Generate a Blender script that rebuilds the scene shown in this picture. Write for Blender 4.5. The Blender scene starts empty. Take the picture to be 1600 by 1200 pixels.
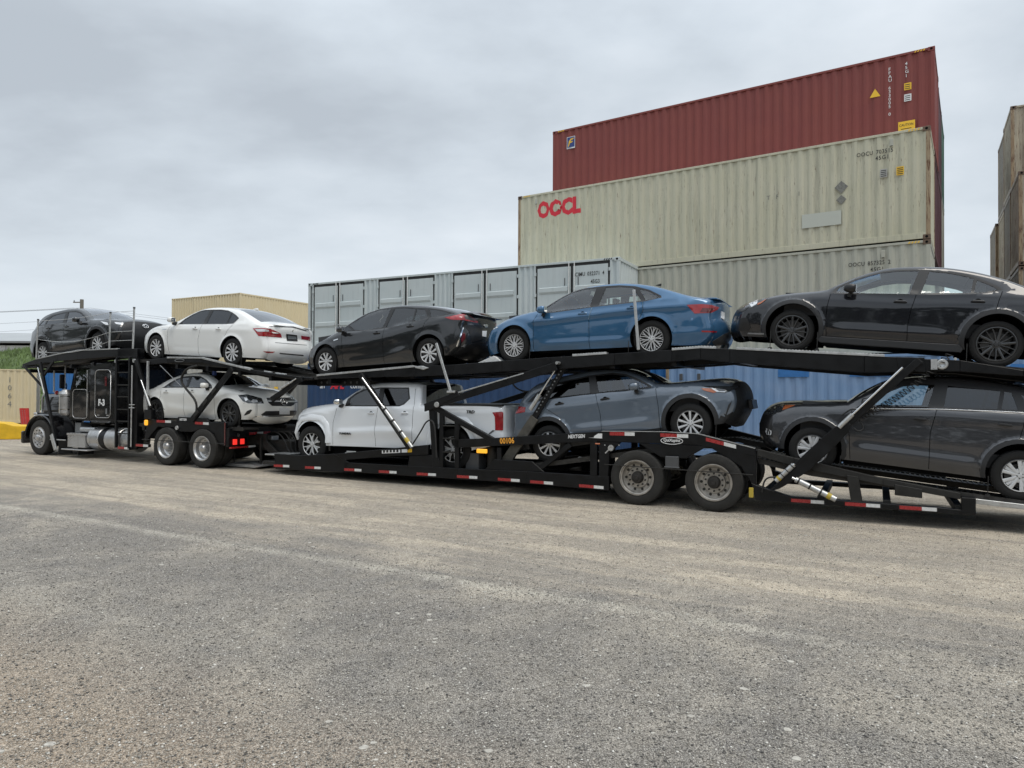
import bpy, bmesh, math, random
import numpy as np
from mathutils import Vector, Matrix
from mathutils.geometry import delaunay_2d_cdt
from mathutils.bvhtree import BVHTree
random.seed(7); rng=np.random.default_rng(7)
R=math.radians
SC=bpy.context.scene
COL=SC.collection
# ------------------------------------------------------------------ camera, sky, sun, exposure
cd=bpy.data.cameras.new('camera'); cam=bpy.data.objects.new('camera',cd); COL.objects.link(cam); SC.camera=cam
cd.sensor_width=36.0; cd.lens=36.0*1105/1600; cd.clip_start=0.05; cd.clip_end=8000
_pi=R(.62); _ro=R(.30)
_f=Vector((0,math.cos(_pi),math.sin(_pi))); _u=Vector((0,-math.sin(_pi),math.cos(_pi))); _x=Vector((1,0,0))
_rx=_x*math.cos(_ro)+_u*math.sin(_ro); _ru=-_x*math.sin(_ro)+_u*math.cos(_ro)
cam.matrix_world=Matrix(((_rx.x,_ru.x,-_f.x,0),(_rx.y,_ru.y,-_f.y,0),(_rx.z,_ru.z,-_f.z,1.93),(0,0,0,1)))
SUN_EL,SUN_AZ=R(66),R(142)      # overcast: a wide, weak sun behind the camera to the right
W=bpy.data.worlds.new('World'); SC.world=W; W.use_nodes=True
nt=W.node_tree; nt.nodes.clear()
def N(t,ty,**k):
    n=t.nodes.new(ty)
    for a,b in k.items():
        if a in n.inputs.keys() if hasattr(n.inputs,'keys') else False: n.inputs[a].default_value=b
        else: setattr(n,a,b)
    return n
L=nt.links.new
sky=N(nt,'ShaderNodeTexSky'); sky.sky_type='NISHITA'; sky.sun_disc=False; sky.sun_elevation=SUN_EL; sky.sun_rotation=SUN_AZ; sky.air_density=1.2; sky.dust_density=2.5
tc=N(nt,'ShaderNodeTexCoord')
sep=N(nt,'ShaderNodeSeparateXYZ'); L(tc.outputs['Generated'],sep.inputs[0])
# project the view direction on a flat cloud ceiling so that the cells shrink towards the horizon
zz=N(nt,'ShaderNodeMath',operation='ABSOLUTE'); L(sep.outputs[2],zz.inputs[0])
za=N(nt,'ShaderNodeMath',operation='ADD'); L(zz.outputs[0],za.inputs[0]); za.inputs[1].default_value=.22
dx=N(nt,'ShaderNodeMath',operation='DIVIDE'); L(sep.outputs[0],dx.inputs[0]); L(za.outputs[0],dx.inputs[1])
dy=N(nt,'ShaderNodeMath',operation='DIVIDE'); L(sep.outputs[1],dy.inputs[0]); L(za.outputs[0],dy.inputs[1])
cb=N(nt,'ShaderNodeCombineXYZ'); L(dx.outputs[0],cb.inputs[0]); L(dy.outputs[0],cb.inputs[1])
mp=N(nt,'ShaderNodeMapping'); L(cb.outputs[0],mp.inputs[0]); mp.inputs['Location'].default_value=(5.2,4.1,0); mp.inputs['Scale'].default_value=(1.0,1.25,1)
n1=N(nt,'ShaderNodeTexNoise'); n1.inputs['Scale'].default_value=.62; n1.inputs['Detail'].default_value=6; n1.inputs['Roughness'].default_value=.52; n1.inputs['Distortion'].default_value=.3; L(mp.outputs[0],n1.inputs['Vector'])
n2=N(nt,'ShaderNodeTexNoise'); n2.inputs['Scale'].default_value=2.6; n2.inputs['Detail'].default_value=7; n2.inputs['Roughness'].default_value=.55; L(mp.outputs[0],n2.inputs['Vector'])
mx=N(nt,'ShaderNodeMix',data_type='FLOAT'); mx.inputs[0].default_value=.24; L(n1.outputs['Fac'],mx.inputs[2]); L(n2.outputs['Fac'],mx.inputs[3])
cr=N(nt,'ShaderNodeValToRGB'); L(mx.outputs[0],cr.inputs[0])
e=cr.color_ramp.elements; e[0].position=.38; e[0].color=(.43,.475,.525,1); e[1].position=.62; e[1].color=(.68,.73,.78,1)
m_=cr.color_ramp.elements.new(.48); m_.color=(.545,.60,.655,1)
# paler towards the horizon, as haze under an overcast does
hz=N(nt,'ShaderNodeMapRange'); L(sep.outputs[2],hz.inputs[0]); hz.inputs[1].default_value=0.0; hz.inputs[2].default_value=.30; hz.inputs[3].default_value=.75; hz.inputs[4].default_value=0.0
mh=N(nt,'ShaderNodeMix',data_type='RGBA'); L(hz.outputs[0],mh.inputs[0]); L(cr.outputs[0],mh.inputs[6]); mh.inputs[7].default_value=(.66,.72,.775,1)
# an overcast sky is brighter overhead than at the horizon
zb=N(nt,'ShaderNodeMapRange'); L(sep.outputs[2],zb.inputs[0]); zb.inputs[1].default_value=.40; zb.inputs[2].default_value=1.0; zb.inputs[3].default_value=10.7; zb.inputs[4].default_value=20.0
vm=N(nt,'ShaderNodeVectorMath',operation='SCALE'); L(mh.outputs[2],vm.inputs[0]); L(zb.outputs[0],vm.inputs[3])
ms=N(nt,'ShaderNodeMix',data_type='RGBA'); ms.inputs[0].default_value=.94; L(sky.outputs[0],ms.inputs[6]); L(vm.outputs[0],ms.inputs[7])
bg=N(nt,'ShaderNodeBackground'); bg.inputs[1].default_value=.1; L(ms.outputs[2],bg.inputs[0])
wo=N(nt,'ShaderNodeOutputWorld'); L(bg.outputs[0],wo.inputs[0])
sl=bpy.data.lights.new('sun','SUN'); so=bpy.data.objects.new('sun',sl); COL.objects.link(so); sl.energy=1.5; sl.angle=R(32); sl.color=(1,.93,.83)
_sd=Vector((math.sin(SUN_AZ)*math.cos(SUN_EL),math.cos(SUN_AZ)*math.cos(SUN_EL),math.sin(SUN_EL)))
so.rotation_euler=_sd.to_track_quat('Z','Y').to_euler(); so.location=(0,0,60)
SC.view_settings.view_transform='Standard'; SC.view_settings.look='None'; SC.view_settings.exposure=0.18; SC.view_settings.gamma=1; SC.view_settings.use_curve_mapping=False

# ------------------------------------------------------------------ helpers
def tag(o,label=None,cat=None,group=None,kind=None):
    if label: o['label']=label
    if cat: o['category']=cat
    if group: o['group']=group
    if kind: o['kind']=kind
    return o
def empty(name,loc=(0,0,0),rot=(0,0,0),parent=None):
    o=bpy.data.objects.new(name,None); COL.objects.link(o); o.empty_display_size=.3
    o.location=loc; o.rotation_euler=rot; o.parent=parent
    return o
def link(name,me,parent=None,loc=None,rot=None):
    o=bpy.data.objects.new(name,me); COL.objects.link(o); o.parent=parent
    if loc is not None: o.location=loc
    if rot is not None: o.rotation_euler=rot
    return o
def rows(o):
    return o
class MB:
    def __init__(s): s.v=[]; s.f=[]; s.g=[]
    def add(s,vs,fs):
        b=len(s.v); s.g.append((b,len(s.f),len(vs),len(fs))); s.v+= [tuple(map(float,p)) for p in vs]; s.f+=[tuple(i+b for i in f) for f in fs]; return s
    def box(s,x0,x1,y0,y1,z0,z1):
        return s.add([(x0,y0,z0),(x1,y0,z0),(x1,y1,z0),(x0,y1,z0),(x0,y0,z1),(x1,y0,z1),(x1,y1,z1),(x0,y1,z1)],
          [(0,3,2,1),(4,5,6,7),(0,1,5,4),(1,2,6,5),(2,3,7,6),(3,0,4,7)])
    def prism(s,poly,y0,y1):          # polygon in XZ, extruded along Y
        a=sum(poly[i][0]*poly[(i+1)%len(poly)][1]-poly[(i+1)%len(poly)][0]*poly[i][1] for i in range(len(poly)))
        if a<0: poly=poly[::-1]
        n=len(poly); vs=[(x,y0,z) for x,z in poly]+[(x,y1,z) for x,z in poly]
        return s.add(vs,[tuple(range(n)),tuple(range(2*n-1,n-1,-1))]+[(i,i+n,(i+1)%n+n,(i+1)%n) for i in range(n)])
    def beam(s,p,q,y0,y1,h,h2=None):  # bar in the XZ plane from p to q, height h
        h2=h if h2 is None else h2
        dx,dz=q[0]-p[0],q[1]-p[1]; l=math.hypot(dx,dz) or 1; nx,nz=-dz/l,dx/l
        return s.prism([(p[0]-nx*h/2,p[1]-nz*h/2),(q[0]-nx*h2/2,q[1]-nz*h2/2),(q[0]+nx*h2/2,q[1]+nz*h2/2),(p[0]+nx*h/2,p[1]+nz*h/2)],y0,y1)
    def rail(s,pts,y0,y1,h,off=0):    # polyline rail hanging below pts by h
        top=[(x,z+off) for x,z in pts]; bot=[(x,z+off-(h[i] if isinstance(h,(list,tuple)) else h)) for i,(x,z) in enumerate(pts)]
        for i in range(len(pts)-1):
            s.prism([bot[i],bot[i+1],top[i+1],top[i]],y0,y1)
        return s
    def tube(s,p,q,r,n=10,r2=None,cap=True):
        p,q=Vector(p),Vector(q); r2=r if r2 is None else r2
        d=(q-p).normalized(); a=d.orthogonal().normalized(); b=d.cross(a)
        vs=[];
        for c,rr in ((p,r),(q,r2)):
            for i in range(n):
                t=2*math.pi*i/n; vs.append(c+a*math.cos(t)*rr+b*math.sin(t)*rr)
        fs=[(i,(i+1)%n,n+(i+1)%n,n+i) for i in range(n)]
        if cap: fs+=[tuple(range(n-1,-1,-1)),tuple(range(n,2*n))]
        return s.add(vs,fs)
    def path(s,pts,r,n=6):
        pts=[Vector(p) for p in pts]; m=len(pts); vs=[]
        up=Vector((0,1,0.01))
        for k in range(m):
            d=(pts[min(k+1,m-1)]-pts[max(k-1,0)]).normalized()
            a=d.cross(up); 
            if a.length<1e-3: a=d.orthogonal()
            a.normalize(); b=d.cross(a)
            for i in range(n):
                t=2*math.pi*i/n; vs.append(pts[k]+a*math.cos(t)*r+b*math.sin(t)*r)
        fs=[(k*n+i,k*n+(i+1)%n,(k+1)*n+(i+1)%n,(k+1)*n+i) for k in range(m-1) for i in range(n)]
        fs+=[tuple(range(n-1,-1,-1)),tuple(range((m-1)*n,m*n))]
        return s.add(vs,fs)
    def lathe(s,prof,n=32,c=(0,0,0),close=False):  # profile (radius, y) round the Y axis
        m=len(prof); vs=[]
        for i in range(n):
            t=2*math.pi*i/n
            for r,y in prof: vs.append((c[0]+r*math.cos(t),c[1]+y,c[2]+r*math.sin(t)))
        fs=[]
        for i in range(n):
            j=(i+1)%n
            for k in range(m-1+(1 if close else 0)):
                k2=(k+1)%m
                fs.append((i*m+k,i*m+k2,j*m+k2,j*m+k))
        return s.add(vs,fs)
    def mesh(s,name,mat,smooth=False):
        me=bpy.data.meshes.new(name); me.from_pydata(s.v,[],s.f)
        if mat: me.materials.append(mat)
        if smooth is True: me.polygons.foreach_set('use_smooth',[True]*len(me.polygons))
        elif smooth: # angle
            me.polygons.foreach_set('use_smooth',[True]*len(me.polygons)); me.set_sharp_from_angle(angle=R(smooth))
        me.update(); return me
    def build(s,name,mat,parent=None,smooth=False,bevel=0,loc=None,rot=None,split=False,kind=None):
        if split and len(s.g)>1:      # every piece an object of its own
            for (v0,f0,nv,nf) in s.g:
                q=MB(); q.v=s.v[v0:v0+nv]; q.f=[tuple(i-v0 for i in f) for f in s.f[f0:f0+nf]]; o=q.build(name,mat,parent,smooth,bevel,loc,rot)
            return o
        o=link(name,s.mesh(name,mat,smooth),parent,loc,rot)
        if bevel:
            b=o.modifiers.new('bevel','BEVEL'); b.width=bevel; b.segments=1; b.limit_method='ANGLE'; b.angle_limit=R(40)
        if kind: o['kind']=kind
        return o

# ------------------------------------------------------------------ materials
def nodes(name):
    m=bpy.data.materials.new(name); m.use_nodes=True; t=m.node_tree; b=t.nodes['Principled BSDF']; return m,t,b
def rgb(c): return (c[0],c[1],c[2],1)
def simple(name,col,rough=.5,metal=0,coat=0,spec=.5,var=.0,scale=8,bump=0,emit=None,es=0):
    m,t,b=nodes(name); b.inputs['Base Color'].default_value=rgb(col); b.inputs['Roughness'].default_value=rough; b.inputs['Metallic'].default_value=metal
    b.inputs['Coat Weight'].default_value=coat; b.inputs['Coat Roughness'].default_value=.04; b.inputs['Specular IOR Level'].default_value=spec
    if var or bump:
        tc=N(t,'ShaderNodeTexCoord'); no=N(t,'ShaderNodeTexNoise'); no.inputs['Scale'].default_value=scale; no.inputs['Detail'].default_value=6; no.inputs['Roughness'].default_value=.6
        t.links.new(tc.outputs['Object'],no.inputs['Vector'])
        if var:
            mr=N(t,'ShaderNodeMapRange'); t.links.new(no.outputs['Fac'],mr.inputs[0]); mr.inputs[1].default_value=.3; mr.inputs[2].default_value=.7; mr.inputs[3].default_value=1-var; mr.inputs[4].default_value=1+var
            vm=N(t,'ShaderNodeVectorMath',operation='SCALE'); vm.inputs[0].default_value=col; t.links.new(mr.outputs[0],vm.inputs[3]); t.links.new(vm.outputs[0],b.inputs['Base Color'])
            rr=N(t,'ShaderNodeMapRange'); t.links.new(no.outputs['Fac'],rr.inputs[0]); rr.inputs[1].default_value=.3; rr.inputs[2].default_value=.7; rr.inputs[3].default_value=max(.02,rough-.12); rr.inputs[4].default_value=min(1,rough+.12); t.links.new(rr.outputs[0],b.inputs['Roughness'])
        if bump:
            bp=N(t,'ShaderNodeBump'); bp.inputs['Strength'].default_value=bump; bp.inputs['Distance'].default_value=.01; t.links.new(no.outputs['Fac'],bp.inputs['Height']); t.links.new(bp.outputs[0],b.inputs['Normal'])
    if emit: b.inputs['Emission Color'].default_value=rgb(emit); b.inputs['Emission Strength'].default_value=es
    return m
def paint(name,col,metal=.35,rough=.32,dust=.12,flake=0,dcol=(.17,.155,.135)):
    """car paint: base coat, clear coat, a thin film of road dust that thickens on faces looking up and low down"""
    m,t,b=nodes(name); b.inputs['Metallic'].default_value=metal; b.inputs['Roughness'].default_value=rough; b.inputs['Coat Weight'].default_value=1; b.inputs['Coat Roughness'].default_value=.05; b.inputs['Coat IOR'].default_value=1.65
    tc=N(t,'ShaderNodeTexCoord'); no=N(t,'ShaderNodeTexNoise'); no.inputs['Scale'].default_value=2.2; no.inputs['Detail'].default_value=8; no.inputs['Roughness'].default_value=.65
    b.inputs['Specular IOR Level'].default_value=.5 if max(col)>.3 else .15
    t.links.new(tc.outputs['Object'],no.inputs['Vector'])
    sp=N(t,'ShaderNodeSeparateXYZ'); t.links.new(tc.outputs['Object'],sp.inputs[0])
    lo=N(t,'ShaderNodeMapRange'); t.links.new(sp.outputs[2],lo.inputs[0]); lo.inputs[1].default_value=.75; lo.inputs[2].default_value=.15; lo.inputs[3].default_value=.25; lo.inputs[4].default_value=1.3
    mu=N(t,'ShaderNodeMath',operation='MULTIPLY'); t.links.new(no.outputs['Fac'],mu.inputs[0]); t.links.new(lo.outputs[0],mu.inputs[1])
    m2=N(t,'ShaderNodeMath',operation='MULTIPLY'); t.links.new(mu.outputs[0],m2.inputs[0]); m2.inputs[1].default_value=dust
    mx=N(t,'ShaderNodeMix',data_type='RGBA'); t.links.new(m2.outputs[0],mx.inputs[0]); mx.inputs[6].default_value=rgb(col); mx.inputs[7].default_value=rgb(dcol); t.links.new(mx.outputs[2],b.inputs['Base Color'])
    cr=N(t,'ShaderNodeMapRange'); t.links.new(mu.outputs[0],cr.inputs[0]); cr.inputs[1].default_value=.05; cr.inputs[2].default_value=.9; cr.inputs[3].default_value=.03; cr.inputs[4].default_value=.03+dust*1.2; t.links.new(cr.outputs[0],b.inputs['Coat Roughness'])
    return m
def glass(name,tint,refl=1.0):
    m=bpy.data.materials.new(name); m.use_nodes=True; t=m.node_tree; t.nodes.clear()
    o=N(t,'ShaderNodeOutputMaterial'); mx=N(t,'ShaderNodeMixShader'); tr=N(t,'ShaderNodeBsdfTransparent'); tr.inputs[0].default_value=rgb(tint)
    gl=N(t,'ShaderNodeBsdfGlossy'); gl.inputs['Roughness'].default_value=.02; gl.inputs[0].default_value=(.95,.97,1,1)
    fr=N(t,'ShaderNodeFresnel'); fr.inputs[0].default_value=1.5
    mu=N(t,'ShaderNodeMath',operation='MULTIPLY'); mu.inputs[1].default_value=refl; mu.use_clamp=True; t.links.new(fr.outputs[0],mu.inputs[0])
    t.links.new(mu.outputs[0],mx.inputs[0]); t.links.new(tr.outputs[0],mx.inputs[1]); t.links.new(gl.outputs[0],mx.inputs[2]); t.links.new(mx.outputs[0],o.inputs[0])
    return m
M={}
M['hubdark']=simple('greasy_hub_dark',(.022,.020,.018),.55,.2,var=.3,scale=12)
M['disc']=simple('brake_disc_dark',(.035,.034,.033),.5,.3)
M['tyre']=simple('tyre_rubber',(.014,.014,.014),.72,spec=.3,var=.3,scale=6,bump=.2)
M['tyre_dusty']=simple('dusty_tyre_rubber',(.030,.029,.027),.8,spec=.3,var=.35,scale=5,bump=.2)
M['alloy']=simple('alloy_silver',(.60,.61,.62),.48,.30,var=.06)
M['alloy_dark']=simple('alloy_grey',(.085,.087,.09),.32,.7,var=.1)
M['alloy_black']=simple('alloy_black',(.012,.012,.013),.3,.3)
M['chrome']=simple('chrome',(.78,.79,.8),.12,1)
M['silver']=simple('galvanised_steel',(.52,.53,.53),.42,.75,var=.15,scale=14)
M['steelrim']=simple('dusty_aluminium_rim',(.36,.34,.31),.42,.6,var=.35,scale=7)
M['alum']=simple('brushed_aluminium',(.52,.52,.52),.34,.8,var=.1,scale=3)
M['black']=simple('black_plastic',(.012,.012,.013),.38)
M['cladding']=simple('textured_black_plastic',(.017,.018,.020),.62,var=.15,scale=20)
M['grey2']=simple('dark_grey_plastic',(.075,.078,.082),.4)
M['grey']=simple('satin_grey',(.24,.25,.26),.35,.4)
M['rubber']=simple('rubber_hose',(.02,.02,.02),.6)
M['liner']=simple('wheel_well_black',(.006,.006,.006),.9,spec=.1)
M['gap']=simple('shut_line_black',(.004,.004,.004),.9,spec=.1)
M['interior']=simple('cabin_charcoal',(.05,.052,.055),.8)
M['seat_grey']=simple('seat_cloth_grey',(.16,.17,.17),.9,var=.1,scale=15)
M['seat_beige']=simple('seat_leather_beige',(.33,.31,.27),.6)
M['headliner']=simple('headliner_grey',(.42,.42,.40),.9)
M['lampdark']=simple('smoked_headlamp',(.045,.05,.055),.12,.3,coat=1)
M['lampwhite']=simple('lamp_reflector_white',(.66,.68,.70),.15,.3,coat=1)
M['amberdull']=simple('amber_marker_lens',(.45,.13,.05),.2,coat=1)
M['tailred']=simple('red_lamp_lens',(.30,.012,.016),.12,coat=1,var=.25,scale=12)
M['taildark']=simple('dark_red_lamp_lens',(.10,.006,.009),.15,coat=1)
M['plate']=simple('licence_plate_white',(.62,.64,.66),.45,var=.12,scale=40)
M['plate2']=simple('licence_plate_grey',(.16,.18,.19),.45,var=.3,scale=60)
M['glass_clear']=glass('tinted_green_glass',(.84,.92,.895),2.4)
M['glass_dark']=glass('privacy_glass',(.10,.115,.125),1.8)
M['glass_mid']=glass('grey_glass',(.48,.55,.54),2.2)
M['frame']=simple('black_powder_coat',(.0045,.005,.006),.42,0,spec=.30,var=.35,scale=5)
M['frame_dusty']=simple('dusty_black_steel',(.022,.0215,.020),.62,.1,spec=.35,var=.4,scale=6,bump=.1)
M['deck']=simple('worn_deck_steel',(.045,.043,.040),.55,.5,var=.45,scale=9,bump=.2)
M['red_tape']=simple('retroreflective_red',(.33,.018,.02),.3,coat=.5,var=.12,scale=30)
M['white_tape']=simple('retroreflective_white',(.66,.67,.66),.3,coat=.5,var=.1,scale=30)
M['amber']=simple('amber_lamp_lit',(.8,.35,.03),.3,emit=(1,.45,.03),es=.7)
M['red_lit']=simple('red_lamp_lit',(.8,.03,.02),.3,emit=(1,.04,.03),es=.7)
M['white_print']=simple('white_print',(.72,.73,.73),.5)
M['black_print']=simple('black_print',(.02,.02,.02),.6)
M['red_print']=simple('red_print',(.62,.02,.04),.5)
M['orange_print']=simple('orange_print',(.85,.38,.04),.5)
M['yellow_print']=simple('yellow_print',(.82,.50,.03),.5)
M['yellow_tape']=simple('yellow_tape',(.48,.36,.05),.5)
M['blue_print']=simple('blue_print',(.02,.05,.2),.5)

# ------------------------------------------------------------------ 2-D helpers
def inpoly(P,poly):
    x,y=P[:,0],P[:,1]; c=np.zeros(len(P),bool); n=len(poly)
    for i in range(n):
        x0,y0=poly[i]; x1,y1=poly[(i+1)%n]
        if y0==y1: continue
        k=((y0>y)!=(y1>y))&(x<(x1-x0)*(y-y0)/(y1-y0)+x0); c^=k
    return c
def segdist(P,pl,closed=False):
    """distance of points to a polyline, and the index (float) of the nearest place on it"""
    best=np.full(len(P),1e9); idx=np.zeros(len(P)); n=len(pl)
    for i in range(n if closed else n-1):
        a=np.array(pl[i]); b=np.array(pl[(i+1)%n]); d=b-a; l=float(d@d) or 1e-12
        t=np.clip(((P-a)@d)/l,0,1); q=a+t[:,None]*d; e=np.hypot(*(P-q).T); k=e<best
        best[k]=e[k]; idx[k]=i+t[k]
    return best,idx
def densify(pl,step,closed=False):
    out=[]; n=len(pl)
    for i in range(n if closed else n-1):
        a=pl[i]; b=pl[(i+1)%n]; l=math.hypot(b[0]-a[0],b[1]-a[1]); k=max(1,int(round(l/step)))
        for j in range(k): out.append(tuple(a[m]+(b[m]-a[m])*j/k for m in range(len(a))))
    if not closed: out.append(tuple(pl[-1]))
    return out
def chaikin(pl,it=1,keep=True):
    """round a polyline: corner cutting that keeps the end points"""
    for _ in range(it):
        o=[pl[0]]
        for i in range(len(pl)-1):
            a,b=pl[i],pl[i+1]
            o.append(tuple(.75*a[m]+.25*b[m] for m in range(len(a)))); o.append(tuple(.25*a[m]+.75*b[m] for m in range(len(a))))
        o.append(pl[-1]); pl=o
    return pl
def cdt(pts,edges):
    r=delaunay_2d_cdt([Vector(p) for p in pts],edges,[],0,1e-5,False)
    return np.array([(v.x,v.y) for v in r[0]]),np.array([f for f in r[2] if len(f)==3])
def poly_mesh2d(poly,step=.03):
    """triangulated polygon with inner points"""
    b=densify(poly,step,True); nb=len(b); ed=[(i,(i+1)%nb) for i in range(nb)]
    P=np.array(poly); x0,y0=P.min(0); x1,y1=P.max(0)
    gx,gy=np.meshgrid(np.arange(x0+step/2,x1,step),np.arange(y0+step/2,y1,step)); G=np.c_[gx.ravel(),gy.ravel()]
    if len(G):
        G=G[inpoly(G,poly)]
        if len(G): G=G[segdist(G,poly,True)[0]>step*.35]
    v,f=cdt(list(b)+[tuple(g) for g in G],ed)
    if len(f)==0: return v,f,b
    c=v[f].mean(1); f=f[inpoly(c,poly)]
    return v,f,b
def text_mesh(txt,size,mat,bold=0,ext=0,shear=0,align='LEFT',sp=1.0):
    cu=bpy.data.curves.new('t','FONT'); cu.body=txt; cu.size=size; cu.offset=bold; cu.extrude=ext; cu.shear=shear; cu.align_x=align; cu.resolution_u=2; cu.space_character=sp
    ob=bpy.data.objects.new('t',cu); COL.objects.link(ob)
    dg=bpy.context.evaluated_depsgraph_get(); me=bpy.data.meshes.new_from_object(ob.evaluated_get(dg))
    bpy.data.objects.remove(ob); bpy.data.curves.remove(cu)
    me.materials.clear(); me.materials.append(mat); return me
XZ=(R(90),0,0)   # stands text up, facing -Y
def text(name,txt,size,mat,parent,loc,rot=XZ,sx=1,**k):
    ws=txt.split(' ')
    if len(ws)>1:                 # each word an object of its own
        c=0
        for w_ in ws:
            off=0
            if c: whole=text_mesh(txt[:c].replace(' ','n'),size,mat,**k); off=(max(v.co.x for v in whole.vertices)+.05*size)*sx; bpy.data.meshes.remove(whole)
            cr_=math.cos(rot[1]); o=text(name,w_,size,mat,parent,(loc[0]+off*cr_,loc[1],loc[2]-off*math.sin(rot[1])),rot,sx,**k); c+=len(w_)+1
        return o
    me=text_mesh(txt,size,mat,**k); o=link(name,me,parent,loc,rot); o.scale=(sx,1,1); return o
# the truck stands along its own axis: X to the rear, Y away from the camera, Z up
TROT=(0,0,R(-27.3)); T0=(3.285,11.53,0.0)
def TW(s,t,z=0):
    a=R(27.3); return (T0[0]+s*math.cos(a)+t*math.sin(a),T0[1]-s*math.sin(a)+t*math.cos(a),z)
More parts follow.
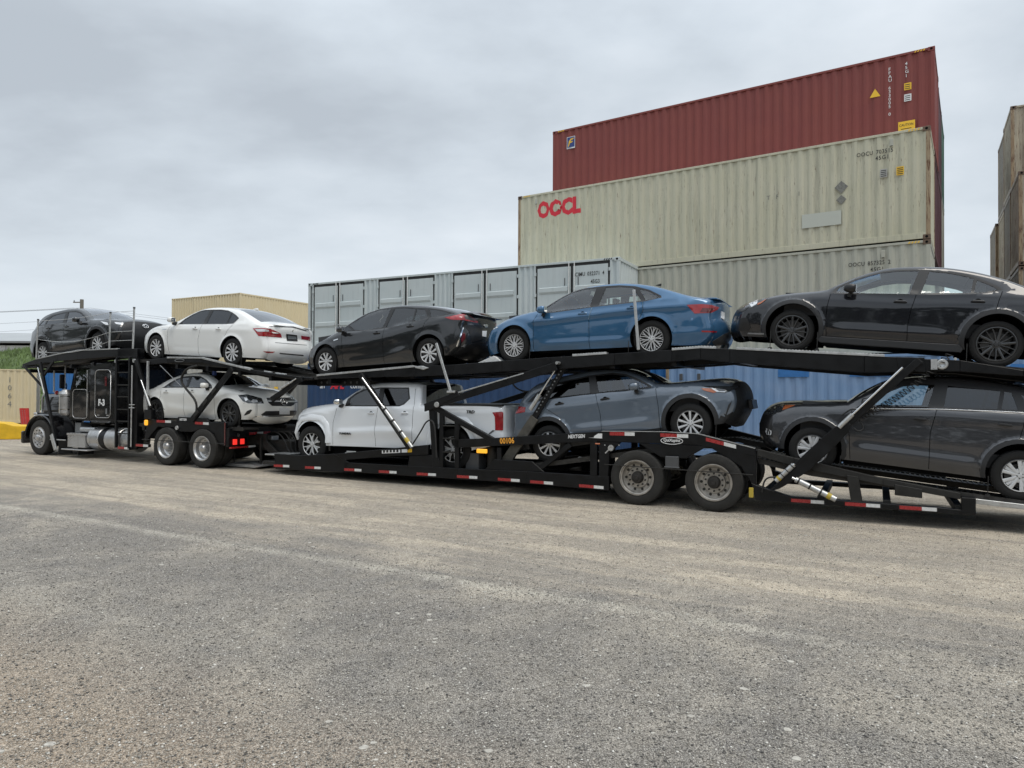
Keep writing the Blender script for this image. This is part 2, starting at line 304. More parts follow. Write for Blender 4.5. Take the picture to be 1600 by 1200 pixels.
# ------------------------------------------------------------------ wheels
WH={}
def wheel_meshes(key,r,rr,w,style,mrim,mface,tyre,truck=False):
    if key in WH: return WH[key]
    # tyre, outer face at y=0, inner at y=w
    g=.008 if not truck else .012
    prof=[(rr-.01,.03),(rr+.004,.006),(rr+.022,-.003),(rr+(r-rr)*.45,-.006),(r-.032,.001),(r-.011,.010)]
    k=6; y=.016; st=(w-.032)/k
    for i in range(k):
        prof+=[(r-.003 if i in (0,k-1) else r,y+.002),(r-.003 if i in (0,k-1) else r,y+st-.009),(r-g,y+st-.007),(r-g,y+st-.001)]; y+=st
    prof=prof[:-2]+[(r-.011,w-.010),(r-.032,w-.001),(rr+(r-rr)*.45,w+.006),(rr+.01,w)]
    ty=MB().lathe(prof,64)
    # shoulder blocks
    nb=44
    for i in range(nb):
        t=2*math.pi*i/nb
        c,s=math.cos(t),math.sin(t); c2,s2=math.cos(t+.075),math.sin(t+.075)
        for yy in ((.001,.016),):
            a=[(( r-.035)*c,yy[0]-.003,(r-.035)*s),((r-.035)*c2,yy[0]-.003,(r-.035)*s2),((r-.004)*c2,yy[1]-.006,(r-.004)*s2),((r-.004)*c,yy[1]-.006,(r-.004)*s)]
            ty.add(a,[(0,1,2,3)])
    TY=ty.mesh('tyre',tyre,50)
    ba=MB().lathe([(rr+.004,.004),(rr+.006,-.002),(rr-.006,-.004),(rr-.012,.004),(rr-.018,.02),(rr-.03,.06),(rr-.035,w-.02),(rr+.0,w)],48)
    fa=MB()
    def spoke(r0,p0,w0,r1,p1,w1,y0,y1,th=.022):
        vs=[]
        for (rad,p,ww,yy) in ((r0,p0,w0,y0),((r0+r1)/2,(p0+p1)/2,(w0+w1)/2*.92,(y0+y1)/2-.004),(r1,p1,w1,y1)):
            p=R(p); c=Vector((math.cos(p)*rad,0,math.sin(p)*rad)); tn=Vector((-math.sin(p),0,math.cos(p)))
            for sgn,dy in ((-1,.003),(-.6,0),(.6,0),(1,.003)): vs.append(c+tn*sgn*ww/2+Vector((0,yy+dy,0)))
            for sgn in (1,-1): vs.append(c+tn*sgn*ww/2+Vector((0,yy+th,0)))
        fs=[]
        for q in range(2):
            for i in range(6): fs.append((q*6+i,q*6+(i+1)%6,(q+1)*6+(i+1)%6,(q+1)*6+i))
        fa.add(vs,fs)
    yo,yi=.004,.018
    ro=rr-.010
    hub=.055
    if style=='wrx':
        for k in range(5):
            p=90+72*k
            spoke(.04,p,.036,ro,p+3,.030,yi,yo); spoke(.05,p+20,.02,ro,p+29,.014,yi+.004,yo+.004); spoke(.05,p-18,.02,ro,p-22,.014,yi+.004,yo+.004)
    elif style=='jetta':
        for k in range(10):
            p=90+36*k
            spoke(.035,p-5,.010,.125,p-5,.013,yi,yi-.004); spoke(.035,p+5,.010,.125,p+5,.013,yi,yi-.004)
            spoke(.118,p-5,.013,ro,p-14,.013,yi-.004,yo); spoke(.118,p+5,.013,ro,p+14,.013,yi-.004,yo); spoke(.12,p-5,.012,ro,p-2,.011,yi-.002,yo+.002); 
    elif style=='prius':
        for k in range(5):
            p=90+72*k
            for d in (-15,15): spoke(.03,p+d*.7,.020,ro,p+d*1.15,.050,yi,yo)
    elif style=='accord':
        for k in range(10):
            p=90+36*k
            spoke(.035,p-3,.020,ro,p+6,.050,yi,yo)
    elif style=='cla':
        for k in range(5):
            p=90+72*k
            for d in (-11,11): spoke(.03,p+d*.8,.026,ro,p+d*1.25,.032,yi,yo)
    elif style=='tundra':
        for k in range(6):
            p=90+60*k
            for d in (-1,1): spoke(.05,p+d*7,.016,ro,p+d*15,.022,yi,yo); 
            spoke(.05,p,.045,ro*.75,p,.045,yi+.012,yi+.008)
    elif style=='cc':
        for k in range(10):
            p=90+36*k
            spoke(.04,p,.024,ro,p,.044,yi,yo)
    elif style=='rav':
        for k in range(5):
            p=90+72*k
            for d in (-1,1): spoke(.03,p+d*16,.034,ro,p+d*17,.052,yi-.004,yo)
            spoke(.04,p,.02,ro*.93,p,.05,yi+.008,yo+.010)
            spoke(.045,p+36,.012,.10,p+36,.02,yi,yi)
    res={}
    if not truck:
        fa.lathe([(.001,yi-.012),(.026,yi-.012),(.030,yi-.006),(hub,yi-.004),(hub+.006,yi+.004),(hub+.006,yi+.03)],20)
        fa.lathe([(ro-.006,yo+.004),(ro,yo-.004),(rr-.002,yo-.006),(rr+.003,yo)],48)
        bd=MB().lathe([(.01,.055),(rr*.72,.055),(rr*.72,.075),(.01,.075)],24)
        for k in range(5):
            p=R(54+72*k); x,z=math.cos(p)*.038,math.sin(p)*.038
            bd.tube((x,yi-.010,z),(x,.05,z),.008,6)
        bd.box(rr*.35,rr*.78,.03,.10,-.07,.07)
        res['face']=fa.mesh('spokes',mface,35); res['brake']=bd.mesh('brake_disc',M['disc'],30)
    else:
        if style=='steer':   # polished disc wheel, hub standing out
            fa.lathe([(.001,-.075),(.03,-.075),(.06,-.065),(.085,-.045),(.09,.0),(.10,.012),(.165,.012),(.185,-.012),(rr-.05,-.020),(rr-.028,.0),(rr-.02,-.008),(rr+.004,-.012),(rr+.006,.004)],40)
            for k in range(10):
                p=R(36*k); fa.tube((math.cos(p)*.142,-.045,math.sin(p)*.142),(math.cos(p)*.142,.02,math.sin(p)*.142),.016,8)
            ho=MB()
            for k in range(10):
                p=R(36*k+18); ho.tube((math.cos(p)*.212,-.0225,math.sin(p)*.212),(math.cos(p)*.212,.0,math.sin(p)*.212),.020,10)
        elif style=='drive': # deep dish: the inner dual's disc
            fa.lathe([(rr+.006,.004),(rr+.004,-.008),(rr-.014,-.008),(rr-.02,.01),(rr-.045,.03),(rr-.05,.12),(rr-.075,.145),(.20,.15),(.12,.15),(.11,.14),(.10,.02),(.075,-.02),(.03,-.035),(.001,-.035)],40)
            for k in range(10):
                p=R(36*k); fa.tube((math.cos(p)*.148,.11,math.sin(p)*.148),(math.cos(p)*.148,.155,math.sin(p)*.148),.015,8)
            ho=MB()
            for k in range(10):
                p=R(36*k+18); ho.tube((math.cos(p)*.205,.1485,math.sin(p)*.205),(math.cos(p)*.205,.17,math.sin(p)*.205),.020,10)
        else:                # trailer disc
            fa.lathe([(rr+.006,.004),(rr+.004,-.008),(rr-.010,-.008),(rr-.016,.012),(rr-.034,.020),(rr-.040,.075),(rr-.062,.095),(.19,.100),(.175,.072),(.105,.072)],44)
            ho=MB()
            for k in range(10):
                p=R(36*k); ho.tube((math.cos(p)*.142,.040,math.sin(p)*.142),(math.cos(p)*.142,.072,math.sin(p)*.142),.015,8)
            for k in range(10):
                p=R(36*k+18); ho.tube((math.cos(p)*.212,.094,math.sin(p)*.212),(math.cos(p)*.212,.12,math.sin(p)*.212),.024,12)
            ho.lathe([(.108,.075),(.100,.02),(.084,-.01),(.046,-.015),(.04,-.03),(.001,-.03)],24)
        res['face']=fa.mesh('disc_face',mface,35); res['brake']=ho.mesh('hand_holes',M['hubdark'],30)
    res['tyre']=TY; res['rim']=ba.mesh('rim',mrim,40); WH[key]=res
    return res
def put_wheel(parent,key,x,y,z,flip=False,spin=0,names=('rim','spokes','brake_disc')):
    m=WH[key]
    wt=link('wheel',m['rim'],parent,(x,y,z),(0,0,math.pi if flip else 0))
    for n_,k in (('tyre','tyre'),(names[1],'face'),(names[2],'brake')):
        o=link(n_,m[k],wt); 
        if k!='tyre': o.rotation_euler=(0,spin,0)
    return wt
POSE={
'wrx':{'s': 1.169, 'z': 2.921, 'wb': 2.712, 'pitch': -0.1055, 'eye': [1.298, -11.952, -0.529]},
'jetta':{'s': -3.781, 'z': 2.8096, 'wb': 2.678, 'pitch': 0.0172, 'eye': [6.134, -11.952, -0.66]},
'prius':{'s': -8.4461, 'z': 2.5708, 'wb': 2.727, 'pitch': 0.0476, 'eye': [10.773, -11.952, -0.837]},
'accord':{'s': -14.1511, 'z': 3.0181, 'wb': 2.779, 'pitch': -0.0621, 'eye': [16.556, -11.952, 0.268]},
'cla':{'s': -14.1381, 'z': 1.3653, 'wb': 2.675, 'pitch': -0.0034, 'eye': [16.505, -11.952, 0.945]},
'tundra':{'s': -8.8394, 'z': 0.7302, 'wb': 3.7, 'pitch': 0.0122, 'eye': [11.222, -11.952, 1.473]},
'cc2':{'s': -3.0337, 'z': 0.9642, 'wb': 2.641, 'pitch': 0.1676, 'eye': [5.488, -11.952, 0.396]},
'rav':{'s': 1.4709, 'z': 1.0504, 'wb': 2.68, 'pitch': -0.0949, 'eye': [0.811, -11.952, 1.311]},
'cc1':{'s': -19.1507, 'z': 2.9617, 'wb': 2.559, 'pitch': 0.0742, 'eye': [21.384, -11.952, -2.278]}}
DEC={
'wrx':[
  ('headlamp', 'lampdark', [(-0.847, 0.664), (-0.725, 0.726), (-0.553, 0.797), (-0.407, 0.812), (-0.501, 0.73), (-0.627, 0.656), (-0.762, 0.645)]),
  ('lamp_lens', 'lampwhite', [(-0.693, 0.712), (-0.552, 0.789), (-0.567, 0.718), (-0.643, 0.664)]),
  ('turn_signal', 'amberdull', [(-0.553, 0.727), (-0.428, 0.8), (-0.501, 0.73), (-0.557, 0.7)]),
  ('grille', 'black', [(-0.871, 0.6), (-0.762, 0.653), (-0.681, 0.665), (-0.742, 0.599), (-0.857, 0.546)]),
  ('fog_pocket', 'black', [(-0.856, 0.467), (-0.7, 0.492), (-0.615, 0.334), (-0.66, 0.261), (-0.858, 0.27)]),
  ('fender_vent', 'black', [(0.222, 0.693), (0.318, 0.706), (0.381, 0.567), (0.308, 0.6)]),
  ('lip_strip', 'grey', [(-0.658, 0.245), (-0.377, 0.261), (-0.374, 0.235), (-0.656, 0.226)])],
'jetta':[
  ('headlamp', 'lampwhite', [(-0.543, 0.624), (-0.489, 0.714), (-0.278, 0.756), (-0.314, 0.689), (-0.455, 0.635)]),
  ('tail_lamp', 'tailred', [(3.306, 0.871), (3.566, 0.866), (3.71, 0.84), (3.833, 0.795), (3.813, 0.756), (3.708, 0.71), (3.431, 0.714)]),
  ('lamp_stripe', 'taildark', [(3.524, 0.735), (3.565, 0.799), (3.761, 0.78), (3.695, 0.716)]),
  ('license_plate', 'plate', [(3.867, 0.726), (3.915, 0.697), (3.907, 0.578), (3.865, 0.607)]),
  ('reflector', 'tailred', [(3.546, 0.425), (3.795, 0.399), (3.788, 0.378), (3.546, 0.397)]),
  ('diffuser', 'grey2', [(3.752, 0.162), (3.946, 0.167), (4.011, 0.256), (4.026, 0.387), (3.897, 0.341), (3.714, 0.23)])],
'prius':[
  ('headlamp', 'lampdark', [(-0.487, 0.674), (-0.246, 0.765), (-0.169, 0.789), (-0.281, 0.714), (-0.448, 0.649)]),
  ('fog_strip', 'lampwhite', [(-0.603, 0.472), (-0.576, 0.479), (-0.539, 0.267), (-0.574, 0.21)]),
  ('tail_lamp', 'tailred', [(3.155, 1.004), (3.541, 1.036), (3.712, 1.012), (3.926, 0.846), (3.892, 0.831), (3.605, 0.911), (3.329, 0.944)]),
  ('lamp_glass', 'grey2', [(3.592, 1.009), (3.712, 0.995), (3.876, 0.865), (3.64, 0.93)]),
  ('rear_opening', 'black', [(3.584, 0.814), (3.941, 0.793), (4.02, 0.692), (4.013, 0.503), (3.758, 0.464), (3.715, 0.673)]),
  ('reflector', 'taildark', [(3.561, 0.671), (3.629, 0.651), (3.616, 0.548), (3.535, 0.466), (3.513, 0.541)]),
  ('chrome_strip', 'chrome', [(3.574, 0.773), (3.594, 0.757), (3.425, 0.397), (3.4, 0.409)]),
  ('lower_bumper', 'black', [(3.124, 0.219), (3.407, 0.275), (3.757, 0.442), (4.077, 0.44), (4.089, 0.337), (4.318, 0.292), (4.165, 0.158), (3.572, 0.094), (3.139, 0.151)]),
  ('license_plate', 'plate', [(4.002, 0.664), (4.102, 0.656), (4.081, 0.541), (3.998, 0.562)]),
  ('emblem', 'chrome', [(4.131, 0.755), (4.129, 0.746), (4.123, 0.737), (4.113, 0.731), (4.101, 0.727), (4.088, 0.727), (4.076, 0.729), (4.064, 0.735), (4.055, 0.743), (4.05, 0.752), (4.048, 0.762), (4.051, 0.772), (4.057, 0.78), (4.066, 0.787), (4.078, 0.79), (4.091, 0.791), (4.104, 0.788), (4.115, 0.782), (4.124, 0.775), (4.13, 0.765)]),
  ('hybrid_badge', 'chrome', [(0.266, 0.775), (0.397, 0.795), (0.396, 0.775), (0.269, 0.75)])],
'accord':[
  ('tail_lamp', 'tailred', [(3.463, 0.913), (3.773, 0.929), (4.018, 0.92), (4.285, 0.846), (4.368, 0.805), (4.398, 0.722), (3.991, 0.734), (3.663, 0.739)]),
  ('lamp_lens', 'lampwhite', [(3.527, 0.892), (3.795, 0.907), (3.98, 0.89), (3.983, 0.853), (3.635, 0.84)]),
  ('lamp_stripe', 'chrome', [(4.054, 0.855), (4.287, 0.832), (4.308, 0.81), (4.107, 0.819)]),
  ('tail_lamp', 'tailred', [(4.985, 0.787), (5.244, 0.77), (5.26, 0.681), (5.001, 0.708)]),
  ('license_plate', 'black', [(4.526, 0.816), (4.85, 0.797), (4.879, 0.658), (4.567, 0.657)]),
  ('plate_field', 'plate2', [(4.564, 0.778), (4.823, 0.763), (4.843, 0.7), (4.584, 0.702)]),
  ('reflector', 'tailred', [(3.833, 0.39), (4.219, 0.395), (4.141, 0.362), (3.938, 0.358)]),
  ('bumper_groove', 'black', [(4.36, 0.374), (5.084, 0.358), (5.086, 0.334), (4.362, 0.352)]),
  ('spoiler_edge', 'grey2', [(3.953, 0.973), (4.729, 0.989), (5.139, 0.91), (5.121, 0.89), (4.711, 0.966), (4.177, 0.964)]),
  ('bumper_seam', 'grey2', [(4.203, 0.608), (5.163, 0.584), (5.163, 0.577), (4.204, 0.601)]),
  ('emblem', 'chrome', [(4.749, 0.896), (4.749, 0.889), (4.746, 0.884), (4.741, 0.879), (4.735, 0.876), (4.727, 0.875), (4.72, 0.875), (4.713, 0.878), (4.708, 0.882), (4.704, 0.888), (4.703, 0.894), (4.703, 0.901), (4.706, 0.906), (4.711, 0.911), (4.717, 0.914), (4.724, 0.915), (4.732, 0.914), (4.738, 0.912), (4.744, 0.907), (4.748, 0.902)]),
  ('fender_badge', 'chrome', [(0.246, 0.823), (0.407, 0.824), (0.408, 0.807), (0.247, 0.806)])],
'cla':[
  ('headlamp', 'lampdark', [(3.014, 0.779), (3.306, 0.803), (3.783, 0.718), (3.86, 0.597), (3.691, 0.594), (3.347, 0.596), (3.173, 0.642)]),
  ('lamp_lens', 'lampwhite', [(3.452, 0.646), (3.5, 0.681), (3.633, 0.675), (3.672, 0.621), (3.501, 0.605)]),
  ('lamp_lens', 'lampwhite', [(3.21, 0.725), (3.306, 0.747), (3.337, 0.672), (3.27, 0.636)]),
  ('lamp_stripe', 'chrome', [(3.422, 0.748), (3.765, 0.684), (3.813, 0.623), (3.756, 0.623), (3.69, 0.676), (3.422, 0.728)]),
  ('grille', 'black', [(3.933, 0.727), (4.841, 0.751), (4.859, 0.692), (4.79, 0.585), (4.702, 0.55), (4.121, 0.547), (4.009, 0.613)]),
  ('grille_bar', 'silver', [(3.962, 0.669), (4.833, 0.668), (4.834, 0.641), (3.999, 0.637)]),
  ('license_plate', 'plate', [(4.342, 0.504), (4.652, 0.509), (4.654, 0.367), (4.344, 0.36)]),
  ('air_intake', 'black', [(3.77, 0.336), (3.919, 0.421), (4.845, 0.456), (4.925, 0.429), (4.811, 0.336), (3.808, 0.312)]),
  ('air_intake', 'black', [(3.217, 0.309), (3.312, 0.408), (3.427, 0.452), (3.484, 0.44), (3.409, 0.355), (3.275, 0.311)]),
  ('chrome_lip', 'chrome', [(3.582, 0.302), (4.829, 0.331), (4.812, 0.318), (3.601, 0.283)])],
'tundra':[
  ('tail_lamp', 'tailred', [(4.627, 1.151), (4.837, 1.168), (4.863, 1.145), (4.857, 0.809), (4.686, 0.806), (4.687, 0.929), (4.679, 1.067)]),
  ('headlamp', 'lampdark', [(-0.44, 1.041), (-0.281, 1.144), (-0.276, 1.098), (-0.395, 1.041)]),
  ('bumper_seam', 'grey2', [(4.633, 0.812), (4.686, 0.803), (4.518, 0.702), (4.506, 0.71)])],
'cc2':[
  ('headlamp', 'lampdark', [(2.939, 0.94), (3.549, 0.831), (3.493, 0.807), (3.305, 0.762), (3.18, 0.792), (3.102, 0.879)]),
  ('turn_signal', 'amberdull', [(2.926, 0.901), (3.074, 0.873), (3.168, 0.801), (3.114, 0.793), (2.966, 0.858)]),
  ('lamp_stripe', 'lampwhite', [(3.064, 0.888), (3.108, 0.878), (3.208, 0.805), (3.309, 0.786), (3.294, 0.772), (3.168, 0.801)]),
  ('grille', 'black', [(3.554, 0.823), (3.749, 0.817), (3.744, 0.601), (3.685, 0.362), (3.5, 0.39), (3.51, 0.56)]),
  ('lower_bumper', 'cladding', [(3.078, 0.339), (3.498, 0.377), (3.753, 0.319), (3.764, 0.272), (3.406, 0.206), (3.065, 0.265)]),
  ('fog_pocket', 'cladding', [(3.216, 0.346), (3.317, 0.563), (3.385, 0.619), (3.355, 0.557), (3.266, 0.412), (3.25, 0.354)]),
  ('tail_lamp', 'tailred', [(-0.615, 1.083), (-0.471, 1.122), (-0.357, 1.086), (-0.388, 1.0), (-0.614, 1.0)]),
  ('number_plate_holder', 'black', [(3.724, 0.592), (3.805, 0.568), (3.793, 0.424), (3.708, 0.424)])],
'rav':[
  ('headlamp', 'lampdark', [(-0.744, 0.821), (-0.633, 0.957), (-0.467, 1.004), (-0.492, 0.908), (-0.621, 0.835)]),
  ('turn_signal', 'amberdull', [(-0.492, 0.915), (-0.459, 0.991), (-0.313, 1.011), (-0.44, 0.938)]),
  ('front_bumper_insert', 'black', [(-0.816, 0.702), (-0.75, 0.805), (-0.633, 0.809), (-0.613, 0.537), (-0.586, 0.468), (-0.71, 0.466), (-0.801, 0.543)]),
  ('fog_lamp', 'lampwhite', [(-0.738, 0.609), (-0.624, 0.572), (-0.61, 0.501), (-0.686, 0.499)])],
'cc1':[
  ('headlamp', 'lampwhite', [(2.78, 0.969), (3.089, 0.89), (3.137, 0.825), (3.0, 0.841)]),
  ('headlamp', 'lampwhite', [(3.38, 0.878), (3.781, 0.804), (3.679, 0.764), (3.445, 0.816)]),
  ('grille', 'black', [(3.91, 0.604), (4.11, 0.762), (5.001, 0.594), (4.836, 0.471), (4.577, 0.394)]),
  ('emblem', 'chrome', [(4.739, 0.606), (4.734, 0.595), (4.719, 0.587), (4.696, 0.581), (4.667, 0.579), (4.636, 0.58), (4.604, 0.586), (4.576, 0.594), (4.554, 0.605), (4.54, 0.617), (4.536, 0.629), (4.541, 0.64), (4.556, 0.649), (4.58, 0.655), (4.608, 0.657), (4.64, 0.655), (4.671, 0.65), (4.699, 0.641), (4.721, 0.631), (4.735, 0.619)]),
  ('bumper_insert', 'black', [(3.27, 0.728), (3.674, 0.683), (3.868, 0.576), (3.66, 0.427), (3.291, 0.509)])]}
# ------------------------------------------------------------------ car bodies
def interp_pl(a,pl):
    p=np.array(pl); return np.interp(a,p[:,0],p[:,1])
def smooth01(x): x=np.clip(x,0,1); return x*x*(3-2*x)
def make_car(key,S):
    """S: measured side elevation of one vehicle. a runs along the truck, b up, y across (near side negative)."""
    PO=POSE[key]; wb=PO['wb']; r=S['r']; Wd=S['W']; hw0=Wd/2; f=S['f']
    root=empty(S['name'])
    tag(root,S['label'],S['cat'],S.get('group'))
    # placement: the left wheel centre as measured, the lateral middle of the car half a width in
    p=PO['pitch']; t=.2+hw0
    s=PO['s']+math.sin(p)*r; z=PO['z']-math.cos(p)*r
    root.location=TW(s,t,z)
    root.rotation_euler=(Matrix.Rotation(R(-27.3),3,'Z')@Matrix.Rotation(-p,3,'Y')).to_euler()
    eye=Vector((PO['eye'][0],PO['eye'][1]-hw0,PO['eye'][2]))
    E=S['E']                       # (a,b,bow,part) from bottom left over the top to bottom right
    # round the outline a little and carry bow and part along
    dens=[]
    for i in range(len(E)-1):
        A,B=E[i],E[i+1]; l=math.hypot(B[0]-A[0],B[1]-A[1]); k=max(1,int(round(l/.045)))
        for j in range(k): q=j/k; dens.append([A[0]+(B[0]-A[0])*q,A[1]+(B[1]-A[1])*q,A[2]+(B[2]-A[2])*q,A[3]])
    dens.append(list(E[-1])); D0=np.array([[d[0],d[1],d[2]] for d in dens])
    sharp=[0,len(D0)-1]+[min(range(len(D0)),key=lambda i:abs(D0[i,0]-q[0])+abs(D0[i,1]-q[1])) for q in S.get('sharp',[])]
    for _ in range(4):
        D1=D0.copy(); D1[1:-1]=.25*D0[:-2]+.5*D0[1:-1]+.25*D0[2:]
        for q in sharp: D1[q]=D0[q]
        D0=D1
    top=[(float(x),float(y)) for x,y in D0[:,:2]]
    aL,aR=D0[:,0].min(),D0[:,0].max()
    sb=S['sill']; obl,obr=E[0][1],E[-1][1]
    RA=S['R']; wx=[0.0,wb]; cz=r+S.get('arch_up',.01)
    def arc(x,bo,bi,side):   # from right to left over the wheel
        hr=math.sqrt(max(.01,RA*RA-(cz-(bo if side=='r' else bi))**2)); hl=math.sqrt(max(.01,RA*RA-(cz-(bi if side=='r' else bo))**2))
        br=bo if side=='r' else bi; bl=bi if side=='r' else bo
        t0=math.atan2(br-cz,hr); t1=math.atan2(bl-cz,-hl)
        if t1<0: t1+=2*math.pi
        n=26; return [(x+RA*math.cos(t0+(t1-t0)*i/n),cz+RA*math.sin(t0+(t1-t0)*i/n)) for i in range(n+1)]
    a1=arc(wb,max(obr,.2) if obr<cz else cz-.05,sb,'r'); a2=arc(0,max(obl,.2),sb,'l')
    bottom=densify([top[-1],a1[0]],.05)[1:-1]+a1+densify([a1[-1],a2[0]],.06)[1:-1]+a2+densify([a2[-1],top[0]],.05)[1:-1]
    loop=top+bottom
    belt=S['belt']; tum=S.get('tum',.40); tl,tr=S.get('taper',(.13,.10)); fl=S.get('flare',.018)
    rft,rfe=S.get('fil',(.065,.105))
    nt_=len(top); rf_at=[]
    for (x,y) in top:
        ex=min(x-aL,aR-x); k=1-smooth01(np.array((ex-.02)/.35)); hh=smooth01(np.array((y-.80)/.45))
        rf_at.append(float(rft*(1-k)+rfe*k)*(1.0 if y<1.0 else .9))
    rf_at=np.array(rf_at)
    def hw(P,fillet=True):
        a,b=P[:,0],P[:,1]; w=np.full(len(P),hw0)
        w-=tl*np.clip((aL+1.0-a)/1.0,0,1)**2.3+tr*np.clip((a-aR+1.0)/1.0,0,1)**2.3
        w-=.055*np.clip((.45-b)/.28,0,1)**1.6
        be=interp_pl(a,belt); w-=.040*np.clip((b-.60)/np.maximum(be-.60,.05),0,1)**2
        w+=.006*np.exp(-((b-(be-.09))/.02)**2)*0
        up=b-be; w-=np.where(up>0,.022*smooth01(up/.03)+tum*np.maximum(up,0),0)
        for (pl,dep,wid) in S.get('crease',[]):
            pa=np.array(pl); c=np.interp(a,pa[:,0],pa[:,1]); fade=smooth01((a-pa[0,0])/.3)*smooth01((pa[-1,0]-a)/.3)
            d=(b-c)/wid; w+=dep*fade*np.where(d>0,np.exp(-d*d*1.2),np.exp(-d*d*.15))
        for x in wx:
            q=np.hypot(a-x,b-cz); w+=fl*np.exp(-((q-RA)/.045)**2)
            if S.get('clad',0): w+=.020*(1-smooth01((q-RA-S['clad'])/.012))*(q<RA+S['clad']+.02)
        if fillet:
            d,ix=segdist(P,top); rf=np.interp(ix,np.arange(nt_),rf_at)
            k=np.clip(rf-d,0,None); w-=rf-np.sqrt(np.maximum(rf*rf-k*k,0))
        return w
    # ---- side sheet
    pts=list(loop); ed=[(i,(i+1)%len(loop)) for i in range(len(loop))]
    def addpl(pl,closed,step=.05):
        q=densify(pl,step,closed); b0=len(pts); pts.extend(q); n=len(q)
        ed.extend([(b0+i,b0+(i+1)%n) for i in range(n if closed else n-1)])
    for g in S['glass']: addpl(g[1],True)
    for g in S['dlo']: addpl(g,True)
    seams=S['seams']; gw=.0042
    def offs(pl,o):
        out=[]
        for i in range(len(pl)):
            a=pl[max(i-1,0)]; b=pl[min(i+1,len(pl)-1)]; dx,dy=b[0]-a[0],b[1]-a[1]; l=math.hypot(dx,dy); out.append((pl[i][0]-dy/l*o,pl[i][1]+dx/l*o))
        return out
    seamlines=[densify(s[1],.05) for s in seams]+[densify(x,.05) for x in S.get('extra_seams',[])]
    for s_ in seamlines:
        addpl(offs(s_,gw),False); addpl(offs(s_,-gw),False)
    for x in wx:
        if S.get('clad',0):
            RC=RA+S['clad']; q=[(x+RC*math.cos(R(t_)),cz+RC*math.sin(R(t_))) for t_ in range(-20,201,6)]
            addpl([u for u in q if u[1]>.2],False)
    # rings for the rounded edge
    T=np.array(top); tg=np.gradient(T,axis=0); ln=np.hypot(*tg.T)[:,None]; nrm=np.c_[tg[:,1],-tg[:,0]]/ln   # inward
    cen=np.array([(aL+aR)/2,.7]); 
    if np.mean(((cen-T)*nrm).sum(1))<0: nrm=-nrm
    ring=[]
    for fr in (.03,.12,.3,.55,.85):
        ring.append(T+nrm*(rf_at*fr)[:,None])
    ring=np.concatenate(ring); rd=np.tile(rf_at,5)*np.repeat((.03,.12,.3,.55,.85),nt_)
    k=inpoly(ring,loop)&(segdist(ring,top)[0]>rd*.9)&(segdist(ring,bottom)[0]>.02); ring=ring[k]
    st=.042; gx,gy=np.meshgrid(np.arange(aL,aR,st),np.arange(.1,T[:,1].max(),st)); gx=gx+(np.arange(gx.shape[0])%2)[:,None]*st/2
    G=np.c_[gx.ravel(),gy.ravel()]; G=G[inpoly(G,loop)]; G=G[segdist(G,top)[0]>.11]; G=G[segdist(G,bottom)[0]>.018]
    ar=[]
    for x in wx:
        for q in (.02,.045,.075,.11):
            ar+=[(x+(RA+q)*math.cos(R(t_)),cz+(RA+q)*math.sin(R(t_))) for t_ in range(-10,191,7)]
    ar=np.array(ar); ar=ar[inpoly(ar,loop)]; ar=ar[segdist(ar,loop,True)[0]>.012]
    extra=np.concatenate([ring,G,ar])
    cons=np.concatenate([np.array(pts[len(loop):])]) if len(pts)>len(loop) else np.zeros((0,2))
    if len(cons):
        dd=np.min(np.hypot(extra[:,None,0]-cons[None,:,0],extra[:,None,1]-cons[None,:,1]),axis=1); extra=extra[dd>.012]
    V,Fc=cdt(pts+[tuple(g) for g in extra],ed)
    C=V[Fc].mean(1); Fc=Fc[inpoly(C,loop)]; C=V[Fc].mean(1)
    w=hw(V)
    cls=np.array(['body']*len(Fc),dtype=object)
    for i,s_ in enumerate(seams):
        pa=np.array(sorted(s_[1],key=lambda q:q[1])); k=C[:,0]>np.interp(C[:,1],pa[:,1],pa[:,0])
        cls[k]='%d'%(i+1)
    names=S['panels']
    for i,nm in enumerate(names): cls[cls==('body' if i==0 else '%d'%i)]=nm
    inner=(C[:,0]>RA*.9)&(C[:,0]<wb-RA*.9)&(C[:,1]<S['rocker']); cls[inner]='rocker_panel'
    rk=(C[:,0]>RA*.9)&(C[:,0]<wb-RA*.9)&(abs(C[:,1]-S['rocker'])<.006)
    if S.get('clad',0):
        for iw_,x in enumerate(wx): cls[np.hypot(C[:,0]-x,C[:,1]-cz)<RA+S['clad']]='wheel_arch_trim'+' '*iw_
    if S.get('lower_clad'): cls[C[:,1]<interp_pl(C[:,0],S['lower_clad'])]='lower_cladding'
    for k_,s_ in enumerate(seamlines): cls[(segdist(C,s_)[0]<(gw if k_>=len(seams) or seams[k_][0] in 'fmr' else gw*.1))&(cls!='wheel_arch_trim')&(cls!='wheel_arch_trim ')]='shut_line'
    for d in S['dlo']: cls[inpoly(C,d)]='window_trim'
    for i,g in enumerate(S['glass']): cls[inpoly(C,g[1])]='G%d'%i
    pm=S['paint']
    matof=lambda c: {'wheel_arch_trim ':M['cladding'],'wheel_arch_trim':M['cladding'],'lower_cladding':M['cladding'],'shut_line':M['gap'],'window_trim':S.get('trim',M['black'])}.get(c,pm)
    allv=[];allf=[]
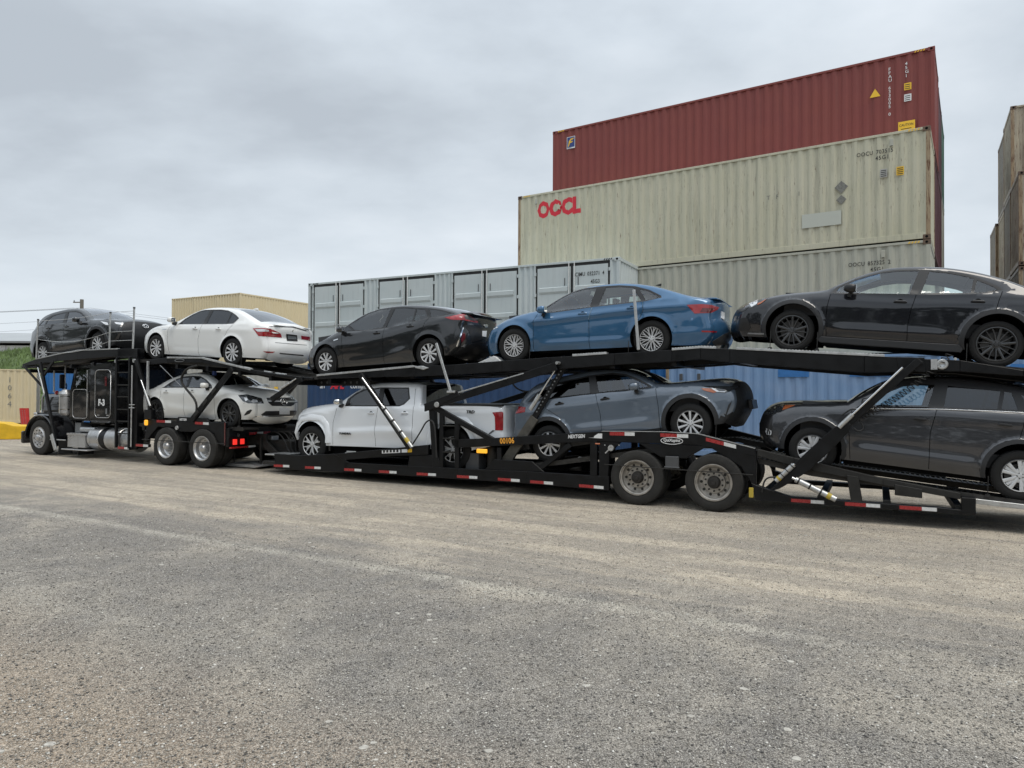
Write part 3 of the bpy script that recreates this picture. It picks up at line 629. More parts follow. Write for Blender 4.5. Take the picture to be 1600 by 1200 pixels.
    def emit(name,fsel,mat,dep=0.0,parent=root):
        idx=np.unique(fsel); mp_={int(j):i for i,j in enumerate(idx)}; vv=V[idx]; ww=w[idx]-dep
        fs=[tuple(mp_[int(q)] for q in t3) for t3 in fsel]
        o=[]
        for sgn in (-1,1):
            m=MB(); m.add([(vv[i,0],sgn*ww[i],vv[i,1]) for i in range(len(vv))],[t3 if sgn>0 else t3[::-1] for t3 in fs])
            o.append(link(name.strip(),m.mesh(name.strip(),mat,True),parent))
            if name=='shut_line': o[-1]['kind']='stuff'
            if dep<.01: allv_b=len(allv); allv.extend(m.v); allf.extend([tuple(i+allv_b for i in t3) for t3 in m.f])
        return o
    # make all triangles face the same way in (a,b)
    A_=V[Fc]; cr_=(A_[:,1,0]-A_[:,0,0])*(A_[:,2,1]-A_[:,0,1])-(A_[:,1,1]-A_[:,0,1])*(A_[:,2,0]-A_[:,0,0]); fl_=cr_>0; Fc[fl_]=Fc[fl_][:,::-1]
    for c in sorted(set(cls)):
        sel=Fc[cls==c]
        if c=='shut_line': emit(c,sel,matof(c),.012)
        elif c[0]=='G' and c[1:].isdigit(): g=S['glass'][int(c[1:])]; emit(g[0],sel,M[g[2]],.006)
        else: emit(c,sel,matof(c))
    # ---- the sheet across the car: bumpers, bonnet, screens, roof
    wt=hw(np.array(top)); nu=20; us=np.sin(np.linspace(-1,1,nu+1)*math.pi/2*.98); us=us/us[-1]
    out=-nrm; bow=D0[:,2]
    parts=[d[3] for d in dens]; rowv=[]
    flat=np.array([1.0 if p in('grille','lower_grille','front_bumper','rear_bumper','tailgate','rear_panel') else 0.0 for p in parts])
    for _ in range(5): flat[1:-1]=.25*flat[:-2]+.5*flat[1:-1]+.25*flat[2:]
    sw_=2.2+flat*S.get('flat_nose',1.3)
    for i in range(nt_):
        sw=float(sw_[i])
        rowv.append([(top[i][0]+out[i,0]*bow[i]*(1-abs(u)**sw),u*wt[i],top[i][1]+out[i,1]*bow[i]*(1-abs(u)**sw)) for u in us])
    grp={}
    for i in range(nt_-1):
        pn=parts[i]
        for j in range(nu):
            um=abs((us[j]+us[j+1])/2); q=pn; 
            if pn in('windshield','rear_window'): q=pn if um<.90 else (pn.replace('windshield','windshield_pillar').replace('rear_window','rear_pillar')+(' ' if us[j]>0 else ''))
            grp.setdefault(q,[]).append((i,j))
    for q,cells in grp.items():
        m=MB(); mpv={}; fs=[]
        def vid(i,j):
            if (i,j) not in mpv: mpv[(i,j)]=len(m.v); m.v.append(rowv[i][j])
            return mpv[(i,j)]
        for i,j in cells: fs.append((vid(i,j),vid(i+1,j),vid(i+1,j+1),vid(i,j+1)))
        m.f=fs
        mat=M[S.get('ws_glass','glass_mid')] if q=='windshield' else M[S.get('rw_glass','glass_dark')] if q=='rear_window' else M['cladding'] if q in S.get('black_parts',()) else pm
        link(q.strip(),m.mesh(q.strip(),mat,True),root); b0=len(allv); allv.extend(m.v); allf.extend([tuple(i+b0 for i in t4) for t4 in m.f])
    hl=MB(); ids=[i for i in range(nt_) if parts[i]=='roof']
    if ids:
        for i in ids:
            for v_ in rowv[i][1:-1:2]: hl.v.append((v_[0],v_[1]*.93,v_[2]-.035))
        k_=len(rowv[0][1:-1:2]); hl.f=[(a_*k_+b_,(a_+1)*k_+b_,(a_+1)*k_+b_+1,a_*k_+b_+1) for a_ in range(len(ids)-1) for b_ in range(k_-1)]
        link('headliner',hl.mesh('headliner',M['headliner'],True),root)
    tree=BVHTree.FromPolygons([Vector(v) for v in allv],allf)
    # ---- lamps, grilles, badges: thin pieces that follow the body skin
    def patch(name,mat,poly,thick=.006,mirror=True,src=None,parent=root,step=.03):
        src=src or eye
        V2,F2,bd=poly_mesh2d(poly,step)
        P3=[]; ok=[]
        for x,y in V2:
            o=Vector((x,-hw0,y)); d=(o-src).normalized(); h=tree.ray_cast(src,d)
            if h[0] is None or (h[0]-o).length>3.4: P3.append(None); continue
            n=h[1]; 
            if n.dot(d)>0: n=-n
            P3.append((h[0],n))
        if any(q is None for q in P3):
            F2=[t3 for t3 in F2 if all(P3[i] is not None for i in t3)]
        if not len(F2): return None
        for sgn in ((1,-1) if mirror else (1,)):
            m=MB(); mpv={}; 
            def vid(i,lo=False):
                k=(i,lo)
                if k not in mpv:
                    h,n=P3[i]; q=h+n*(thick if not lo else -.004); mpv[k]=len(m.v); m.v.append((q.x,q.y*sgn,q.z))
                return mpv[k]
            cnt={}
            for t3 in F2:
                m.f.append(tuple(vid(int(i)) for i in (t3 if sgn>0 else t3[::-1])))
                for e_ in ((t3[0],t3[1]),(t3[1],t3[2]),(t3[2],t3[0])): k=(min(e_),max(e_)); cnt.setdefault(k,[]).append(e_)
            for k,v in cnt.items():
                if len(v)==1: i,j=v[0]; m.f.append((vid(int(i)),vid(int(j)),vid(int(j),True),vid(int(i),True)))
            o=link(name,m.mesh(name,mat,50),parent)
        return o
    MIR=('headlamp','lamp_lens','turn_signal','tail_lamp','fog_pocket','lamp_stripe','fender_vent','lip_strip','fog_lamp','reflector','chrome_strip','fog_strip')
    lev={}
    for nm,mt,poly in DEC.get(key,[]):
        if (key=='cc1' and nm in('emblem','grille','bumper_insert')) or (key=='cc2' and nm in('grille','lower_bumper','number_plate_holder')): continue
        th=.006
        if nm in('lamp_lens','lamp_stripe','turn_signal','plate_field','grille_bar','emblem','lamp_glass'): th=.010
        if nm in('license_plate',): th=.014
        if nm=='plate_field': th=.018
        if nm=='number_plate_holder': th=.05
        if nm=='emblem': th=.016
        mir=nm in MIR and not S.get('nomir')
        if key=='accord' and nm=='tail_lamp' and poly[0][0]>4.5: mir=False
        if key in('accord',) and nm in('tail_lamp','lamp_stripe','reflector'): mir=False
        patch(nm,M[mt],poly,th,mir)
    def badge(name,pt,mat,rx,rz,kind='ring'):
        o_=Vector((pt[0],-hw0,pt[1])); d=(o_-eye).normalized(); h=tree.ray_cast(eye,d)
        if h[0] is None: return
        n=h[1]; n=n if n.dot(d)<0 else -n
        u=Vector((0,0,1)).cross(n).normalized(); v=n.cross(u).normalized(); c=h[0]+n*.02
        m=MB(); m.path([c+u*rx*math.cos(2*math.pi*i/24)+v*rz*math.sin(2*math.pi*i/24) for i in range(25)],.009,6)
        if kind=='star':
            for a in (90,210,330): m.tube(c,c+u*rx*math.cos(R(a))+v*rz*math.sin(R(a)),.010,6,r2=.004)
        else:
            m.path([c+u*rx*.40*math.cos(2*math.pi*i/16)+v*rz*.9*math.sin(2*math.pi*i/16) for i in range(17)],.007,5); m.path([c+v*rz*.35+u*rx*.8*math.cos(2*math.pi*i/16)+v*rz*.5*math.sin(2*math.pi*i/16) for i in range(17)],.007,5)
        m.build(name,M[mat],root,smooth=True)
    for b_ in S.get('badges',[]): badge(*b_)
    # ---- wheels, wells, floor
    wk=S['wheel']
    for x in wx:
        put_wheel(root,wk,x,-hw0+.025,r,False,S.get('spin',0)+x)
        put_wheel(root,wk,x,hw0-.025,r,True,.4+x)
        for sg in (-1,1):
            m=MB(); n=22; y0=sg*(hw0-.05); y1=sg*(hw0-.42)
            for i in range(n+1):
                t_=math.pi*(-.12+1.24*i/n); m.v+=[(x+(RA+.012)*math.cos(t_),y0,cz+(RA+.012)*math.sin(t_)),(x+(RA+.012)*math.cos(t_),y1,cz+(RA+.012)*math.sin(t_))]
            m.f=[(2*i,2*i+1,2*i+3,2*i+2) for i in range(n)]; m.add([(x-RA,y1,.16),(x+RA,y1,.16),(x+RA,y1,cz+RA),(x-RA,y1,cz+RA)],[(0,1,2,3)])
            link('wheel_well',m.mesh('wheel_well',M['liner']),root)
    fm=MB(); iw=hw0-.13; lo=.20
    fm.box(RA+.03,wb-RA-.03,-iw,iw,lo-.01,.40); fm.box(aL+.22,-RA-.02,-iw+.12,iw-.12,.24,.5); fm.box(wb+RA+.02,aR-.22,-iw+.12,iw-.12,.26,.5)
    fm.box(-.12,.12,-iw+.2,iw-.2,.22,.42); fm.box(wb-.12,wb+.12,-iw+.2,iw-.2,.22,.42); fm.box(-RA-.02,wb+RA+.02,-.25,.25,.2,.45)
    fm.build('underbody',M['liner'],root)
    # ---- cabin
    sm=S.get('seat',M['interior']); c0,c1=S['cabin']
    im=MB(); im.box(c0,c1,-iw+.02,iw-.02,.40,.60); im.build('cabin_floor',M['interior'],root)
    fx=c0+.55 if f<0 else c1-.55; q=-f   # q: direction to the rear
    dm=MB(); xx=fx-q*.62; dm.prism([(xx-q*.55,.6),(xx+q*.30,.6),(xx+q*.30,S['beltm']-.14),(xx+q*.12,S['beltm']-.01),(xx-q*.55,S['beltm']-.04)],-iw+.04,iw-.04); dm.build('dashboard',M['interior'],root)
    stw=MB(); cc=Vector((xx+q*.42,f*-.38 if True else 0,S['beltm']+.0)); pl=[]
    for i in range(25):
        t_=2*math.pi*i/24; pl.append((cc.x+q*.06*math.sin(t_),cc.y+.18*math.cos(t_),cc.z+.17*math.sin(t_)))
    stw.path(pl,.013,6); stw.box(cc.x-.01,cc.x+.01,cc.y-.17,cc.y+.17,cc.z-.015,cc.z+.015); stw.build('steering_wheel',M['interior'],root)
    def seat(x,y,wd,hh,bk):
        e_=MB(); e_.prism([(x-q*.10,.58),(x+q*.42,.58),(x+q*.42,.70),(x-q*.10,.74)],y-wd/2,y+wd/2)
        e_.prism([(x+q*.36,.66),(x+q*.50,.66),(x+q*(.50+bk),hh),(x+q*(.40+bk),hh)],y-wd/2+.01,y+wd/2-.01)
        nh=1 if wd<.8 else 3
        for i in range(nh):
            yy=y if nh==1 else y+(i-1)*wd*.33
            e_.box(min(x+q*(.42+bk),x+q*(.49+bk)),max(x+q*(.42+bk),x+q*(.49+bk)),yy-.12,yy+.12,hh+.03,hh+.19); e_.tube((x+q*(.45+bk),yy-.05,hh-.02),(x+q*(.45+bk),yy-.05,hh+.05),.006,6); e_.tube((x+q*(.45+bk),yy+.05,hh-.02),(x+q*(.45+bk),yy+.05,hh+.05),.006,6)
        e_.build('seat',sm,root,bevel=.03)
    for y in (-.38,.38): seat(fx+q*.05,y,.5,S['beltm']+.10,.12)
    seat(fx+q*.95,0,1.25,S['beltm']+.02,.10)
    # ---- mirrors, handles, wipers
    mxa,mxb=S['mirror']
    for sg in (-1,1):
        m=MB(); y0=sg*(hw0-.04); y1=sg*(hw0+.17); 
        sec=[]
        for k_,(yy,sx,sz) in enumerate(((y0+sg*.03,.05,.035),(y0+sg*.07,.095,.062),(y0+sg*.15,.10,.068),(y1-sg*.02,.08,.058),(y1,.035,.03))):
            b0=len(m.v)
            for i in range(12):
                t_=2*math.pi*i/12; cx=math.copysign(abs(math.cos(t_))**.7,math.cos(t_)); sx_=math.copysign(abs(math.sin(t_))**.7,math.sin(t_)); m.v.append((mxa+cx*sx*(.7 if cx*q>0 else 1.1),yy,mxb+sx_*sz))
            if k_: m.f+=[(b0-12+i,b0-12+(i+1)%12,b0+(i+1)%12,b0+i) for i in range(12)]
        m.f.append(tuple(range(b0,b0+12)))
        o=m.build('mirror',S.get('mirror_mat',pm),root,smooth=50)
        MB().box(mxa+q*.062 if q>0 else mxa-.068,mxa+.068 if q>0 else mxa-.062,min(y0+sg*.07,y1-sg*.03),max(y0+sg*.07,y1-sg*.03),mxb-.045,mxb+.05).build('mirror_glass',M['chrome'],o)
        b_=MB(); b_.beam((mxa,mxb-.04),(mxa-q*.03,mxb-.12),min(y0-sg*.03,y0+sg*.07),max(y0-sg*.03,y0+sg*.07),.05); b_.build('mirror_arm',M['black'],o)
    for (hx,hy) in S['handles']:
        ww=float(hw(np.array([(hx,hy)]))[0])
        for sg in (-1,1):
            m=MB(); m.prism([(hx-.095,hy-.010),(hx-.07,hy-.020),(hx+.07,hy-.020),(hx+.095,hy-.008),(hx+.07,hy+.014),(hx-.07,hy+.014)],min(sg*(ww+.002),sg*(ww+.030)),max(sg*(ww+.002),sg*(ww+.030)))
            m.build('door_handle',S.get('handle_mat',pm),root,bevel=.008)
            MB().lathe([(.0005,0),(.045,0)],16).v
            c_=MB(); c_.lathe([(.0005,-sg*.004),(.038,-sg*.002),(.040,sg*.001)],18,(hx,-0+sg*(ww+.001)*1,hy-.002)); c_.build('handle_cup',M['gap'],root)
    return root,patch,hw,tree
# ------------------------------------------------------------------ ground
ca,sa=math.cos(R(27.3)),math.sin(R(27.3))
def gz(x,y):
    s=(x-T0[0])*ca-(y-T0[1])*sa
    return .0030*np.clip(-s,0,22)
def vnoise(x,y,f,seed):
    x=x*f+seed*17.3; y=y*f+seed*9.1; xi=np.floor(x); yi=np.floor(y); fx=x-xi; fy=y-yi; fx=fx*fx*(3-2*fx); fy=fy*fy*(3-2*fy)
    def h(a,b): v=np.sin(a*127.1+b*311.7+seed*74.7)*43758.5453; return v-np.floor(v)
    return (h(xi,yi)*(1-fx)+h(xi+1,yi)*fx)*(1-fy)+(h(xi,yi+1)*(1-fx)+h(xi+1,yi+1)*fx)*fy-.5
def relief(x,y):
    r=np.hypot(x,y); near=np.clip((22-r)/14,0,1)
    Yr=x*math.sin(R(29))+y*math.cos(R(29)); ridge=.028*np.exp(-((Yr-6.0-.12*vnoise(x,y,.8,7))/.10)**2)*np.clip((26-r)/10,0,1)*(.6+vnoise(x,y,2.5,6))
    return ridge+(vnoise(x,y,.5,1)*.018+vnoise(x,y,1.7,2)*.010)*np.clip((40-r)/20,0,1)+(vnoise(x,y,9,3)*.006+vnoise(x,y,26,4)*.007+vnoise(x,y,55,5)*.006)*near
rad=np.concatenate([[0],np.geomspace(1.6,26,620),np.geomspace(27,4000,60)])
angf=np.linspace(-44,44,700); angb=np.linspace(46,314,50); an=np.radians(np.concatenate([angf,angb]))
nr,na=len(rad),len(an)
Xg=rad[:,None]*np.sin(an)[None]; Yg=rad[:,None]*np.cos(an)[None]
Zg=gz(Xg,Yg)+relief(Xg,Yg)
co=np.stack([Xg,Yg,Zg],-1).reshape(-1,3)
i,j=np.meshgrid(np.arange(nr-1),np.arange(na),indexing='ij'); j2=(j+1)%na
q=np.stack([i*na+j,i*na+j2,(i+1)*na+j2,(i+1)*na+j],-1).reshape(-1,4)
me=bpy.data.meshes.new('ground'); me.vertices.add(len(co)); me.vertices.foreach_set('co',co.ravel())
me.loops.add(q.size); me.loops.foreach_set('vertex_index',q.ravel()); me.polygons.add(len(q)); me.polygons.foreach_set('loop_start',np.arange(0,q.size,4)); me.polygons.foreach_set('use_smooth',np.ones(len(q),bool)); me.update(); me.validate()
m,t,b=nodes('gravel_yard'); tc=N(t,'ShaderNodeTexCoord'); OB=tc.outputs['Object']
def TN(scale,det=6,ro=.6,vec=None,dist=0):
    n=N(t,'ShaderNodeTexNoise'); n.inputs['Scale'].default_value=scale; n.inputs['Detail'].default_value=det; n.inputs['Roughness'].default_value=ro; n.inputs['Distortion'].default_value=dist; t.links.new(vec or OB,n.inputs['Vector']); return n.outputs['Fac']
def MR(src,a,b_,c,d,clamp=True):
    x=N(t,'ShaderNodeMapRange'); x.clamp=clamp; t.links.new(src,x.inputs[0]); x.inputs[1].default_value=a; x.inputs[2].default_value=b_; x.inputs[3].default_value=c; x.inputs[4].default_value=d; return x.outputs[0]
def MA(op,a,bb):
    x=N(t,'ShaderNodeMath',operation=op)
    for k,v in enumerate((a,bb)):
        if isinstance(v,(int,float)): x.inputs[k].default_value=v
        else: t.links.new(v,x.inputs[k])
    return x.outputs[0]
def MX(f,a,bb,bt='MIX'):
    x=N(t,'ShaderNodeMix',data_type='RGBA'); x.blend_type=bt
    if isinstance(f,(int,float)): x.inputs[0].default_value=f
    else: t.links.new(f,x.inputs[0])
    for k,v in ((6,a),(7,bb)):
        if isinstance(v,tuple): x.inputs[k].default_value=rgb(v)
        else: t.links.new(v,x.inputs[k])
    return x.outputs[2]
# coordinates along and across the truck
mp=N(t,'ShaderNodeMapping'); mp.vector_type='POINT'; mp.inputs['Rotation'].default_value=(0,0,R(29)); t.links.new(OB,mp.inputs[0])
sp=N(t,'ShaderNodeSeparateXYZ'); t.links.new(mp.outputs[0],sp.inputs[0])
st_=N(t,'ShaderNodeMapping'); st_.inputs['Scale'].default_value=(.16,1.6,1); t.links.new(mp.outputs[0],st_.inputs[0])
tracks=TN(1.3,9,.68,st_.outputs[0],.4); patches=TN(.35,5,.6,None,.6); mid=TN(2.6,6,.65)
fine=TN(26,8,.78); fine2=TN(110,4,.75); coarse=TN(7,6,.7)
vo=N(t,'ShaderNodeTexVoronoi'); vo.inputs['Scale'].default_value=95; vo.inputs['Randomness'].default_value=1; t.links.new(OB,vo.inputs['Vector'])
vo2=N(t,'ShaderNodeTexVoronoi'); vo2.inputs['Scale'].default_value=24; t.links.new(OB,vo2.inputs['Vector'])
sand=(.60,.515,.40); sand2=(.37,.325,.265); gr=(.33,.30,.25); dark=(.17,.160,.153); brown=(.43,.335,.245)
# across: how far a place lies toward the truck from the pale windrow (t grows away from the camera)
across=MA('ADD',sp.outputs[1],MA('MULTIPLY',MA('SUBTRACT',patches,.5),2.2))
Yc=sp.outputs[1]; Xc=sp.outputs[0]
wig=MA('MULTIPLY',MA('SUBTRACT',TN(.9,5,.6),.5),.55)
Yw=MA('ADD',Yc,wig)
# dusty driving lane near the truck, loose dark gravel nearer the camera, brown soil at the near left
lane=MR(MA('ADD',Yw,MA('MULTIPLY',MA('SUBTRACT',tracks,.5),3.0)),6.2,7.6,0,1)
blot=TN(.85,9,.72,None,.8); c=MX(MR(blot,.38,.60,0,1),(.47,.42,.345),(.175,.165,.158))
c=MX(MR(patches,.44,.58,0,.9),c,dark)
lc=MX(MR(tracks,.42,.58,0,1),sand2,sand)
lc=MX(MR(patches,.5,.62,0,.55),lc,(.30,.27,.23)); lc=MX(MR(mid,.52,.68,0,.6),lc,(.38,.32,.24))
c=MX(lane,c,lc)
nearband=MR(MA('ABSOLUTE',MA('SUBTRACT',Yw,4.2),0),.2,1.7,.55,0)
c=MX(nearband,c,MX(MR(TN(2.1,9,.75),.42,.60,0,1),(.135,.13,.128),(.36,.33,.29)))
br=MR(MA('ADD',Yw,MA('MULTIPLY',Xc,.0)),3.5,2.4,0,.9)
c=MX(br,c,MX(MR(fine,.38,.62,0,1),(.27,.205,.145),brown))
# pale windrow of fines pushed up between the lane and the loose gravel
wr=MR(MA('ABSOLUTE',MA('SUBTRACT',MA('ADD',Yc,MA('MULTIPLY',wig,.35)),6.0),0),.03,.17,1,0)
wr=MA('MULTIPLY',wr,MR(Xc,.3,-1.2,0,1)); wr=MA('MULTIPLY',wr,MR(TN(3.2,5,.6),.32,.55,.35,1))
c=MX(MA('MULTIPLY',wr,.55),c,(.64,.60,.51))
# single stones
cellb=N(t,'ShaderNodeSeparateColor'); t.links.new(vo.outputs['Color'],cellb.inputs[0]); cv=cellb.outputs[0]
stone=MX(MR(cv,.0,1,0,1),(.06,.058,.056),(.70,.67,.60))
amt=MR(vo.outputs['Distance'],.28,.52,1,0); 
dens=MX(lane,(.62,.62,.62),(.30,.30,.30))
c=MX(MA('MULTIPLY',MA('MULTIPLY',amt,MR(cv,.25,.9,.25,.9)),MR(lane,0,1,.62,.34)),c,stone)
c=MX(MR(coarse,.38,.54,.32,0),c,(.13,.112,.09)); c=MX(MR(fine2,.36,.52,.85,0),c,(.05,.045,.038)); c=MX(MR(fine2,.50,.66,0,.6),c,(.85,.80,.70)); c=MX(MR(fine,.36,.5,.5,0),c,(.09,.08,.068))
lp=simple
t.links.new(c,b.inputs['Base Color']); b.inputs['Roughness'].default_value=.95; b.inputs['Specular IOR Level'].default_value=.25
hgt=MA('ADD',MA('MULTIPLY',fine,.5),MA('ADD',MA('MULTIPLY',MR(vo.outputs['Distance'],0,.5,1,0),.45),MA('MULTIPLY',MR(vo2.outputs['Distance'],0,.5,1,0),.25)))
bp=N(t,'ShaderNodeBump'); bp.inputs['Strength'].default_value=.9; bp.inputs['Distance'].default_value=.016; t.links.new(hgt,bp.inputs['Height']); t.links.new(bp.outputs[0],b.inputs['Normal'])
me.materials.append(m); gnd=link('ground',me); gnd['kind']='structure'
# loose stones, real ones, thickest in the near gravel
def stones(name,n,smin,smax,mat,seed,bias):
    rg=np.random.default_rng(seed); V=[];F=[]
    base=np.array([(1,0,0),(-1,0,0),(0,1,0),(0,-1,0),(0,0,1),(0,0,-1)],float); fc=np.array([(0,2,4),(2,1,4),(1,3,4),(3,0,4),(2,0,5),(1,2,5),(3,1,5),(0,3,5)])
    th=np.radians(rg.uniform(-39,39,n*3)); rr=2.4*(13.5/2.4)**rg.random(n*3)**bias; x=rr*np.sin(th); y=rr*np.cos(th)
    Y=x*math.sin(R(29))+y*math.cos(R(29)); keep=rg.random(n*3)<np.where(Y>6.5,.30,1.0); x,y=x[keep][:n],y[keep][:n]; k=len(x)
    s=smin+(smax-smin)*rg.random(k)**3
    z=gz(x,y)+relief(x,y)
    P=base[None]*(s[:,None,None]*rg.uniform(.6,1.15,(k,6,1)))*np.stack([rg.uniform(.8,1.3,k),rg.uniform(.8,1.2,k),rg.uniform(.45,.8,k)],-1)[:,None,:]
    a=rg.uniform(0,6.28,k); ca_,sa_=np.cos(a)[:,None],np.sin(a)[:,None]
    X=P[:,:,0]*ca_-P[:,:,1]*sa_; Y2=P[:,:,0]*sa_+P[:,:,1]*ca_; P[:,:,0]=X; P[:,:,1]=Y2
    P[:,:,0]+=x[:,None]; P[:,:,1]+=y[:,None]; P[:,:,2]+=(z+s*.22)[:,None]
    V=P.reshape(-1,3); F=(fc[None]+6*np.arange(k)[:,None,None]).reshape(-1,3)
    me=bpy.data.meshes.new(name); me.vertices.add(len(V)); me.vertices.foreach_set('co',V.ravel()); me.loops.add(F.size); me.loops.foreach_set('vertex_index',F.ravel().astype(np.int32)); me.polygons.add(len(F)); me.polygons.foreach_set('loop_start',np.arange(0,F.size,3)); me.update(); me.validate()
    me.materials.append(mat); o=link(name,me); o['kind']='stuff'; tag(o,label='loose %s stones scattered over the yard'%('pale' if 'pale' in name else 'dark' if 'dark' in name else 'grey')); return o
def stonemat(name,a,bb):
    m,t,b=nodes(name); tc=N(t,'ShaderNodeTexCoord'); n=N(t,'ShaderNodeTexNoise'); n.inputs['Scale'].default_value=23; n.inputs['Detail'].default_value=3; t.links.new(tc.outputs['Object'],n.inputs['Vector'])
    x=N(t,'ShaderNodeMix',data_type='RGBA'); r_=N(t,'ShaderNodeMapRange'); r_.inputs[1].default_value=.35; r_.inputs[2].default_value=.65; t.links.new(n.outputs['Fac'],r_.inputs[0]); t.links.new(r_.outputs[0],x.inputs[0]); x.inputs[6].default_value=rgb(a); x.inputs[7].default_value=rgb(bb); t.links.new(x.outputs[2],b.inputs['Base Color']); b.inputs['Roughness'].default_value=.85; return m
stones('grey_gravel',70000,.003,.012,stonemat('stone_grey',(.20,.19,.17),(.42,.39,.34)),3,.62)
stones('dark_gravel',38000,.003,.011,stonemat('stone_dark',(.07,.068,.066),(.16,.152,.14)),4,.62)
stones('pale_gravel',9000,.003,.013,stonemat('stone_pale',(.50,.48,.43),(.72,.70,.65)),5,.62)
# flat stones bedded in the surface
rg=np.random.default_rng(21); fm=MB()
for k in range(120):
    th=R(float(rg.uniform(-38,38))); rr=float(2.8*(10/2.8)**rg.random()); x,y=rr*math.sin(th),rr*math.cos(th)
    if x*math.sin(R(29))+y*math.cos(R(29))>6.6: continue
    s_=float(rg.uniform(.010,.034)); z=float(gz(np.array(x),np.array(y))+relief(np.array(x),np.array(y))); n=9; a0=rg.uniform(0,6)
    ring=[(x+s_*math.cos(a0+6.283*i/n)*rg.uniform(.75,1.25),y+s_*.9*math.sin(a0+6.283*i/n)*rg.uniform(.75,1.2)) for i in range(n)]
    fm.add([(p,q,z-.012) for p,q in ring]+[((p-x)*.86+x,(q-y)*.86+y,z+.004) for p,q in ring]+[(x,y,z+.007)],[(i,(i+1)%n,n+(i+1)%n,n+i) for i in range(n)]+[(n+i,n+(i+1)%n,2*n) for i in range(n)])
o=fm.build('bedded_stones',stonemat('stone_bedded',(.33,.31,.275),(.50,.48,.43)),kind='stuff'); tag(o,label='flat pale stones bedded in the grey yard surface')
# dark trees added out of view, for car sides and windows to mirror
wr_=np.random.default_rng(5); V=[];F=[]
nn=42000; aa=np.radians(wr_.uniform(62,298,nn)); rd_=wr_.uniform(34,44,nn); top_=9.5+2.2*np.sin(aa*13)+1.5*np.sin(aa*29+1); zz_=top_*wr_.random(nn)**.8
cx_,cy_=rd_*np.sin(aa),rd_*np.cos(aa); P=np.stack([cx_,cy_,zz_],-1)
t1=wr_.normal(0,.42,(nn,3)); t2=wr_.normal(0,.42,(nn,3)); V=np.stack([P,P+t1,P+t2],1).reshape(-1,3); F=np.arange(3*nn).reshape(-1,3)
me=bpy.data.meshes.new('added_tree_belt'); me.from_pydata(V.tolist(),[],F.tolist()); me.materials.append(simple('added_tree_foliage',(.045,.060,.030),.8,var=.3,scale=.4)); o=link('added_tree_belt',me); o['kind']='stuff'; tag(o,label='unseen dark trees added behind the camera to be mirrored in paint and glass')
# ------------------------------------------------------------------ left background
# grass embankment beyond the containers
def bank(name,x0,x1,y0,y1,h,mat):
    n=60; xs=np.linspace(x0,x1,n); m=MB(); k=14
    for i,x in enumerate(xs):
        for j in range(k):
            f_=j/(k-1); yy=y0+(y1-y0)*f_; hh=h*float(smooth01(np.array(f_*1.6)))*(.92+.1*math.sin(x*.11)+.05*math.sin(x*.37+1))
            m.v.append((x,yy,hh+.25*float(vnoise(np.array(x),np.array(yy),.3,8))))
    for i in range(n-1):
        for j in range(k-1): m.f.append((i*k+j,(i+1)*k+j,(i+1)*k+j+1,i*k+j+1))
    o=m.build(name,mat,None,smooth=True); o['kind']='structure'; return o
gmat=simple('grass_soil',(.085,.125,.045),.9,var=.4,scale=1.2)
eb=bank('embankment',-150,-25,62,84,6.1,gmat)
rg=np.random.default_rng(11); V=[];F=[]
nb=26000; xs=rg.uniform(-72,-36,nb); f_=rg.random(nb); ys=62+22*f_
hh=6.1*smooth01(f_*1.6)*(.92+.1*np.sin(xs*.11)+.05*np.sin(xs*.37+1)); hh=np.maximum(hh,.05)
a=rg.uniform(0,3.14,nb); wd=rg.uniform(.03,.08,nb); ht=rg.uniform(.15,.5,nb)+.5*(rg.random(nb)<.05)
lx=rg.normal(0,.10,nb); V=np.stack([np.stack([xs-np.cos(a)*wd,ys-np.sin(a)*wd,hh-.05],-1),np.stack([xs+np.cos(a)*wd,ys+np.sin(a)*wd,hh-.05],-1),np.stack([xs+lx,ys,hh+ht],-1)],1).reshape(-1,3); F=np.arange(3*nb).reshape(-1,3)
me=bpy.data.meshes.new('embankment_grass'); me.from_pydata(V.tolist(),[],F.tolist()); me.materials.append(simple('grass_blades',(.13,.19,.065),.8,var=.45,scale=.8)); o=link('embankment_grass',me); o['kind']='stuff'; tag(o,label='tall green grass on the embankment at the left')
# long pale warehouse
wh=empty('warehouse',(-95,118,0)); tag(wh,'long pale grey warehouse with a shallow roof beyond the embankment','building')
def wp(n_,mb,mat,bev=0): return mb.build(n_,mat,wh,bevel=bev)
wallm=simple('warehouse_cladding',(.48,.49,.49),.6,var=.08,scale=.3); roofm=simple('warehouse_roof',(.36,.38,.39),.5,var=.1,scale=.2)
wp('wall',MB().box(-60,34,0,30,0,9.2),wallm)
r=MB(); r.prism([(-61,9.6),(35,9.6),(35,9.9),(-61,9.9)],-1,31); wp('eaves_band',r,simple('eaves_grey',(.20,.21,.22),.5))
r=MB(); r.add([(-61,-1,9.9),(35,-1,9.9),(28,15,12.4),(-61,15,12.6),(35,31,9.9),(-61,31,9.9)],[(0,1,2,3),(3,2,4,5),(1,4,2),(0,3,5)]); wp('roof',r,roofm)
for k in range(12): wp('wall_panel_joint',MB().box(-58+7.6*k,-57.85+7.6*k,-.06,0,0,9.2),simple('joint%d'%k,(.3,.3,.3),.6) if k==0 else bpy.data.materials['joint0'])
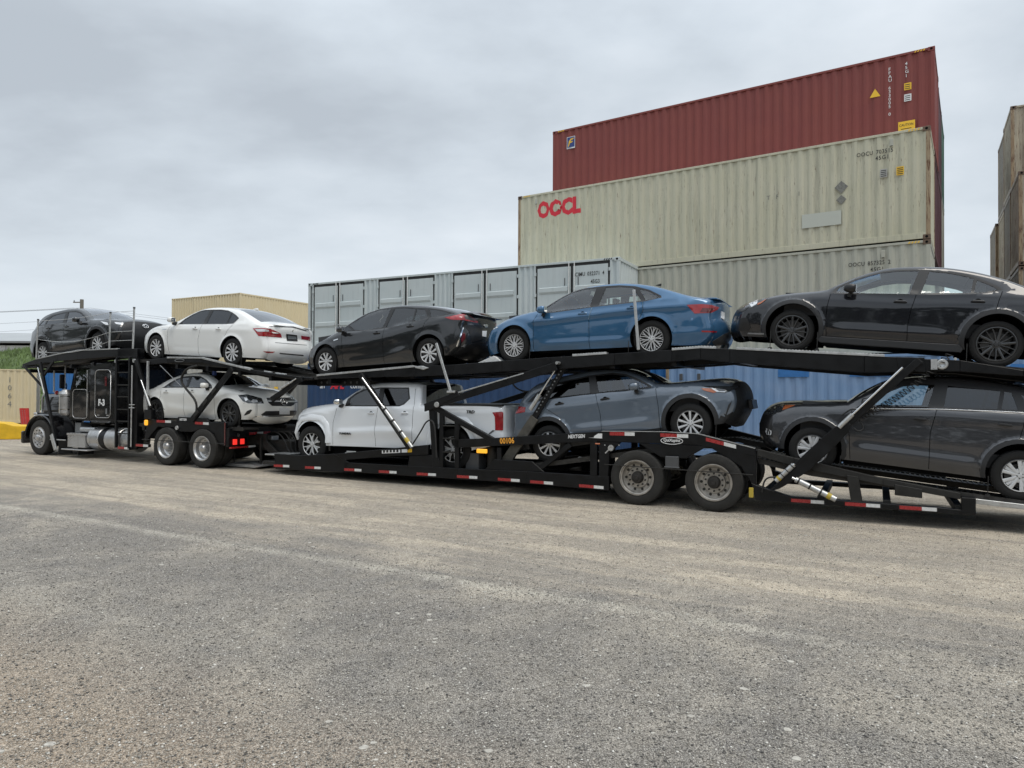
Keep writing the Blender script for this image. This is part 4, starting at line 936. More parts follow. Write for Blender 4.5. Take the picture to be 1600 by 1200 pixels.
# utility poles and wires
pm_=simple('weathered_pole',(.16,.145,.125),.8,var=.2)
pp=[(-49.6,82),(-96,92),(-32.2,70)]
def pole(x,y,h,lab):
    e_=empty('utility_pole',(x,y,0)); tag(e_,lab,'pole',None)
    MB().tube((0,0,0),(0,0,h),.24,10,r2=.20).build('pole_shaft',pm_,e_,smooth=40); MB().box(-1.0,-.15,-.06,.06,h-.40,h-.28).build('cross_arm',pm_,e_)
    for k in (-.9,): MB().tube((k,0,h-.28),(k,0,h-.10),.06,8).build('insulator',M['grey'],e_)
pole(-50.6,83,12.5,'weathered utility pole rising behind the crossover over the cab')
pole(-118,96,14.8,'distant utility pole outside the left edge')
wm=simple('wire',(.12,.12,.13),.5)
for k,(dx_,za_,zb_) in enumerate(((-1,11.5,14.6),(-.3,11.5,14.4),(0,10.2,12.6),(.1,9.3,11.3),(1,11.5,14.6))):
    A=Vector((-50.6+dx_,83,za_)); Bq=Vector((-118+dx_,96,zb_)); P=[]
    for i in range(25): f_=i/24; p_=A.lerp(Bq,f_); p_.z-=1.6*math.sin(math.pi*f_); P.append(p_)
    MBo=MB().path(P,.013,4).build('overhead_wire',wm); tag(MBo,'thin overhead wire %s of the lines running left from the pole'%('topmost','second','third','lowest','rear')[k],'wire','overhead wires')
    Cq=Vector((30+dx_,66,za_-.8)); P=[]
    for i in range(25): f_=i/24; p_=A.lerp(Cq,f_); p_.z-=3.2*math.sin(math.pi*f_); P.append(p_)
    if k in (0,4): o=MB().path(P,.012,4).build('overhead_wire',wm); tag(o,'thin overhead wire sagging right from the pole behind the white sedan, %s one'%('front' if k==0 else 'rear'),'wire','overhead wires')
# yellow concrete blocks, post, red panel
ym=simple('yellow_concrete_paint',(.68,.42,.015),.6,var=.15,scale=4,bump=.3)
yb=empty('yellow_barrier',(-19.0,26.0,.06),(0,0,R(20))); tag(yb,'yellow painted concrete barrier block at the left edge, in front of the sand coloured container','barrier')
MB().prism([(-1.05,0),(1.15,0),(1.15,.50),(.6,.52),(.3,.62),(-.3,.66),(-1.05,.60)],0,.9).build('block',ym,yb,bevel=.03)
yb2=empty('yellow_barrier',(-21.6,25.2,.06),(0,0,R(18))); tag(yb2,'brighter yellow barrier block cut by the left picture edge','barrier')
MB().prism([(-1.0,0),(1.35,0),(1.35,.58),(-1.0,.62)],0,.9).build('block',simple('yellow_concrete_light',(.80,.50,.05),.6,var=.12,scale=4,bump=.3),yb2,bevel=.03)
yp=empty('yellow_post',(-20.0,26.6,.68)); tag(yp,'leaning pale yellow post standing on the barrier block','post')
MB().tube((0,0,0),(-.55,.1,1.35),.05,10).build('post_shaft',simple('yellow_post_paint',(.75,.62,.22),.5),yp,smooth=40)
rp=empty('red_rack_panel',(-22.95,33.0,.06),(0,0,R(12))); tag(rp,'upright red steel panel punched with rows of holes behind the yellow block','panel')
rm=simple('red_panel_paint',(.50,.035,.03),.5,var=.2,scale=5)
MB().prism([(.06,.0),(.42,0),(.36,.98),(-.02,.98)],0,.05).build('sheet',rm,rp); rp.scale=(1,1,1)
for k in range(9):
    for q_ in range(3): MB().box(-.02+.10*q_+.012*(8-k),.02+.10*q_+.012*(8-k),-.006,-.001,.08+.095*k,.11+.095*k).build('punched_hole',M['grey'],rp)
# ------------------------------------------------------------------ shipping containers
def cmat(name,col,rust=.25,streak=.5,fade=(.5,.5,.48),fadeamt=.15,rough=.55,rc=(.10,.045,.022)):
    """weathered container enamel: vertical dirt streaks, chalking and rust blooms"""
    m,t,b=nodes(name); tc=N(t,'ShaderNodeTexCoord')
    mp=N(t,'ShaderNodeMapping'); mp.inputs['Scale'].default_value=(5.5,5.5,.35); t.links.new(tc.outputs['Object'],mp.inputs[0])
    n1=N(t,'ShaderNodeTexNoise'); n1.inputs['Scale'].default_value=1.6; n1.inputs['Detail'].default_value=8; n1.inputs['Roughness'].default_value=.7; t.links.new(mp.outputs[0],n1.inputs['Vector'])
    n2=N(t,'ShaderNodeTexNoise'); n2.inputs['Scale'].default_value=.9; n2.inputs['Detail'].default_value=7; n2.inputs['Roughness'].default_value=.6; t.links.new(tc.outputs['Object'],n2.inputs['Vector'])
    n3=N(t,'ShaderNodeTexNoise'); n3.inputs['Scale'].default_value=7; n3.inputs['Detail'].default_value=8; n3.inputs['Roughness'].default_value=.75; t.links.new(mp.outputs[0],n3.inputs['Vector'])
    def mix(fac,a,bb):
        x=N(t,'ShaderNodeMix',data_type='RGBA'); t.links.new(fac,x.inputs[0])
        if isinstance(a,tuple): x.inputs[6].default_value=rgb(a)
        else: t.links.new(a,x.inputs[6])
        if isinstance(bb,tuple): x.inputs[7].default_value=rgb(bb)
        else: t.links.new(bb,x.inputs[7])
        return x.outputs[2]
    def rng_(src,a,bb,c,d):
        x=N(t,'ShaderNodeMapRange'); t.links.new(src,x.inputs[0]); x.inputs[1].default_value=a; x.inputs[2].default_value=bb; x.inputs[3].default_value=c; x.inputs[4].default_value=d; return x.outputs[0]
    c=mix(rng_(n2.outputs['Fac'],.35,.65,0,fadeamt),tuple(col),tuple(fade))
    dirt=tuple(x*.42+.02 for x in col)
    c=mix(rng_(n1.outputs['Fac'],.52,.74,0,streak),c,dirt)
    c=mix(rng_(n3.outputs['Fac'],.645-.11*rust,.70-.10*rust,0,min(1,rust*1.6+.1)),c,tuple(rc))
    t.links.new(c,b.inputs['Base Color']); b.inputs['Roughness'].default_value=rough
    t.links.new(rng_(n2.outputs['Fac'],.3,.7,rough-.12,rough+.15),b.inputs['Roughness'])
    bp=N(t,'ShaderNodeBump'); bp.inputs['Strength'].default_value=.25; bp.inputs['Distance'].default_value=.02; t.links.new(n2.outputs['Fac'],bp.inputs['Height']); t.links.new(bp.outputs[0],b.inputs['Normal'])
    return m
K={}
K['red']=cmat('container_red',(.190,.034,.028),.12,.30,(.25,.075,.06),.35)
K['cream']=cmat('container_cream',(.50,.485,.36),.50,.60,(.56,.54,.43),.6)
K['cream2']=cmat('container_grey_cream',(.42,.42,.35),.35,.55,(.46,.46,.40),.5)
K['pale']=cmat('container_pale_grey',(.50,.56,.565),.05,.22,(.58,.62,.62),.5)
K['navy']=cmat('container_navy',(.014,.048,.125),.08,.25,(.04,.08,.18),.3)
K['blue']=cmat('container_blue',(.012,.13,.40),.06,.2,(.05,.2,.42),.3)
K['lblue']=cmat('container_faded_blue',(.155,.275,.47),.08,.35,(.25,.34,.50),.6)
K['lblue_p']=simple('container_patch_blue',(.03,.15,.40),.6,var=.15)
K['sand']=cmat('container_sand',(.60,.51,.325),.08,.16,(.64,.57,.41),.4)
K['white']=cmat('container_dull_white',(.40,.40,.37),.1,.3,(.45,.44,.42),.4)
K['maroon']=cmat('container_maroon',(.07,.022,.03),.2,.4,(.12,.06,.07),.3)
K['green']=cmat('container_green',(.045,.12,.085),.15,.4,(.08,.14,.11),.3)
K['grime']=cmat('container_grimy_beige',(.46,.40,.29),.95,.75,(.22,.20,.17),.7)
K['grimeg']=cmat('container_grimy_grey',(.20,.19,.165),.8,.7,(.30,.26,.2),.7)
K['rusty']=cmat('rusted_post',(.30,.21,.12),1.3,.8,(.42,.36,.25),.6,rc=(.11,.045,.018))
K['rust2']=cmat('rusted_fitting',(.12,.075,.05),.9,.5,(.2,.15,.1),.4)
def corr(m,x0,x1,z0,z1,y,depth=.036,pitch=.278,axis='x',flip=1):
    """corrugated steel sheet as folded geometry"""
    n=max(1,int(round((x1-x0)/pitch))); p=(x1-x0)/n; xs=[]
    for i in range(n):
        a=x0+i*p; xs+=[(a,0),(a+p*.26,0),(a+p*.5,depth),(a+p*.76,depth)]
    xs.append((x1,0)); b=len(m.v)
    for x,d in xs:
        for z in (z0,z1): m.v.append((x,y+flip*d,z) if axis=='x' else (y+flip*d,x,z))
    for i in range(len(xs)-1): m.f.append((b+2*i,b+2*i+2,b+2*i+3,b+2*i+1))
def container(label,loc,yaw,mat,L=12.19,H=2.896,Wd=2.438,dep=.036,post=None,cast=None,group=None,ends=True,doors=None,name='shipping_container',stripes=True,right='corr'):
    """origin at the near left bottom corner; x along, y away, z up"""
    post=post or mat; cast=cast or mat
    o=empty(name,loc,(0,0,R(-yaw))); tag(o,label,'container',group)
    fr=MB()
    for x in (0,L-.10):
        for y in (0,Wd-.10):
            MB().box(x,x+.10,y,y+.10,.12,H-.12).build('corner_post',post,o,bevel=.008)
            for z in (0,H-.12):
                c=MB(); xa,xb=(x-.005,x+.165) if x==0 else (x-.07,x+.105); ya,yb=(y-.005,y+.155) if y==0 else (y-.06,y+.105)
                c.box(xa,xb,ya,yb,z+.001,z+.119); cc=c.build('corner_casting',cast,o,bevel=.006)
                h=MB()
                hx=(xa+xb)/2
                if y==0: h.lathe([(.001,-.0),(.034,-.0),(.034,.004)],12,(hx,ya-.002,z+.06)); h.build('casting_hole',M['liner'],cc)
    MB().box(.10,L-.10,.0,.06,H-.075,H-.01).box(.10,L-.10,Wd-.06,Wd,H-.075,H-.01).build('top_rail',mat,o,bevel=.004,split=True)
    MB().box(.10,L-.10,.0,.05,.02,.17).box(.10,L-.10,Wd-.05,Wd,.02,.17).build('bottom_rail',mat,o,bevel=.004,split=True)
    if not doors:
        m=MB(); corr(m,.10,L-.10,.17,H-.075,.012,dep); m.build('side_panel',mat,o)
    m=MB(); corr(m,.10,L-.10,.17,H-.075,Wd-.012,flip=-1); m.build('side_panel',mat,o)
    m=MB(); corr(m,.10,Wd-.10,.15,H-.10,.015,.04,.25,'y'); m.build('end_panel',mat,o)
    MB().box(.0,.08,.10,Wd-.10,H-.11,H-.01).box(.0,.08,.10,Wd-.10,.02,.16).build('end_rail',mat,o,bevel=.004,split=True)
    if right=='corr':
        m=MB(); corr(m,.10,Wd-.10,.15,H-.10,L-.015,.04,.25,'y',-1); m.build('end_panel',mat,o)
    else:
        for k,(a,b) in enumerate(((.11,Wd/2-.01),(Wd/2+.01,Wd-.11))):
            d=MB(); d.box(L-.06,L-.03,a,b,.16,H-.12); dd=d.build('cargo_door',mat,o,bevel=.006)
            for yy in (a+.25,b-.25):
                MB().tube((L-.005,yy,.10),(L-.005,yy,H-.06),.017,8).build('lock_rod',M['silver'],dd)
            hg=MB()
            for z in (.45,1.1,1.8,2.45): hg.box(L-.03,L+.012,(a-.03 if k==0 else b-.05),(a+.05 if k==0 else b+.03),z,z+.09)
            hg.build('hinge',cast,dd,split=True)
    MB().box(L-.08,L,.10,Wd-.10,H-.11,H-.01).box(L-.08,L,.10,Wd-.10,.02,.16).build('end_rail',mat,o,bevel=.004,split=True)
    rf=MB(); rf.box(.05,L-.05,.05,Wd-.05,H-.05,H-.03); rf.build('roof_panel',mat,o)
    MB().box(.05,L-.05,.05,Wd-.05,.12,.14).build('floor_panel',M['liner'],o)
    if stripes:
        for xs in (.22,L-.50):
            for k in range(4):
                MB().prism([(xs+.07*k,H-.07),(xs+.035+.07*k,H-.07),(xs+.065+.07*k,H-.02),(xs+.03+.07*k,H-.02)],-.004,-.001).build('hazard_stripe',M['yellow_print'] if 'red' in mat.name or 'cream' in mat.name else M['black_print'],o)
    return o
def wrap_text(name,txt,size,mat,par,x,z,sx=1,depth=.036,L=12.19,**k):
    """lettering painted over the folds: cut at every fold line and laid on the steel"""
    me=text_mesh(txt,size,mat,**k); bm=bmesh.new(); bm.from_mesh(me)
    for v in bm.verts: v.co=Vector((v.co.x*sx+x,0,v.co.y+z))
    x0,x1=.10,L-.10; n=int(round((x1-x0)/.278)); p=(x1-x0)/n
    a,b=min(v.co.x for v in bm.verts),max(v.co.x for v in bm.verts)
    for i in range(n):
        for q in (0,.26,.5,.76):
            xx=x0+(i+q)*p
            if a<xx<b: bmesh.ops.bisect_plane(bm,geom=bm.verts[:]+bm.edges[:]+bm.faces[:],plane_co=(xx,0,0),plane_no=(1,0,0))
    for v in bm.verts:
        f=((v.co.x-x0)/p)%1; d=0 if f<.26 else (f-.26)/.24 if f<.5 else 1 if f<.76 else (1-f)/.24
        v.co.y=.012+depth*d-.004
    me2=bpy.data.meshes.new(name); bm.to_mesh(me2); bm.free(); me2.materials.append(mat); return link(name,me2,par)
def sticker(par,name,x,z,w,h,mat,y=-.0045):
    return MB().box(x,x+w,y-.002,y,z,z+h).build(name,mat,par)
# stack behind the trailer's rear half: blue, grey cream, cream, red
SA=33.1; LS=12.30
def st(dx=0,dz=0,bx=.18,by=24.62): return (bx,by,dz)
c_red=container('red container on top of the tallest stack, with a small blue and yellow F logo',(1.475,26.30,8.75),SA,K['red'],L=12.25,H=2.89)
c_oocl=container('cream container with large red OOCL lettering, second from the top of the tall stack',(.18,24.66,5.87),SA,K['cream'],L=12.42,H=2.88,post=K['rusty'],cast=K['rust2'])
c_ooc2=container('grey cream container marked OOCU 857325 under the OOCL one',(.18,24.66,2.975),SA,K['cream2'],L=12.42,H=2.88,cast=K['rust2'])
c_bl=container('bright blue container at the bottom of the tall stack, mostly hidden',(.18,24.66,.075),SA,K['blue'],L=12.42,H=2.88)
for s_,x in ((1,.5),):
    pass
wrap_text('company_lettering','OOCL',.72,M['red_print'],c_oocl,.78,2.04,sx=.80,L=12.42,bold=.042,sp=1.0)
fl_=MB(); pts=[]
for k in range(10): a=R(90+36*k); rr_=.135 if k%2==0 else .065; pts.append((1.615+rr_*math.cos(a)*.9,2.30+rr_*math.sin(a)))
fl_.prism(pts,-.004,-.001); fl_.build('blossom_emblem',K['cream'],c_oocl)
text('serial_number','OOCU 703515',.155,M['black_print'],c_oocl,(10.72,.004,2.36),sx=.80,bold=.0015,sp=1.1); text('size_code','45G1',.155,M['black_print'],c_oocl,(11.17,.004,2.20),sx=.85,bold=.0015,sp=1.15)
text('serial_number','OOCU 857325 2',.155,M['black_print'],c_ooc2,(10.52,.004,2.34),sx=.80,bold=.0015,sp=1.1); text('size_code','45G1',.155,M['black_print'],c_ooc2,(11.05,.004,2.17),sx=.85,bold=.0015,sp=1.15)
sticker(c_oocl,'placard',11.28,1.72,.17,.22,K['white']); sticker(c_oocl,'placard',11.66,1.72,.17,.22,M['yellow_print'])
for k in range(4): sticker(c_oocl,'placard_print',11.30,1.745+.048*k,.13,.02,M['black_print'],-.0075); sticker(c_oocl,'placard_print',11.68,1.745+.048*k,.13,.02,M['black_print'],-.0075)
fd=simple('worn_placard_residue',(.20,.20,.18),.8,var=.5,scale=30)
for x,z,r_ in ((10.35,1.62,.17),(10.35,1.28,.13)): MB().prism([(x-r_,z),(x,z-r_),(x+r_,z),(x,z+r_)],-.0035,-.0005).build('placard_residue',fd,c_oocl)
MB().box(9.35,10.35,-.004,-.001,.62,1.0).build('repainted_patch',simple('fresh_patch_paint',(.50,.52,.46),.5),c_oocl)
for x,t_ in ((8.4,'T'),(8.65,'F'),(9.25,'I')): text('faded_letter',t_,.17,fd,c_oocl,(x,.004,1.55))
for c_ in (c_oocl,c_ooc2):
    for x in ((.75,11.55) if c_ is c_oocl else (11.35,)):
        MB().box(x-.045,x+.045,-.02,.0,2.50,2.70).build('vent',K['cream2'],c_,bevel=.01); MB().box(x-.03,x+.03,-.022,-.0205,2.50,2.515).build('vent_slot',M['liner'],c_)
text('company_serial','FFAU',.145,M['white_print'],c_red,(0,0,0)).hide_render=False
bpy.data.objects.remove(bpy.data.objects['company_serial'])
for i,ch in enumerate('FFAU 633005 0'): 
    if ch!=' ': text('serial_digit',ch,.125,M['white_print'],c_red,(11.10,.004,2.46-.108*i),sx=1.05,bold=.001)
for i,ch in enumerate('45G1'): text('size_code_digit',ch,.125,M['white_print'],c_red,(11.52,.004,2.52-.115*i),sx=1.05,bold=.001)
MB().prism([(10.62,1.78),(10.90,1.78),(10.76,2.02)],-.006,-.003).build('warning_triangle',M['yellow_print'],c_red)
sticker(c_red,'placard',11.50,1.80,.18,.20,M['yellow_print']); sticker(c_red,'placard',11.50,1.48,.18,.20,M['white_print'])
for k in range(3): sticker(c_red,'placard_print',11.52,1.83+.055*k,.13,.02,M['black_print'],-.0075); sticker(c_red,'placard_print',11.52,1.51+.055*k,.13,.02,M['black_print'],-.0075)
sticker(c_red,'caution_sign',11.35,.60,.42,.32,M['yellow_print']); text('caution_print','CAUTION',.10,M['black_print'],c_red,(11.375,-.009,.78),sx=.78,bold=.001)
for k in range(2): sticker(c_red,'placard_print',11.42,.64+.055*k,.26,.018,M['black_print'],-.0075)
sticker(c_red,'logo_board',.60,2.12,.34,.44,M['white_print'],-.003); sticker(c_red,'logo_field',.62,2.17,.30,.37,M['blue_print'],-.0065)
MB().prism([(.65,2.20),(.69,2.40),(.76,2.48),(.90,2.50),(.86,2.45),(.77,2.42),(.75,2.37),(.86,2.39),(.82,2.34),(.73,2.32),(.68,2.20)],-.012,-.009).build('logo_letter',M['yellow_print'],c_red)
text('logo_print','FLORENS',.045,M['blue_print'],c_red,(.625,-.007,2.13),sx=.9)
# rows behind the tall stack, seen edge on at its right end
nx,ny=math.sin(R(SA)),math.cos(R(SA))
for k,(off,tiers,mk,lb) in enumerate(((2.62,3,'maroon','dull maroon container row just behind the tall stack'),(5.24,4,'maroon','dark maroon containers at the right end of the third row back'),(7.86,4,'green','green container at the top right of the fourth row back'))):
    tops=(0.075,2.975,5.87,8.75)
    for j in range(tiers):
        if j<2 and k<2: continue
        container('%s, %s'%(lb,('lowest','second','third','top')[j]+' tier') ,(.18+nx*off+ (0 if k<2 else 0),24.66+ny*off,tops[j]),SA,K[mk] if (j==tiers-1 or k<2) else K['cream2'],L=12.42,H=2.88,stripes=False)
# pale grey container with side doors on a navy one
CA=27.2
c_pale=container('pale grey container with four pairs of side doors behind the hatchback and blue sedan',(-7.56,26.13,3.01),CA,K['pale'],L=12.02,H=2.89,Wd=2.36,doors=True)
c_navy=container('navy blue container at ground level carrying the pale grey one with side doors',(-7.56,26.13,.05),CA,K['navy'],L=12.02,H=2.89,Wd=2.36)
Hc=2.89; Lc=12.02
DP=[(.25,2.62),(3.22,5.57),(6.28,8.70),(9.30,11.72)]
edges_=[.10]+[q for d in DP for q in d]+[Lc-.10]
for i in range(0,len(edges_),2):
    if edges_[i+1]-edges_[i]>.16: corr_=MB(); corr(corr_,edges_[i],edges_[i+1],.17,Hc-.075,.012,pitch=.20); corr_.build('side_panel',K['pale'],c_pale)
for (a,b) in DP:
    mid=(a+b)/2; z0,z1=.14,Hc-.14
    MB().box(a-.05,a,.0,.05,.1,Hc-.075).box(b,b+.05,.0,.05,.1,Hc-.075).build('door_frame',K['pale'],c_pale,bevel=.004,split=True)
    MB().box(a,b,.030,.045,z0-.03,z1+.075).build('door_gasket',M['rubber'],c_pale)
    for (p,q,hs) in ((a+.065,mid-.04,a),(mid+.04,b-.065,b)):
        d=MB().box(p,q,.004,.028,z0,z1-.03); dd=d.build('side_door',K['pale'],c_pale,bevel=.004)
        ri=MB()
        for zc in (.55,1.25,1.95):
            zc=zc+.10; b0=len(ri.v)
            for x in (p+.07,q-.09):
                for (yy,zz) in ((.003,zc-.14),(-.03,zc-.07),(-.03,zc+.05),(.003,zc+.07)): ri.v.append((x,yy,zz))
            for i in range(3): ri.f.append((b0+i,b0+4+i,b0+5+i,b0+1+i))
            ri.f+= [(b0,b0+1,b0+2,b0+3),(b0+7,b0+6,b0+5,b0+4)]
        ri.build('pressed_ribs',K['pale'],dd,kind='stuff')
        lx=q-.05 if hs==a else p+.05
        MB().tube((lx,-.022,.08),(lx,-.022,Hc-.05),.017,8).build('lock_rod',M['white_tape'],dd,smooth=40)
        hg=MB()
        for z in (.40,1.15,1.9,2.55): hg.box(min(hs-.04,hs+.03),max(hs-.04,hs+.03),-.018,.004,z-.05,z+.05)
        hg.build('hinge',K['pale'],dd,split=True)
        MB().box(lx-.10,lx+.04,-.045,-.03,1.28,1.31).build('lock_handle',M['silver'],dd)
        MB().box(q-.20 if hs==a else p+.16,q-.18 if hs==a else p+.18,-.012,.003,2.15,2.38).build('door_hook',M['grey2'],dd)
text('serial_number','CIMU 032371 4',.165,M['black_print'],c_pale,(10.62,-.006,2.40),sx=.78,bold=.0015,sp=1.05); text('size_code','45G3',.165,M['black_print'],c_pale,(11.12,-.006,2.16),sx=.78,bold=.0015)
text('lettering','an',.26,M['white_print'],c_navy,(.60,-.0,1.97),bold=.004); text('lettering','APL',.34,M['red_print'],c_navy,(1.12,-.0,1.96),bold=.018,shear=.15,sx=1.05); text('lettering','company',.26,M['white_print'],c_navy,(2.02,-.0,1.97),bold=.004,shear=.0)
# faded blue container in front of the tall stack, behind the crossovers
a_=R(33.1)
lb=(.18+5.55*math.cos(a_)-.35*math.sin(a_),24.66-5.55*math.sin(a_)-.35*math.cos(a_))
c_lb=container('faded light blue container with darker blue repainted patches, behind the two crossovers',(lb[0],lb[1],.07),SA,K['lblue'],L=12.19,H=2.88,post=K['rusty'])
for x,w in ((3.25,.80),(5.05,1.35),(8.1,1.2)):
    MB().box(x,x+w,-.004,-.001,2.30,2.50).build('repainted_patch',K['lblue_p'],c_lb)
    for k in range(int(w/.38)): MB().prism([(x+.0+.38*k,2.50),(x+.34+.38*k,2.50),(x+.30+.38*k,2.56),(x+.05+.38*k,2.58)],-.004,-.001).build('repainted_patch',K['lblue_p'],c_lb)
MB().box(1.95,2.25,-.004,-.001,.05,.25).build('repainted_patch',K['lblue_p'],c_lb)
for x in (.48,1.02): MB().box(x-.05,x+.05,-.02,.0,2.22,2.42).build('vent',M['grey2'],c_lb,bevel=.01)
# the far side of the yard
container('dull white container at ground level left of the navy one',(-14.0,29.62,.06),27.3,K['white'],L=6.06,H=2.89,stripes=False)
wc=[o for o in bpy.data.objects if o.get('label','').startswith('dull white container')][0]
text('serial_number','OOCU',.20,M['black_print'],wc,(4.35,.0,2.52),sx=.8); text('serial_number','857',.20,M['black_print'],wc,(5.15,.0,2.52),sx=.8); sticker(wc,'placard',5.50,1.75,.2,.26,M['yellow_print'])
bc=Vector((-18.8,48.8)); dxx=Vector((-25.6+18.8,52.5-48.8)).normalized(); dyy=Vector((-15.9+18.8,55.1-48.8)).normalized()
ang=math.degrees(math.atan2(dyy.y,dyy.x)); ordn=('nearest','middle','farthest left')
for i in range(3):
    p_=bc+dxx*(2.44*i+2.44)
    for j in range(3):
        if j<2 and i<2: pass
        container('sand coloured container, %s column, %s tier of the block behind the white sedan'%(ordn[i],('ground','middle','top')[j]),(p_.x,p_.y,.05+2.88*j),0,K['sand'],L=2.40,Wd=12.19,H=2.87,stripes=False,dep=.06).rotation_euler=(0,0,math.atan2(-dxx.y,-dxx.x))
c_sand=container('sand coloured container at ground level at the left edge beside the yellow block',(-23.9-12.19*math.cos(R(-30)),35.55-12.19*math.sin(R(30)),.22),-30,K['sand'],L=12.19,H=2.70,right='doors',stripes=False)
for i,ch in enumerate('1064'): text('side_digit',ch,.36,fd,c_sand,(11.0,.0,2.05-.40*i))
MB().box(.1,12.1,.25,2.2,-.22,.0).build('dark_gap_fill',M['liner'],c_sand)  # near-black block stands for the shade in the gap under the container
container('bright blue container behind the truck engine bay',(-23.75,35.95,.05),30,K['blue'],L=6.06,H=2.87,stripes=False)
container('blue container further along behind the sleeper cab',(-17.6,32.6,.05),28,K['blue'],L=3.0,H=2.87,stripes=False)
# grimy stack at the right edge
gx=Vector((15.45,21.55)); yw=30; gn=Vector((math.sin(R(yw)),math.cos(R(yw))))
for row in range(4):
    for j in range(3 if row==0 else 4):
        p_=gx+gn*(2.56*row)
        if row==0 and j>2: continue
        H0=(.05,2.95,5.87,8.77)[j]
        if row==3 and j==3: continue
        mk=('grime','grimeg','grime','grimeg')[(row+j)%4]
        container('grimy %s container, row %s, %s tier of the stack cut by the right edge'%('beige' if mk=='grime' else 'grey',('one','two','three','four')[row],('ground','second','third','top')[j]),(p_.x+(.05*((row*7+j*3)%3)),p_.y,H0),yw,K[mk],L=12.19,H=2.88,post=K['rusty'],cast=K['rust2'],stripes=False)
# ------------------------------------------------------------------ the transporter
def slope(s): return .0030*min(max(-s,0),22)
wheel_meshes('steer',.495,.298,.29,'steer',M['alum'],M['alum'],M['tyre_dusty'],True)
wheel_meshes('drive',.470,.298,.27,'drive',M['alum'],M['alum'],M['tyre_dusty'],True)
wheel_meshes('trailer',.465,.298,.27,'trailer',M['steelrim'],M['steelrim'],M['tyre_dusty'],True)
def tape(root,pairs,t,h=.052):
    for a,b,z0,z1 in pairs:
        c=a+(b-a)*.6
        zc=z0+(z1-z0)*.6
        MB().prism([(a,z0-h/2),(c,zc-h/2),(c,zc+h/2),(a,z0+h/2)],t-.004,t+.002).build('red_reflector',M['red_tape'],root)
        MB().prism([(c+.002,zc-h/2),(b,z1-h/2),(b,z1+h/2),(c+.002,zc+h/2)],t-.004,t+.002).build('white_reflector',M['white_tape'],root)
def runway(root,pts,ys,th=.05,pitch=.075,name='runway'):
    for y0,y1 in ys:
        m=MB(); m.rail(pts,y0,y1,.035)
        m.rail(pts,y0-.02,y0-.001,.085,.025); m.rail(pts,y1+.001,y1+.02,.085,.025)
        o=m.build(name,M['deck'],root)
        c=MB(); P=densify(pts,pitch)
        for i,(x,z) in enumerate(P[:-1]):
            c.box(x,x+.022,y0+.01,y1-.01,z+.0,z+.014)
        c.build('grip_cleats',M['deck'],o,kind='stuff')
def cyl(root,p,q,t,r1,r2,f=.5,mat='silver',name='hydraulic_cylinder',ring=True):
    a=(p[0],t,p[1]); b=(q[0],t,q[1]); m=tuple(a[i]+(b[i]-a[i])*f for i in range(3))
    o=MB().tube(a,m,r1,14).build(name,M[mat],root,smooth=40)
    MB().tube(m,b,r2,12).build('piston_rod',M['chrome'],o,smooth=40)
    if ring:
        k=tuple(a[i]+(m[i]-a[i])*.12 for i in range(3)); k2=tuple(a[i]+(m[i]-a[i])*.22 for i in range(3))
        MB().tube(k,k2,r1*1.08,14).build('yellow_band',M['yellow_tape'],o,smooth=40)
        for w_ in (.35,.62,.9):
            k=tuple(a[i]+(m[i]-a[i])*w_ for i in range(3)); k2=tuple(a[i]+(m[i]-a[i])*(w_+.04) for i in range(3)); MB().tube(k,k2,r1*1.10,14).build('black_band',M['rubber'],o,smooth=40)
    return o
FR=M['frame']; FD=M['frame_dusty']
TRL=empty('car_trailer',(T0[0],T0[1],0),TROT)
tag(TRL,'black double deck car carrier trailer numbered 00106 with red and white reflector strips','trailer')
SPLIT={'cross_member','spine_rail','cab_seat','stinger_post','inner_wing','headlamp','pin_head','tie_down_ratchet','mast','axle','bottom_rail','coupling_head','bumper_strip','valve_block'}
def part(name,mb,mat=FR,root=TRL,bevel=.006,smooth=False): return mb.build(name,mat,root,bevel=bevel,smooth=smooth,split=name in SPLIT and len(mb.g)<5)
NEAR=(.05,.13); FAR=(2.42,2.50)
def both(name,fn,mat=FR,root=TRL,sides=(NEAR,FAR),bevel=.006):
    for y0,y1 in sides:
        m=MB(); fn(m,y0,y1); part(name,m,mat,root,bevel)
# lower side structure
both('front_side_rail',lambda m,a,b:m.prism([(-9.79,.49),(-8.98,.49),(-8.04,.57),(-7.62,.41),(-7.76,.19),(-9.75,.15)],a,b))
both('ramp_beam',lambda m,a,b:m.prism([(-8.02,.565),(-5.60,.86),(-5.60,.66),(-6.4,.60),(-7.80,.445)],a-.003,b+.003))
both('bottom_rail',lambda m,a,b:(m.rail([(-7.74,.40),(-4.9,.425),(-3.4,.452),(-1.80,.452)],a,b,[.20,.21,.225,.245]),m.box(-7.74,-1.80,a,b+.10,.37,.385)))
both('centre_gusset',lambda m,a,b:m.prism([(-6.10,.37),(-6.06,.62),(-5.48,.66),(-5.40,.60),(-5.22,.37)],a+.004,b-.01))
both('post',lambda m,a,b:m.prism([(-5.60,1.62),(-5.47,1.62),(-5.43,.80),(-5.30,.44),(-5.49,.40)],a,b+.04))
both('post',lambda m,a,b:m.prism([(-5.345,1.52),(-5.255,1.50),(-5.25,.42),(-5.335,.42)],a,b))
both('post',lambda m,a,b:m.prism([(-4.99,1.40),(-4.89,1.33),(-4.885,.43),(-4.98,.43)],a,b))
for z in (1.25,1.0,.73):
    part('step_rung',MB().box(-5.26,-4.98,.055,.12,z-.014,z+.014),FD)
both('diagonal_brace',lambda m,a,b:m.beam((-5.50,1.62),(-4.14,1.0),a-.004,b+.004,.10))
